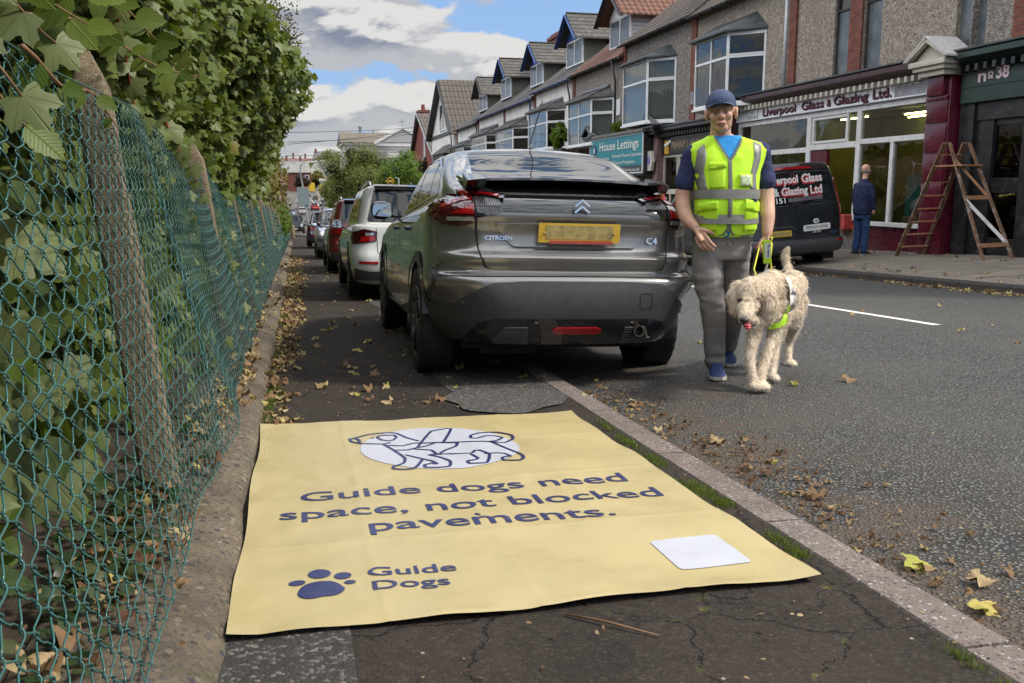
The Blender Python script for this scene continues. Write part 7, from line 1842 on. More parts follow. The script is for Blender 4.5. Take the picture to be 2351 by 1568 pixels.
m = MB(); m.box(13.4, 14.5, 103.5, 113, -3, 3.6); m.box(13.2, 14.5, 103.2, 113.4, 3.6, 4.1, .05); part('porch', m, MBLACKP, g2, world=True)
m = MB(); m.box(14.6, 15.8, 110.2, 112.0, 6.5, 9.9, .02); m.box(14.5, 15.9, 110.0, 112.2, 9.9, 10.2, .02); part('chimney', m, MBRICK, g2, world=True)
m = MB(); m.lathe([(10.15, .25), (10.9, .2), (10.92, .001)], 12, 'z', (15.2, 111, 0)); part('chimney_pot', m, MBRICK2, g2, world=True)
# ---------------------------------------------------------------- white hall
MHALL = M('hall_stucco', (.60, .60, .58), .8, var=.06, vs=1)
hl = thing('white_hall', 'large white hall with pediment and brown tiled roof behind the trees', 'building', (20, 222, zg(215)))
m = MB(); m.box(11.2, 34, 213, 232, -6, 10.9); m.box(10.95, 34.2, 212.7, 232.2, 9.3, 9.6); m.box(10.6, 34.4, 212.3, 232.4, 10.9, 11.4); part('wall', m, MHALL, hl, world=True)
m = MB(); m.add([(10.4, 212, 11.4), (34.6, 212, 11.4), (34.6, 232.6, 11.4), (10.4, 232.6, 11.4), (10.4, 218, 13.9), (34.6, 218, 13.9)], [(0, 1, 5, 4), (1, 2, 5), (2, 3, 4, 5), (3, 0, 4)]); part('roof', m, mat_tiles('hall_tile', (.17, .14, .10), (.13, .11, .085), 1.0, .35, (.25, .22, .13), .4), hl, world=True)
m = MB(); m.prism([(18.3, 11.2), (30.2, 11.2), (24.3, 14.6)], 211.6, 218, 'y'); m.box(18.0, 30.5, 211.5, 212.5, 10.7, 11.3); m.beam((24.3, 211.4, 14.8), (17.8, 211.4, 11.2), .6, .5, (0, 1, 0)); m.beam((24.3, 211.4, 14.8), (30.8, 211.4, 11.2), .6, .5, (0, 1, 0)); part('pediment', m, MHALL, hl, world=True)
m = MB(); m.prism([(19.6, 11.5), (29.0, 11.5), (24.3, 14.0)], 211.3, 211.6, 'y'); part('pediment_panel', m, M('grey_stucco', (.33, .33, .34), .8, var=.1), hl, world=True)
m = MB(); m.box(21.5, 23, 208.5, 212, -6, 8.0); m.box(26.5, 28, 208.5, 212, -6, 8.0); m.box(20.5, 30, 208, 212.3, 8.0, 9.0); part('portico', m, MHALL, hl, world=True)
m = MB(); m.lathe([(13.9, .35), (14.9, .35), (15.0, .5), (15.3, .5), (15.4, .001)], 10, 'z', (15.3, 219, 0)); m.lathe([(13.9, .2), (14.6, .2), (14.7, .001)], 10, 'z', (18.3, 219, 0)); part('roof_vent', m, MLEADL, hl, world=True)
m = MB(); m.tube([(25, 219, 13.8), (25, 219, 17.2)], .05, 5); m.tube([(24.2, 219, 16.6), (25.8, 219, 16.6)], .05, 4); m.tube([(25, 218.5, 17), (25, 219.6, 17)], .04, 4); part('aerial', m, MGUTB, hl, world=True)
# low slate-roofed hall wing in front
m = MB(); m.box(13.2, 16.2, 138, 150, -5, 1.8); 
# ---------------------------------------------------------------- far end of the street
def far_house(name, label, x0, x1, y0, y1, zb, ze, za, wallm, roofm, ridge='x', wins=(), chim=()):
    t = thing(name, label, 'building', ((x0+x1)/2, y0, zb), group='buildings at the far end of the street')
    m = MB(); m.box(x0, x1, y0, y1, zb-3, ze); 
    if ridge == 'y': m.prism([(x0, ze), (x1, ze), ((x0+x1)/2, za-.2)], y0, y1, 'y')
    part('wall', m, wallm, t, world=True)
    m = MB(); o = .5
    if ridge == 'x': m.add([(x0-o, y0-o, ze), (x1+o, y0-o, ze), (x1+o, y1, ze), (x0-o, y1, ze), (x0-o+1.5, (y0+y1)/2, za), (x1+o-1.5, (y0+y1)/2, za)], [(0, 1, 5, 4), (1, 2, 5), (2, 3, 4, 5), (3, 0, 4)])
    else: 
        xm = (x0+x1)/2; m.rings([[(x0-o, y, ze-.2), (xm, y, za), (x1+o, y, ze-.2), (xm, y, za-.5)] for y in (y0-o, y1)], True)
    part('roof', m, roofm, t, world=True)
    if wins:
        m = MB(); g = MB()
        for (xa, xb, za_, zb_) in wins: win_frame(MB(), 0, 0, 1, 0, 1); m.box(xa, xb, y0-.12, y0, za_, zb_); g.box(xa+.25, xb-.25, y0-.16, y0-.12, za_+.25, zb_-.25)
        part('window', m, MUPVC, t, world=True); part('window_glass', g, MGLASSD, t, world=True)
    if chim:
        m = MB()
        for (xa, ya, zc) in chim: m.box(xa-.6, xa+.6, ya-.6, ya+.6, za-2.5, zc); m.box(xa-.75, xa+.75, ya-.75, ya+.75, zc-.3, zc)
        part('chimney', m, MBRICK, t, world=True)
    return t
def pxw(px, py, Z):
    """world point seen at pixel (2351-wide frame) at distance Z: used to set far buildings on their plots"""
    f = Vector((math.sin(YAW)*math.cos(PITCH), math.cos(YAW)*math.cos(PITCH), -math.sin(PITCH))); r_ = Vector((math.cos(YAW), -math.sin(YAW), 0)); u = r_.cross(f)
    d = f+r_*(px-1175.5)/2100-u*(py-784)/2100; h = Vector((math.sin(YAW), math.cos(YAW), 0)); return Vector((0, 0, CZ))+d*(Z/d.dot(h))
MFBR = mat_brick('far_brick', (.22, .075, .05), (.17, .06, .04), (.15, .09, .07), .6, .25); MFSL = M('far_slate', (.13, .125, .13), .8, var=.2, vs=.4); MFRED = M('far_red_tile', (.15, .075, .06), .8, var=.25, vs=.5)
far_house('slate_shop_row', 'slate-roofed row with small black and white gable at the road’s end', 13.0, 36, 520, 532, 4, 12.5, 17.2, M('far_cream', (.50, .45, .34), .8, var=.1, vs=.3), MFSL, 'x', [(16, 18.5, 8.5, 11.5), (21, 23.5, 8.5, 11.5), (27, 29, 8.5, 11.5)])
far_house('timbered_gable', 'white triangular gable edged in black at the road’s end', 8.8, 15.4, 515, 530, 4, 12.0, 17.5, M('far_white', (.62, .60, .54), .8, var=.05), MGUTB, 'y', [(10.5, 13.5, 8.2, 11.2)])
far_house('slate_hall', 'low grey slate-roofed red brick building left of the timbered gable', -6, 8.2, 470, 486, 2, 9.2, 14.5, MFBR, M('far_pale_slate', (.20, .20, .185), .8, var=.2, vs=.4), 'x', [(5.2, 7.2, 4, 8)])
far_house('red_terrace', 'red brick terrace climbing the hill with chimneys and white gables', -16, 6, 560, 590, 2, 13, 18, MFBR, MFSL, 'x', [(-8, -5, 9, 12), (-2, 1, 9, 12)], [(-4, 575, 21), (4, 575, 20.5)])
far_house('red_terrace', 'red roofed terrace highest on the hill with two chimneys', -10, 14, 640, 670, 6, 17.5, 22, MFBR, MFRED, 'x', (), [(0, 655, 25.5), (8, 655, 25)])
far_house('grey_roofed_house', 'long grey roof behind the timbered gable', 12, 40, 600, 615, 8, 19.5, 25, MFBR, MFSL, 'x', (), [(14, 606, 26.5), (30, 606, 26.5)])
far_house('red_brick_house', 'red brick house half hidden behind the signboard on the left', -16, -2.0, 186, 230, -4, 1.8, 5, MFBR, MFRED, 'x', [(-8, -6, -2, 0.5), (-4.5, -2.7, -2, .5)])
far_house('white_front_house', 'white bay-fronted house beside the blue parked car', -22, -6.2, 140, 170, -5, .5, 4, MHALL, MFSL, 'x', [(-10, -8, -3, -.5)])
m = MB(); m.box(13, 22, 470, 490, -1, 6); m.box(12, 23, 468, 472, 5, 6.3); solo('petrol_station_canopy', m, MHALL, 'pale flat-roofed garage with yellow signs at the junction', 'building')
MYEL = M('shop_yellow', (.60, .42, .03), .5, var=.1); MRD2 = M('shop_red', (.45, .04, .03), .5, var=.1)
m = MB(); m.box(4.0, 9.5, 455, 457, .2, 4.2); hb = solo('yellow_hoarding', m, MYEL, 'yellow and red shop hoarding at the junction', 'hoarding')
m = MB(); m.box(4.4, 6.6, 454.6, 455, 1.0, 3.2); part('red_panel', m, MRD2, hb, world=True)
m = MB(); m.box(11.2, 15, 440, 448, -1, 3.2, .3); solo('yellow_bus', m, MYEL, 'yellow single-deck bus waiting at the junction', 'bus')
# trees on the right of the far road and behind
crown_tree('birch_tree', 'large olive-green birch in front of the white hall', (13.2, 100, zg(100)), 8, (7.0, 101, 2.35), (3.8, 4, 3.5), 26000, .17, 'small', LBIRCH, 81, lumps=40, group='trees along the right of the far road')
crown_tree('lime_tree', 'brighter green tree beside the red gable house', (12.3, 92, zg(92)), 6, (10.3, 91, 1.9), (2.4, 3, 2.7), 10000, .19, 'small', LLIME, 82, lumps=20, group='trees along the right of the far road')
crown_tree('street_tree', 'olive tree overhanging the far right pavement beyond the birch', (10.5, 150, zg(150)), 8, (6.9, 150, 1.0), (2.9, 6, 3.3), 9000, .34, 'small', LBIRCH, 83, lumps=20, group='trees along the right of the far road')
crown_tree('street_tree', 'bright green small tree lowest beside the far double yellow lines', (11.5, 175, zg(175)), 8, (7.4, 176, -.9), (2.2, 5, 2.6), 5000, .36, 'small', LLIME, 86, lumps=14, group='trees along the right of the far road')
for i, (px, py, Z, r_, lb, mt) in enumerate([(745, 382, 600, 13, 'golden brown tree on the skyline right of the chimneys', LGOLD), (768, 378, 520, 11, 'round olive tree on the skyline left of the white hall', LBIRCH), (705, 395, 560, 8, 'dark green tree on the skyline beside the lamp post', LBIRCH), (724, 410, 500, 5, 'small dark tree between the slate hall and the gable', LGOLD)]):
    c = pxw(px, py, Z); crown_tree('hill_tree', lb, (c.x, c.y, zg(c.y)), 10, c, (r_, r_, r_*.8), 3500, 1.1, 'small', mt, 90+i, lumps=14, trunk_r=.4, group='trees on the far hill')
# the purple-leaved shrub and low hedges by the junction
crown_tree('copper_tree', 'small purple-leaved tree before the slate hall', (2, 440, zg(440)), 6, (3.2, 440, 4.3), (4.2, 3, 3.2), 2500, .7, 'small', mat_leaf('copper_leaf', [(0, (.03, .012, .018)), (1, (.07, .025, .03))], None), 96, lumps=12, group='trees on the far hill')
crown_tree('garden_shrub', 'rounded green shrub by the blue parked car', (-3.2, 105, zg(105)), 3, (-3.4, 110, -3.4), (1.6, 3, 1.2), 3000, .25, 'small', LLIME, 97, lumps=12)
# ============================================================ STREET FURNITURE
MGALV = M('galvanised_steel', (.33, .37, .38), .5, .4, var=.12, vs=3); MSIGNB = M('sign_back_grey', (.22, .27, .28), .6, .2, var=.08)
lp = thing('lamp_post', 'tall pale grey lamp post at the left kerb, carrying a big grey sign', 'lamp post', (.62, 76.5, zg(76.5)))
m = MB(); z0 = zg(76.5); m.tube([(.95, 76.5, z0), (.92, 76.5, z0+1.6), (.50, 76.5, 2.5), (.52, 76.5, 2.8), (.70, 76.4, 3.02), (1.0, 76.2, 3.10)], [.10, .075, .06, .055, .05, .045], 10); part('column', m, MGALV, lp, smooth=True, world=True)
m = MB(); m.obb((1.40, 76.0, 3.16), (.48, -.05, .05), (0, .12, 0), (-.01, 0, .06)); part('lamp_head', m, MUPVC, lp, world=True)
m = MB(); m.box(.18, 1.12, 76.35, 76.38, .52, 1.16, .01); m.box(.18, 1.12, 76.34, 76.35, .50, .54); m.box(.18, 1.12, 76.35, 76.38, -.28, .49, .01); sp_ = solo('road_sign', m, MSIGNB, 'back of a large grey two-panel road sign on the left lamp post', 'sign')
lp = thing('lamp_post', 'slim lamp post on the right, in front of the birch foliage', 'lamp post', (8.9, 150, zg(150)))
c0 = pxw(779, 470, 150); m = MB(); m.tube([(c0.x+.1, 150, zg(150)), (c0.x, 150, .9), (c0.x-.2, 150, 1.3), (c0.x-.9, 150, 1.5)], [.12, .09, .07, .06], 8); part('column', m, MGALV, lp, smooth=True, world=True); m = MB(); m.box(c0.x-1.7, c0.x-.8, 149.8, 150.2, 1.42, 1.56, .04); part('lamp_head', m, MUPVC, lp, world=True)
m = MB(); m.box(c0.x-.9, c0.x+1.1, 149.6, 149.7, -1.9, -.3, .02); solo('road_sign', m, MSIGNB, 'smaller grey sign back on the right lamp post', 'sign')
c1_ = pxw(915, 410, 88); m = MB(); m.tube([(c1_.x+.05, c1_.y, zg(88)), (c1_.x, c1_.y, c1_.z), (c1_.x-.3, c1_.y, c1_.z+.08)], .06, 8); solo('lamp_post', m, MGALV, 'short pale lamp post in the bushes left of the red house', 'lamp post', smooth=True)
c1_ = pxw(896, 416, 84); dm = thing('diamond_road_sign', 'small black and yellow diamond road sign in front of the green bushes', 'sign', (c1_.x, c1_.y, zg(84)))
m = MB(); m.prism([(c1_.x-.42, c1_.z), (c1_.x, c1_.z-.42), (c1_.x+.42, c1_.z), (c1_.x, c1_.z+.42)], c1_.y, c1_.y+.02, 'y'); part('sign_plate', m, MYEL, dm, world=True); m = MB(); m.prism([(c1_.x-.33, c1_.z), (c1_.x, c1_.z-.33), (c1_.x+.33, c1_.z), (c1_.x, c1_.z+.33)], c1_.y-.01, c1_.y, 'y'); part('sign_face', m, MBLACKP, dm, world=True)
m = MB(); m.box(c1_.x-.2, c1_.x+.2, c1_.y-.02, c1_.y-.01, c1_.z-.07, c1_.z+.07); part('sign_bar', m, MYEL, dm, world=True); m = MB(); m.tube([(c1_.x, c1_.y+.05, zg(84)), (c1_.x, c1_.y+.05, c1_.z)], .04, 8); part('sign_post', m, MGALV, dm, world=True)
m = MB(); m.lathe([(0, .14), (.02, .15), (.82, .14), (.88, .11), (.90, .001)], 16, 'z', (0, 0, 0)); o = solo('bollard', m, MPOST, 'short round concrete bollard standing where the pavement ends', 'bollard', smooth=True); o.location = (-.22, 62.5, zg(62.5))
# overhead wires
m = MB()
def wire(a, b, sag, r_=.02):
    a, b = Vector(a), Vector(b); m.tube([a.lerp(b, s)+Vector((0, 0, -sag*4*s*(1-s))) for s in [i/12 for i in range(13)]], r_, 4)
wire(pxw(660, 304, 60), pxw(960, 292, 110), .1, .022); wire(pxw(660, 326, 60), pxw(952, 307, 112), .15, .022); wire(pxw(660, 331, 90), pxw(960, 300, 112), .1, .03); wire(pxw(660, 357, 90), pxw(800, 350, 200), .2, .03)
solo('overhead_wires', m, MGUTB, 'thin overhead cables crossing the sky below the clouds', 'cables')
# ============================================================ LADDER
MLAD = M('paint_splashed_wood', (.16, .085, .045), .7, var=.35, vs=10, dirt=(.50, .48, .44), dscale=14, damt=.75, bump=.3, bs=30)
MLAD2 = M('bare_wood', (.30, .14, .06), .6, var=.2, vs=10, dirt=(.45, .42, .38), dscale=16, damt=.4)
ld = thing('stepladder', 'paint-splashed wooden stepladder standing open in front of the maroon pilaster', 'ladder', (11.3, 14.5, gz(11.3, 14.5)))
LX = 11.35
fz = lambda y, x=LX: gz(x, y)
Fa = [Vector((LX-.02, 15.62, fz(15.6))), Vector((LX+.44, 15.42, fz(15.6, LX+.44)))]; Ta = [Vector((LX+.0, 14.50, 1.80)), Vector((LX+.34, 14.42, 1.80))]
Fb = [Vector((LX+.0, 13.32, fz(13.3))), Vector((LX+.44, 13.16, fz(13.3, LX+.44)))]; Tb = [Vector((LX+.0, 14.38, 1.80)), Vector((LX+.34, 14.30, 1.80))]
m = MB()
for a, b_ in zip(Fa, Ta): m.beam(a, b_, .03, .095, (1, 0, 0))
part('ladder_stile', m, MLAD, ld, world=True)
for i in range(8):
    s = (i+.75)/8.6; m = MB(); a = Fa[0].lerp(Ta[0], s); b_ = Fa[1].lerp(Ta[1], s); m.beam(a, b_, .10, .022, (0, 0, 1)); part('ladder_step', m, MLAD2, ld, world=True)
m = MB()
for a, b_ in zip(Fb, Tb): m.beam(a, b_, .03, .055, (1, 0, 0))
part('back_leg', m, MLAD, ld, world=True)
m = MB()
for s in (.12, .52): m.beam(Fb[0].lerp(Tb[0], s), Fb[1].lerp(Tb[1], s), .02, .07, (0, 0, 1))
m.beam(Fb[0].lerp(Tb[0], .86), Fb[1].lerp(Tb[1], .5), .015, .04, (0, 0, 1)); part('cross_rail', m, MLAD2, ld, world=True)
m = MB(); m.beam(Fb[0].lerp(Tb[0], .5), Fb[1].lerp(Tb[1], .13), .02, .055, (0, 0, 1)); part('white_brace', m, MWWOOD, ld, world=True)
m = MB(); m.box(LX-.03, LX+.42, 14.0, 14.72, 1.38, 1.41, .004); m.v = [(a, b_, c+.0) for a, b_, c in m.v]; part('platform', m, MLAD2, ld, world=True)
# ============================================================ PEOPLE AND DOG
def remesh(mb, voxel, smooth=4, disp=None, fac=.5):
    me = mesh_from('flesh', mb.v, mb.f); o = bpy.data.objects.new('tmp_flesh', me); COL.objects.link(o)
    md = o.modifiers.new('r', 'REMESH'); md.mode = 'VOXEL'; md.voxel_size = voxel; md.adaptivity = 0
    if smooth: ms = o.modifiers.new('s', 'SMOOTH'); ms.factor = fac; ms.iterations = smooth
    dg = bpy.context.evaluated_depsgraph_get(); me2 = bpy.data.meshes.new_from_object(o.evaluated_get(dg))
    r_ = MB()
    if disp: r_.v = [tuple(p.co+p.normal*disp(p.co, p.normal)) for p in me2.vertices]
    else: r_.v = [p.co[:] for p in me2.vertices]
    r_.f = [tuple(p.vertices) for p in me2.polygons]
    bpy.data.objects.remove(o); bpy.data.meshes.remove(me2); return r_
def limb(m, pts, rad, n=14):
    """tapered limb with round ends"""
    P_ = [Vector(p) for p in pts]; Q = []; r_ = []
    for i in range(len(P_)-1):
        for s in (0, .25, .5, .75):
            a, b, c, d_ = P_[max(0, i-1)], P_[i], P_[i+1], P_[min(len(P_)-1, i+2)]
            Q.append(.5*((2*b)+(-a+c)*s+(2*a-5*b+4*c-d_)*s*s+(-a+3*b-3*c+d_)*s**3)); r_.append(rad[i]+(rad[i+1]-rad[i])*s)
    Q.append(P_[-1]); r_.append(rad[-1]); m.tube(Q, r_, n)
    m.ball(P_[0], rad[0], n=12, m=8); m.ball(P_[-1], rad[-1], n=12, m=8); return m
def loft(levels, n=48, e=2.4):
    """levels: (z, cx, cy, rx, ry) -> closed shell of rounded-rectangle sections"""
    rings = []
    L = []
    for i in range(len(levels)-1):
        for s in (0, .25, .5, .75): L.append([a+(b-a)*(s*s*(3-2*s)*.5+s*.5) for a, b in zip(levels[i], levels[i+1])])
    L.append(levels[-1])
    for z, cx, cy_, rx, ry in L:
        rings.append([(cx+rx*math.copysign(abs(math.cos(a))**(2/e), math.cos(a)), cy_+ry*math.copysign(abs(math.sin(a))**(2/e), math.sin(a)), z) for a in [2*math.pi*j/n for j in range(n)]])
    return rings
def hand(m, w_, d_, pal, curl, thumb, s=1.0, spread=.10):
    """wrist point, finger direction, palm normal; curl per joint; thumb side vector"""
    w_, d_, pal, thumb = Vector(w_), Vector(d_).normalized(), Vector(pal).normalized(), Vector(thumb).normalized()
    kn = w_+d_*.085*s
    m.tube([w_-d_*.01, w_+d_*.03*s, w_+d_*.06*s, kn], [.024*s, .028*s, .033*s, .030*s], 12, flat=.55)
    for i, (o_, L, r_) in enumerate(((-.030, .068, .0085), (-.010, .078, .0088), (.010, .073, .0084), (.029, .058, .0075))):
        base = w_+d_*(.082-.004*abs(i-1.3))*s-thumb*o_*s
        dd = (d_-thumb*o_*spread*30*.1).normalized(); p = base.copy(); pts = [w_+d_*.05*s-thumb*o_*.8*s, p.copy()]; ax = pal
        cur = 0
        for j, f in enumerate((.45, .32, .23)):
            cur += curl[j]*(1+.12*i); v = dd*math.cos(cur)+ax*math.sin(cur); p = p+v*L*f*s*1.0; pts.append(p.copy())
        limb(m, pts, [r_*s*1.15, r_*s*1.05, r_*s, r_*s*.95, r_*s*.8], 9)
    tb = w_+d_*.025*s+thumb*.022*s
    td = (thumb*.75+d_*.75+pal*.25).normalized()
    limb(m, [w_+d_*.01*s, tb, tb+td*.035*s, tb+(td+d_*.35+pal*.35).normalized()*.066*s], [.015*s, .0145*s, .0115*s, .009*s], 9)
MSKIN = M('skin', (.58, .34, .235), .5, var=.14, vs=16, bump=.12, bs=90, bd=.004, sss=.12, dirt=(.55, .26, .18), dscale=7, damt=.35)
MHAIR = M('grey_hair', (.30, .27, .24), .8, var=.4, vs=60, bump=.6, bs=150)
MVEST = M('hi_vis_yellow', (.52, .86, .03), .8, var=.07, vs=5, bump=.35, bs=9, bd=.02)
MTAPE = M('reflective_tape', (.24, .235, .215), .45, .25, var=.18, vs=10, bump=.2, bs=30)
MPIPE = M('grey_piping', (.14, .14, .13), .7, var=.1)
MNAVYT = M('navy_cloth', (.020, .026, .090), .85, var=.2, vs=12, bump=.4, bs=14, bd=.02)
MBLUET = M('bright_blue_cloth', (.015, .25, .62), .8, var=.15, vs=14, bump=.4, bs=16, bd=.02)
MTROU = M('grey_trouser_cloth', (.235, .218, .205), .8, var=.10, vs=6, bump=.3, bs=22, bd=.01)
MSHOE = M('blue_canvas', (.022, .045, .14), .75, var=.25, vs=18, bump=.4, bs=80)
MSOLE = M('white_rubber', (.52, .50, .42), .6, var=.15, dirt=(.3, .27, .2))
MEYE = M('eye_white', (.5, .46, .42), .25, var=0); MIRIS = M('iris', (.03, .02, .015), .15, var=0)
MLIP = M('lips', (.38, .15, .12), .5, var=.1)
def folds(p, n):
    a = mnoise.noise((p.x*5, p.y*5, p.z*13)); b = mnoise.noise((p.x*11+3, p.y*11, p.z*27))
    k_ = .3+.9*math.exp(-((p.z-.55)/.13)**2)+.9*math.exp(-((p.z-.12)/.09)**2)+.5*math.exp(-((p.z-.82)/.08)**2)
    return (.007*a+.006*b-.006*max(0, mnoise.noise((p.x*6+9, p.y*6, p.z*20)))**.5)*k_
def shoe(parent, x, y, z, yaw, toe_up=0.0, s=1.0):
    """toe towards -y"""
    Rm = Matrix.Translation((x, y, z)) @ Matrix.Rotation(yaw, 4, 'Z') @ Matrix.Rotation(toe_up, 4, 'X') @ Matrix.Scale(s, 4)
    sh = thing_part('shoe', parent)
    prof = [(.13, .030, .035, .075), (.10, .036, .06, .11), (.05, .037, .055, .115), (0, .037, .05, .10), (-.05, .043, .045, .080), (-.10, .048, .04, .062), (-.14, .042, .03, .046), (-.165, .022, .015, .030)]
    m = MB(); m.rings([[(w_*math.copysign(abs(math.cos(a))**.8, math.cos(a)), yy, .028+(h_-.028)*(max(0, math.sin(a))**.8) if math.sin(a) > 0 else .022) for a in [2*math.pi*j/20 for j in range(20)]] for yy, w_, q, h_ in prof]); m.xf(Rm)
    part('upper', m, MSHOE, sh, smooth=True)
    m = MB(); m.rings([[(w_*1.10*math.copysign(abs(math.cos(a))**.6, math.cos(a)), yy*1.03, (.030 if math.sin(a) > 0 else (.0 if yy > -.12 else .012))) for a in [2*math.pi*j/20 for j in range(20)]] for yy, w_, q, h_ in prof]); m.xf(Rm)
    part('sole', m, MSOLE, sh, auto=40)
    m = MB()
    for i in range(5):
        yy = .015-.022*i; zz = .098-.0085*i; m.tube([(-.020, yy, zz-.012), (0, yy-.004, zz+.006), (.020, yy, zz-.012)], .0032, 5)
    for q in (-1, 1): m.tube([(0, .02, .108), (q*.02, .012, .122), (q*.035, .0, .105)], .003, 5)
    m.xf(Rm); part('laces', m, MNAVYT, sh, smooth=True)
def head(m, c, yaw=0.0, tilt=0.0, roll=0.0, s=1.0, extra=True):
    """adds a head looking towards -y"""
    H = MB(); 
    H.ball((0, .012, .035), .076, .096, .088, 20, 14); H.ball((0, -.022, -.030), .060, .066, .072, 18, 12); H.ball((0, -.050, -.080), .036, .032, .028, 12, 8)
    H.ball((0, -.015, -.062), .056, .055, .042, 14, 10)
    for q in (-1, 1):
        H.ball((q*.036, -.062, -.022), .025, .022, .024, 12, 8)           # cheek
        H.ball((q*.030, -.074, .024), .026, .014, .0085, 12, 8)           # brow
        H.ball((q*.078, .012, -.008), .010, .022, .034, 12, 8, Matrix.Rotation(q*.25, 3, 'Z'))   # ear
        H.ball((q*.085, .010, .012), .008, .012, .014, 8, 6)
    H.tube([(0, -.080, .020), (0, -.094, -.004), (0, -.104, -.024)], [.010, .012, .0155], 10); H.ball((0, -.101, -.026), .017, .015, .012, 10, 8)
    for q in (-1, 1): H.ball((q*.013, -.093, -.028), .009, .011, .009, 8, 6)
    H.ball((0, -.084, -.056), .026, .012, .008, 12, 8); H.ball((0, -.082, -.066), .023, .012, .008, 12, 8)
    T = Matrix.Translation(c) @ Matrix.Rotation(yaw, 4, 'Z') @ Matrix.Rotation(tilt, 4, 'X') @ Matrix.Rotation(roll, 4, 'Y') @ Matrix.Scale(s, 4)
    H.xf(T); m.add(H.v, H.f); return T
def face_bits(T, parent):
    for q in (-1, 1):
        m = MB(); m.ball((q*.030, -.0735, -.002), .0105, .009, .0075, 12, 8); m.xf(T); e = part('eye', m, MEYE, parent, smooth=True)
        m = MB(); m.ball((q*.029, -.0795, -.003), .0066, .0045, .0066, 10, 6); m.xf(T); part('iris', m, MIRIS, e, smooth=True)
        m = MB(); m.ball((q*.030, -.0750, .0035), .014, .0105, .0060, 12, 8); m.xf(T); part('eyelid', m, MSKIN, e, smooth=True)
        m = MB(); m.tube([(q*.014, -.088, .018), (q*.030, -.090, .024), (q*.048, -.080, .019)], [.0028, .0035, .002], 6); m.xf(T); part('eyebrow', m, MHAIR, parent, smooth=True)
    m = MB(); m.tube([(-.024, -.0895, -.062), (-.010, -.0955, -.0585), (0, -.0965, -.0600), (.010, -.0955, -.0585), (.024, -.0895, -.062)], [.002, .0042, .0036, .0042, .002], 8); m.xf(T); part('lips', m, MLIP, parent, smooth=True)
    m = MB(); m.tube([(-.021, -.0885, -.067), (0, -.0945, -.0695), (.021, -.0885, -.067)], [.002, .0052, .002], 8); m.xf(T); part('lips', m, MLIP, parent, smooth=True)
# ---------------------------------------------------------------- the man in the vest
MX, MY = 2.57, 5.25
man = thing('person', 'man in yellow high-visibility vest, navy cap and grey trousers, holding the dog’s lead', 'person', (MX, MY, gz(MX, MY)), -YAW)
g = Vector((0, 0, 0))
m = MB()
for r_ in [loft([(.78, .0, .03, .15, .11), (.95, .0, .02, .175, .13), (1.1, .0, .0, .175, .135), (1.25, 0, 0, .18, .12), (1.36, 0, .01, .165, .10), (1.43, .0, .02, .11, .075), (1.50, -.02, .02, .065, .06)], 32)]: m.rings(r_)
limb(m, [(-.03, .025, 1.44), (-.035, .0, 1.52), (-.038, -.01, 1.58)], [.072, .063, .060])
T = head(m, (-.042, -.030, 1.625), R(-14), R(1), R(-5), 1.10)
# arms: picture-left relaxed with open hand, picture-right closed on the handle
limb(m, [(-.165, .02, 1.33), (-.225, .03, 1.23), (-.250, .02, 1.10), (-.235, -.05, 1.00), (-.195, -.11, .945)], [.045, .050, .048, .043, .030])
hand(m, (-.192, -.115, .94), (.34, -.22, -.62), (.60, .62, .10), (.14, .28, .25), (.62, -.30, .42), 1.12)
limb(m, [(.175, .02, 1.34), (.246, .03, 1.24), (.264, .01, 1.11), (.262, -.05, 1.00), (.250, -.09, .905)], [.045, .052, .050, .044, .031])
hand(m, (.250, -.092, .90), (-.02, -.05, -1), (-.30, -.85, .1), (1.15, 1.35, .9), (-.9, -.35, -.2), 1.12)
limb(m, [(-.085, .01, .82), (-.080, -.01, .62), (-.052, -.03, .46), (-.030, -.01, .28), (-.012, .02, .09)], [.08, .06, .05, .042, .038]); limb(m, [(.095, .05, .82), (.105, .09, .64), (.125, .15, .48), (.145, .28, .30), (.17, .45, .13)], [.08, .06, .05, .042, .038])
part('body', remesh(m, .0042, 3), MSKIN, man, smooth=True)
face_bits(T, man)
# trousers
m = MB(); m.rings(loft([(.74, .005, .03, .165, .125), (.85, .005, .03, .185, .14), (.93, .005, .02, .183, .138), (.95, .005, .02, .17, .13)], 32))
limb(m, [(-.085, .01, .82), (-.080, -.01, .62), (-.052, -.03, .46), (-.030, -.01, .28), (-.012, .015, .085)], [.102, .096, .080, .070, .066], 18)
limb(m, [(.095, .05, .82), (.105, .09, .64), (.125, .15, .48), (.145, .28, .30), (.17, .45, .125)], [.102, .090, .076, .068, .064], 18)
part('trousers', remesh(m, .0065, 4, folds), MTROU, man, smooth=True)
m = MB()
for q in (-1, 1): m.tube([(.015+q*.012, -.128, .94), (.018+q*.016, -.140, .87), (.018+q*.020, -.138, .835)], [.002, .002, .0045], 6)
part('drawstring', m, MPIPE, man, smooth=True)
shoe(man, -.012, -.02, .0, R(-8), R(0), 1.08); shoe(man, .168, .47, .018, R(-4), R(9), 1.05)
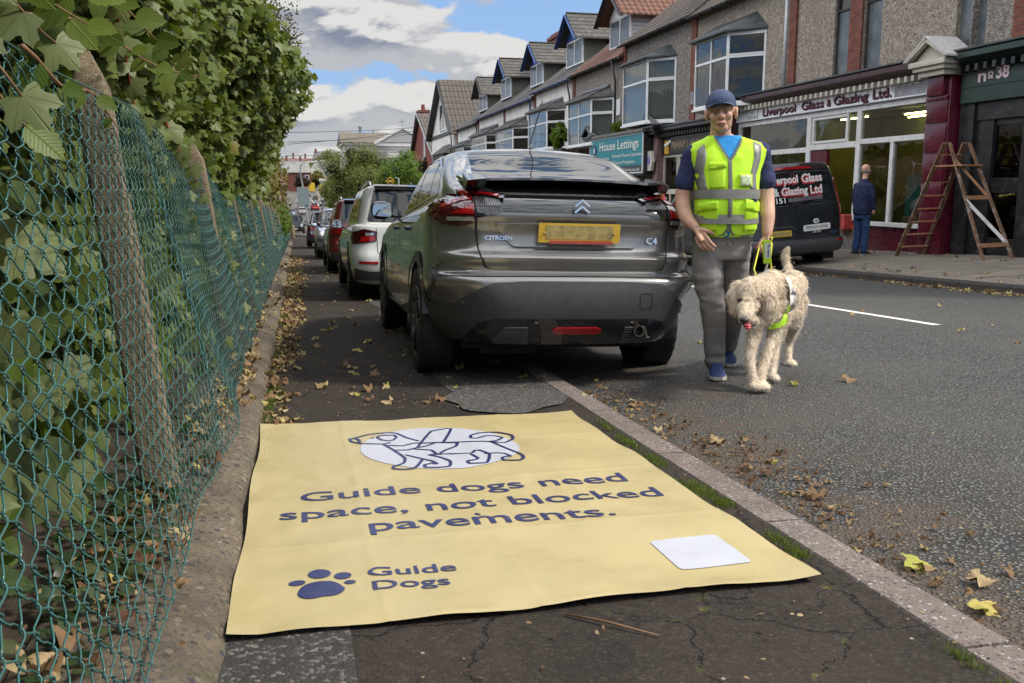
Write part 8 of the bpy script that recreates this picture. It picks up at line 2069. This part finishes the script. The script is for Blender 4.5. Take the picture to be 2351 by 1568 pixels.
# T-shirt: navy sleeves, blue front
def shirtfold(p, n): return .006*mnoise.noise((p.x*9, p.y*9, p.z*14))+.003*mnoise.noise((p.x*25, p.y*25, p.z*30))
m = MB()
limb(m, [(-.190, .02, 1.375), (-.216, .03, 1.28), (-.240, .03, 1.205)], [.068, .064, .064], 18); limb(m, [(.208, .02, 1.395), (.236, .03, 1.30), (.258, .02, 1.215)], [.072, .067, .065], 18)
m.rings(loft([(1.24, 0, .01, .16, .10), (1.36, 0, .015, .20, .115), (1.42, .005, .02, .17, .10), (1.465, -.008, .02, .11, .082), (1.485, -.015, .015, .075, .07)], 32))
part('shirt_sleeves', remesh(m, .006, 3, shirtfold), MNAVYT, man, smooth=True)
LV = [(.885, .012, .0, .172, .140), (.93, .012, -.005, .188, .150), (1.03, .010, -.012, .190, .160), (1.15, .008, -.012, .192, .155), (1.27, .010, -.005, .203, .143), (1.36, .010, .005, .232, .130), (1.405, .014, .012, .247, .116), (1.448, .012, .018, .212, .100), (1.475, .0, .02, .135, .088), (1.492, -.008, .02, .098, .080)]
m = MB(); m.rings(loft([(a, b, c, d_*.955, e_*.945) for a, b, c, d_, e_ in LV], 64)); part('shirt_front', m, MBLUET, man, smooth=True)
# vest shell with its V cut out
rings = loft(LV, 96)
vm = MB(); vm.rings(rings, True, False, False)
vm.v = [tuple(Vector(p)*1+Vector((0, 0, 0))+Vector((p[0]-.01, p[1], 0)).normalized()*(.006*mnoise.noise((p[0]*7, p[1]*7, p[2]*8))+.0035*mnoise.noise((p[0]*16, p[1]*16, p[2]*18)))) for p in vm.v]
VP = [Vector(p) for p in ((-.090, 1.53), (-.080, 1.475), (-.055, 1.425), (.0, 1.335), (.062, 1.43), (.090, 1.49), (.095, 1.53))]
Wv0 = Wrap(vm)
HEM = [Vector(p) for p in ((-.018, .86), (-.012, .90), (.0, .925), (.012, .90), (.03, .86))]
keep = []
for f in vm.f:
    c = sum((Vector(vm.v[i]) for i in f), Vector())/len(f)
    if c.y < .01 and (inside(Vector((c.x, c.z)), VP) or inside(Vector((c.x, c.z)), HEM)): continue
    keep.append(f)
vm.f = keep
vest = part('high_visibility_vest', vm, MVEST, man, smooth=True)
W_ = Wrap(vm) if False else Wv0
def vp(nm, pts, mat, lift=.004, step=.02, r_=0, side='rear'):
    return part(nm, W_.poly(rounded(pts, r_) if r_ else pts, side, lift, step), mat, vest, smooth=True)
for (z0, z1) in ((1.115, 1.170), (.965, 1.020)):
    d0 = .0
    rr = [[(x, y, z) for x, y, z in r_] for r_ in loft([(z0, .010, -.012, .1965, .161), ((z0+z1)/2, .010, -.012, .1965, .1605), (z1, .009, -.011, .1975, .158)], 96)]
    t_ = MB(); t_.rings(rr, True, False, False); t_.v = [tuple(Vector(p)+Vector((p[0]-.01, p[1], 0)).normalized()*(.003+.006*mnoise.noise((p[0]*7, p[1]*7, p[2]*8))+.0035*mnoise.noise((p[0]*16, p[1]*16, p[2]*18)))) for p in t_.v]
    part('reflective_band', t_, MTAPE, vest, smooth=True)
vp('reflective_brace', [(-.185, 1.405), (-.145, 1.438), (-.135, 1.38), (-.150, 1.28), (-.130, 1.17), (-.175, 1.17), (-.196, 1.28)], MTAPE, .0035)
vp('reflective_brace', [(.150, 1.455), (.200, 1.435), (.190, 1.35), (.160, 1.25), (.165, 1.17), (.125, 1.17), (.125, 1.26), (.150, 1.36)], MTAPE, .0035)
vp('zip', [(-.012, 1.335), (.010, 1.335), (.012, 1.1), (.014, .93), (-.010, .93), (-.012, 1.1)], MPIPE, .007, .01)
for l in ([(-.085, 1.50), (-.055, 1.425), (-.001, 1.335)], [(.092, 1.50), (.062, 1.43), (-.001, 1.335)], [(-.16, .895), (-.07, .889), (-.03, .900), (-.006, .935)], [(.17, .90), (.06, .889), (.03, .900), (.008, .935)]):
    part('piping', W_.stroke(l, 'rear', .013, .006), MPIPE, vest)
MVESTP = M('pocket_yellow', (.46, .76, .02), .75, var=.07, vs=7, bump=.3, bs=14, bd=.01)
P_ = vp('chest_pocket', [(-.118, 1.175), (-.032, 1.18), (-.030, 1.30), (-.115, 1.295)], MVESTP, .008, r_=.008); part('pocket_flap', W_.poly(rounded([(-.122, 1.285), (-.024, 1.295), (-.026, 1.333), (-.122, 1.325)], .008), 'rear', .013, .02), MVESTP, P_, smooth=True)
P_ = vp('clear_badge_pocket', [(.050, 1.185), (.132, 1.185), (.132, 1.260), (.050, 1.260)], MVESTP, .008, r_=.006); part('badge_window', W_.poly([(.060, 1.19), (.122, 1.19), (.122, 1.252), (.060, 1.252)], 'rear', .012, .02), M('clear_plastic', (.50, .58, .34), .12, var=.5, vs=40, coat=1), P_, smooth=True)
P_ = vp('lower_pocket', [(-.165, .93), (-.070, .925), (-.070, 1.06), (-.165, 1.055)], MVESTP, .010, r_=.008); part('pocket_flap', W_.poly(rounded([(-.172, 1.035), (-.068, 1.05), (-.068, 1.10), (-.172, 1.085)], .008), 'rear', .015, .02), MVESTP, P_, smooth=True)
P_ = vp('lower_pocket', [(.088, .925), (.178, .93), (.178, 1.055), (.090, 1.06)], MVESTP, .010, r_=.008); part('pocket_flap', W_.poly(rounded([(.086, 1.05), (.182, 1.035), (.182, 1.095), (.090, 1.112)], .008), 'rear', .015, .02), MVESTP, P_, smooth=True)
part('vest_label', W_.poly([(.140, 1.098), (.160, 1.095), (.160, 1.112), (.140, 1.114)], 'rear', .018, .02), MNAVY, vest)
# cap
cp = thing_part('cap', man)
m = MB(); rings = []
for i in range(9):
    ph = R(-6)+R(96)*i/8; rings.append([(.083*math.cos(ph)*math.cos(a), .012+.104*math.cos(ph)*math.sin(a), .042+.086*math.sin(ph)) for a in [2*math.pi*j/32 for j in range(32)]])
m.rings(rings, True, False, True); m.xf(T); crown = part('cap_crown', m, MNAVYC := M('navy_cap_cloth', (.040, .058, .125), .8, var=.15, vs=20, bump=.3, bs=120), cp, smooth=True)
m = MB(); top = []; 
for i in range(13):
    a = R(-155)+R(130)*i/12; x = .080*math.cos(a); y = .012+.100*math.sin(a); ext = .066*math.sin(math.pi*i/12)**.6
    top.append([(x, y, .044), (x*1.04, y-ext*.5, .048-.012*abs(x/.08)**2), (x*1.06, y-ext, .046-.026*abs(x/.08)**2), (x*1.06, y-ext, .041-.026*abs(x/.08)**2), (x, y, .036)])
m.rings(top, True); m.xf(T); part('cap_peak', m, MNAVYC, cp, smooth=True)
m = MB()
for i in range(26):
    a = rnd.uniform(0, 6.28); b_ = rnd.uniform(0, 1); x = .034*b_*math.cos(a)*(1.2); z = .074+.022*b_*math.sin(a); y = .012-.104*math.sqrt(max(0, 1-(x/.083)**2-((z-.028)/.094)**2))-.002
    m.tube([(x-.008, y, z-.002), (x, y-.002, z+.004), (x+.009, y, z+.001)], .0014, 4)
m.xf(T); part('cap_embroidery', m, M('embroidery', (.10, .13, .35), .6, var=.7, vs=200), cp)
# ---------------------------------------------------------------- the dog
DX, DY = 2.85, 5.05
dog = thing('dog', 'shaggy cream guide dog in white harness walking towards us beside the man', 'dog', (DX, DY, gz(DX, DY)), -YAW)
inv = TM[dog.name].inverted()
Q_ = lambda px, py, Z: inv @ pxw(px, py, Z)
def foot(v, dz=.022): return Vector((v.x, v.y, dz+(-SLOPE*(v.y)*.97)))
m = MB()
chest = Q_(1752, 702, 5.36); wither = Q_(1772, 655, 5.50); belly = Q_(1800, 676, 5.68); rump = Q_(1822, 655, 5.98)
m.ball(chest, .078, .11, .125, 18, 12); m.ball(wither, .074, .13, .090, 16, 12); m.ball(belly, .080, .16, .088, 16, 12); m.ball(rump, .078, .11, .092, 16, 12)
limb(m, [chest, belly, rump], [.090, .080, .078])
sk = Q_(1722, 668, 5.13); 
limb(m, [Q_(1775, 660, 5.48), Q_(1750, 668, 5.30), sk], [.095, .082, .072])
m.ball(sk, .076, .082, .068, 18, 12); mz0 = Q_(1719, 694, 5.06); mz1 = Q_(1712, 727, 4.95)
limb(m, [sk, mz0, mz1], [.064, .050, .038]); m.ball(Q_(1722, 735, 5.02), .036, .045, .026, 12, 8)
for a, b_, c in ((Q_(1694, 655, 5.17), Q_(1686, 680, 5.15), Q_(1690, 712, 5.13)), (Q_(1752, 655, 5.18), Q_(1767, 682, 5.15), Q_(1768, 708, 5.12))): limb(m, [a, b_, c], [.028, .036, .026])
f1 = [Q_(1738, 735, 5.30), Q_(1730, 770, 5.29), Q_(1722, 820, 5.22), Q_(1727, 862, 5.18)]; f1.append(foot(Q_(1733, 888, 5.16)))
limb(m, f1, [.046, .034, .027, .024, .027]); p = f1[-1]; m.ball(p+Vector((0, -.03, .0)), .042, .052, .026, 14, 8)
f2 = [Q_(1782, 735, 5.38), Q_(1776, 775, 5.34), Q_(1760, 822, 5.25), Q_(1749, 862, 5.18)]; f2.append(foot(Q_(1749, 886, 5.16)))
limb(m, f2, [.048, .036, .028, .024, .027]); p = f2[-1]; m.ball(p+Vector((0, -.03, .0)), .042, .052, .026, 14, 8)
h1 = [Q_(1808, 690, 5.88), Q_(1795, 742, 5.66), Q_(1783, 790, 5.70), Q_(1775, 845, 5.52)]; h1.append(foot(Q_(1773, 868, 5.45)))
limb(m, h1, [.066, .042, .023, .021, .025]); m.ball(h1[-1]+Vector((0, -.03, 0)), .038, .05, .024, 12, 8)
h2 = [Q_(1828, 690, 5.98), Q_(1822, 742, 5.88), Q_(1812, 782, 6.10), Q_(1811, 820, 6.04)]; h2.append(foot(Q_(1813, 833, 6.02)))
limb(m, h2, [.070, .045, .023, .021, .025]); m.ball(h2[-1]+Vector((0, -.03, 0)), .038, .05, .024, 12, 8)
tl = [Q_(1812, 645, 6.10), Q_(1808, 610, 6.20), Q_(1803, 585, 6.22), Q_(1809, 566, 6.20)]
limb(m, tl, [.024, .020, .017, .008])
dm_ = remesh(m, .0075, 5)
MFUR = M('dog_coat', (.74, .62, .46), .9, var=.22, vs=14, bump=.8, bs=60, dirt=(.60, .52, .40), dscale=4, damt=.5)
part('body', dm_, MFUR, dog, smooth=True)
# coat: curly locks all over
LFUR = mat_leaf('fur_lock', [(0, (.76, .64, .50)), (.35, (.88, .79, .67)), (.75, (.94, .89, .79)), (1, (.97, .95, .90))], None, .7, .45, None, (.85, .70, .50))
_v = []; 
for i in range(7):
    s = i/6; wd = .055*(1-s)**.6+.006; _v += [(-wd, s, .10*math.sin(s*4.2)), (wd, s, .10*math.sin(s*4.2)+.03)]
SH['lock'] = (np.array(_v), [(2*i, 2*i+1, 2*i+3, 2*i+2) for i in range(6)])
SH['lock'][0][:, 0] += .14*np.sin(SH['lock'][0][:, 1]*5.0)
dv = np.array(dm_.v); fa = np.array([f for f in dm_.f if len(f) == 4]); A_ = dv[fa]; cen = A_.mean(1); nn = np.cross(A_[:, 2]-A_[:, 0], A_[:, 3]-A_[:, 1]); ar_ = np.linalg.norm(nn, axis=1); nn /= ar_[:, None]
NF = 36000; pk = NP.choice(len(fa), NF, p=ar_/ar_.sum()); base = cen[pk]+NP.normal(0, .003, (NF, 3)); n_ = nn[pk]
hz = base[:, 2]; clump = np.array([[mnoise.noise((a*22, b*22, c*22)), mnoise.noise((a*22+50, b*22, c*22)), mnoise.noise((a*22, b*22+50, c*22))] for a, b, c in base]); tipd = n_*.50+np.array([[.0, .0, -.60]])+clump*1.0+NP.normal(0, .16, (NF, 3))
tailm = (hz > .60) & (base[:, 1] > .9); tipd[tailm] = n_[tailm]*.35+np.array([[0, 0, .9]])+NP.normal(0, .2, (tailm.sum(), 3))
ln_ = .034*NP.uniform(.6, 1.25, NF); ln_ *= np.clip(.5+hz*1.4, .5, 1.0); 
headm = np.linalg.norm(base-np.array(mz1), axis=1) < .075; ln_[headm] *= .55
for px_, py_ in ((1701, 688), (1738, 688)): ln_[np.linalg.norm(base-np.array(Q_(px_, py_, 5.06)), axis=1) < .034] *= .12
ln_[np.linalg.norm(base-np.array(Q_(1710, 738, 4.92)), axis=1) < .034] *= .1
side_n = np.cross(tipd, n_)+NP.normal(0, .3, (NF, 3))
tone_ = np.clip(.45+.25*NP.normal(0, 1, NF)+.25*(1-np.clip(hz/.55, 0, 1)), 0, 1); tone_[tailm] *= .5
bk_ = (base[:, 1] > .45) & (hz > .42); tone_[bk_] *= .75
leaf_object('coat', 'lock', base+np.array(TM[dog.name].translation), n_*.9+NP.normal(0, .25, (NF, 3)), tipd, ln_, tone_, LFUR, dog)
MNOSE = M('dog_nose', (.018, .014, .013), .25, var=.2, bump=.5, bs=300, bd=.002, coat=.5)
nz = Q_(1709, 735, 4.885); m = MB(); m.ball(nz, .024, .02, .018, 14, 10); part('nose', m, MNOSE, dog, smooth=True)
m = MB(); tg = Q_(1716, 748, 4.92); m.ball(tg, .022, .022, .013, 12, 8); m.ball(tg+Vector((0, -.012, -.010)), .018, .016, .009, 12, 8); part('tongue', m, M('tongue', (.48, .06, .08), .3, var=.15, coat=.4), dog, smooth=True)
m = MB(); m.ball(Q_(1720, 744, 4.97), .040, .03, .012, 12, 8); part('mouth', m, M('dog_lip', (.05, .025, .02), .5), dog, smooth=True)
for px in (1699, 1736):
    m = MB(); m.ball(Q_(px+2, 688, 5.025), .014, .012, .011, 10, 8); part('eye', m, MIRIS, dog, smooth=True)
    m = MB(); m.ball(Q_(px+2, 688, 5.048), .021, .012, .016, 10, 8); part('eye_patch', m, M('eye_stain', (.16, .085, .05), .8), dog, smooth=True)
Wd = Wrap(dm_)
def dpoly(nm, px, mat, lift, Z=5.5, step=.012, thick=True):
    pts = []
    for a, b_ in px: q = Q_(a, b_, Z); pts.append((q.x, q.z))
    mm = Wd.poly(pts, 'rear', lift, step, rim=False); mm.v = [tuple(p) for p in mm.v]
    return mm
hs = thing_part('harness', dog)
MWHL = M('white_webbing', (.72, .71, .66), .6, var=.06, dirt=(.5, .48, .42), damt=.3); MLIME = M('lime_webbing', (.40, .68, .02), .6, var=.12, vs=20)
part('back_panel', dpoly('', [(1774, 634), (1786, 636), (1800, 652), (1810, 670), (1812, 682), (1800, 690), (1792, 694), (1786, 664)], MWHL, .022, 5.6), MWHL, hs, smooth=True)
part('girth_strap', dpoly('', [(1806, 668), (1812, 676), (1815, 700), (1811, 716), (1805, 716), (1808, 694)], MWHL, .024, 5.6), MWHL, hs, smooth=True)
part('chest_strap', dpoly('', [(1752, 752), (1752, 744), (1773, 733), (1790, 712), (1797, 696), (1808, 708), (1796, 726), (1774, 745), (1757, 754)], MLIME, .028, 5.45), MLIME, hs, smooth=True)
q = Q_(1790, 664, 5.5)
def dogtext(st, px, py, size, wd):
    t_ = text_mb(st, size, .0008, wd); o_ = Q_(px, py, 5.6); out = []
    for p in t_.v:
        c, n2 = Wd.ray(o_.x+p[0], o_.z+p[1]-.30*p[0], 'rear'); out.append(tuple(c+n2*.026))
    t_.v = out; return t_
part('harness_lettering', dogtext('Guide', 1798, 665, .022, .045), MNAVY, hs); part('harness_lettering', dogtext('Dogs', 1799, 671, .022, .040), MNAVY, hs)
m = MB(); q = Q_(1793, 667, 5.6)
for dx, dz, rr in ((0, 0, .007), (-.008, .010, .003), (0, .013, .0035), (.008, .010, .003)):
    c, n2 = Wd.ray(q.x+dx, q.z+dz, 'rear'); m.ball(c+n2*.026, rr, .001, rr, 8, 6)
part('paw_emblem', m, MNAVY, hs)
# lead, handle and label sleeve: held, so a thing of its own
FI = man_f = TM[man.name] @ Vector((.248, -.125, .835))
lead = thing('dog_lead', 'yellow cord lead and guide dog handle hanging from the man’s closed hand', 'lead', FI)
ring = pxw(1774, 632, 5.52); col_ = pxw(1737, 636, 5.30)
m = MB(); m.tube([FI+Vector((.02, 0, .02)), pxw(1772, 560, 5.55), pxw(1768, 595, 5.55), ring], .0055, 8); m.tube([FI+Vector((-.06, 0, -.01)), pxw(1742, 572, 5.50), pxw(1731, 618, 5.38), col_], .0045, 8)
m.tube([FI+Vector((.02, 0, .02)), FI+Vector((.03, .0, .045)), FI+Vector((.0, .02, .05)), FI+Vector((-.06, 0, -.01))], .0055, 8)
part('cord', m, M('yellow_cord', (.68, .66, .05), .5, var=.1), lead, smooth=True, world=True)
m = MB(); m.lathe([(-.002, .016), (.002, .016), (.002, .012), (-.002, .012), (-.002, .016)], 16, 'y', ring); part('ring', m, MCHROME, lead, smooth=True, world=True)
rt = Vector((math.cos(YAW), -math.sin(YAW), 0)); fw = Vector((math.sin(YAW), math.cos(YAW), 0))
def slab(a, b, w_, th, mat, nm, lift=0): 
    m = MB(); d = Vector(b)-Vector(a); L = d.length; d.normalize(); s_ = d.cross(fw).normalized(); m.obb((Vector(a)+Vector(b))/2-fw*lift, d*L/2, s_*w_/2, fw*th/2); return part(nm, m, mat, lead, world=True)
slab(pxw(1759, 552, 5.52), pxw(1762, 604, 5.54), .048, .010, MLIME, 'handle_sleeve'); slab(pxw(1761, 558, 5.51), pxw(1762, 592, 5.52), .034, .004, M('label_grey', (.50, .52, .52), .4), 'sleeve_label', .007)
tt = text_mb('Guide dog', .02, .0006, .075); a_ = pxw(1764, 590, 5.50); place(tt, a_-fw*.012, Vector((0, 0, 1)), -rt); part('sleeve_lettering', tt, MNAVY, lead, world=True)
m = MB(); m.tube([pxw(1762, 604, 5.54), pxw(1757, 622, 5.50), pxw(1745, 634, 5.42)], [.008, .009, .008], 6, flat=.3); m.tube([FI+Vector((-.07, .03, -.02)), pxw(1738, 575, 5.6), pxw(1722, 640, 5.6)], [.010, .011, .010], 6, flat=.3); part('strap', m, MPIPE, lead, smooth=True, world=True)
# ---------------------------------------------------------------- the man by the shop
X2, Y2 = 11.15, 16.55
m2_ = thing('person', 'balding man in navy jumper and jeans, back to us, looking up at the shop', 'person', (X2, Y2, gz(X2, Y2)), -YAW-R(60))
m = MB()   # he faces +y in his own frame
m.rings(loft([(.80, 0, 0, .15, .12), (1.0, 0, .01, .16, .13), (1.20, 0, 0, .16, .10), (1.36, 0, 0, .13, .08), (1.46, 0, .01, .055, .05)], 28))
limb(m, [(0, .01, 1.46), (0, .03, 1.56), (0, .035, 1.62)], [.062, .056, .055])
T2 = head(m, (0, .045, 1.70), math.pi, R(-6), 0, 1.0)
for s in (-1, 1):
    limb(m, [(s*.10, 0, 1.30), (s*.222, .01, 1.16), (s*.225, .06, .96)], [.040, .038, .030]); hand(m, (s*.225, .062, .95), (-.02*s, .06, -1), (-s*.8, .3, 0), (.5, .7, .5), (0, .9, -.1), 1.05)
    limb(m, [(s*.085, 0, .85), (s*.09, .02, .48), (s*.10, -.02, .10)], [.085, .058, .042])
part('body', remesh(m, .006, 3), MSKIN, m2_, smooth=True); face_bits(T2, m2_)
m = MB(); m.ball((0, .020, .0), .080, .082, .070, 18, 10); m.v = [v for v in m.v]; m.xf(T2); part('hair', m, MHAIR, m2_, smooth=True)
m = MB()
for q_ in (-1, 1): m.lathe([(-.001, .017), (.001, .017), (.001, .015), (-.001, .015)], 14, 'y', (q_*.030, -.092, .004)); m.tube([(q_*.045, -.092, .006), (q_*.078, -.04, .008), (q_*.082, .01, .006)], .0016, 5)
m.xf(T2); part('glasses', m, MGUTB, m2_)
m = MB(); m.rings(loft([(.83, 0, 0, .185, .145), (.90, 0, .0, .19, .15), (1.05, 0, .01, .188, .15), (1.25, 0, 0, .19, .14), (1.40, 0, 0, .165, .118), (1.48, 0, .01, .09, .085), (1.535, 0, .015, .072, .07)], 36))
for s in (-1, 1): limb(m, [(s*.165, 0, 1.39), (s*.222, .01, 1.20), (s*.225, .05, 1.0), (s*.225, .06, .95)], [.070, .058, .050, .043])
part('jumper', remesh(m, .0075, 4, shirtfold), M('navy_knit', (.012, .018, .062), .9, var=.2, vs=12, bump=.3, bs=90), m2_, smooth=True)
m = MB(); m.rings(loft([(.74, 0, 0, .16, .12), (.86, 0, 0, .175, .13), (.92, 0, 0, .165, .12)], 28))
for s in (-1, 1): limb(m, [(s*.085, 0, .80), (s*.092, .02, .46), (s*.10, -.02, .10)], [.100, .078, .072])
part('jeans', remesh(m, .0075, 3, folds), M('blue_denim', (.022, .055, .155), .85, var=.35, vs=9, bump=.2, bs=80), m2_, smooth=True)
for s in (-1, 1):
    sh = MB(); MS_ = MSHOE; MSHOE_ = MSHOE
    MSHOE = M('brown_suede', (.06, .038, .028), .8, var=.25); shoe(m2_, s*.10, .02+.04*s, .0, math.pi+s*R(-8)); MSHOE = MS_
# crate of goods and red box beside the shop doorway
m = MB(); m.box(11.85, 12.25, 18.25, 18.75, .10, .42, .01); solo('red_white_box', m, M('red_white_card', (.50, .06, .05), .6, var=.8, vs=3), 'small red and white box on the shop step behind the man in navy', 'box')
# houses on our own side of the street, behind the hedge: they are what the shop windows mirror
MNB = mat_brick('near_brick', (.26, .10, .06), (.20, .075, .045), (.2, .17, .14))
for i, (a, b_, lb) in enumerate(((14, 34, 'brick house with brown roof behind the hedge, mirrored in the glazier’s window'), (36, 58, 'second brick house behind the hedge, mirrored in the gallery window'))):
    t = thing('brick_house', lb, 'building', (-14, (a+b_)/2, zg(a)), group='houses behind the hedge')
    m = MB(); m.box(-20, -9, a, b_, zg(a)-1.5, 3.6); part('wall', m, MNB, t, world=True)
    m = MB(); m.rings([[(-8.5, y, 3.4), (-14.5, y, 7.0), (-20.5, y, 3.4), (-14.5, y, 6.8)] for y in (a-.4, b_+.4)], True); part('roof', m, MCONC, t, world=True)
    m = MB()
    for q_ in range(4): win_frame(m, -8.98, a+2+q_*4.6, a+4.2+q_*4.6, .6, 2.4, .09, .04); win_frame(m, -8.98, a+2+q_*4.6, a+4.2+q_*4.6, -2, -.3, .09, .04)
    part('window', m, MUPVC, t, world=True)
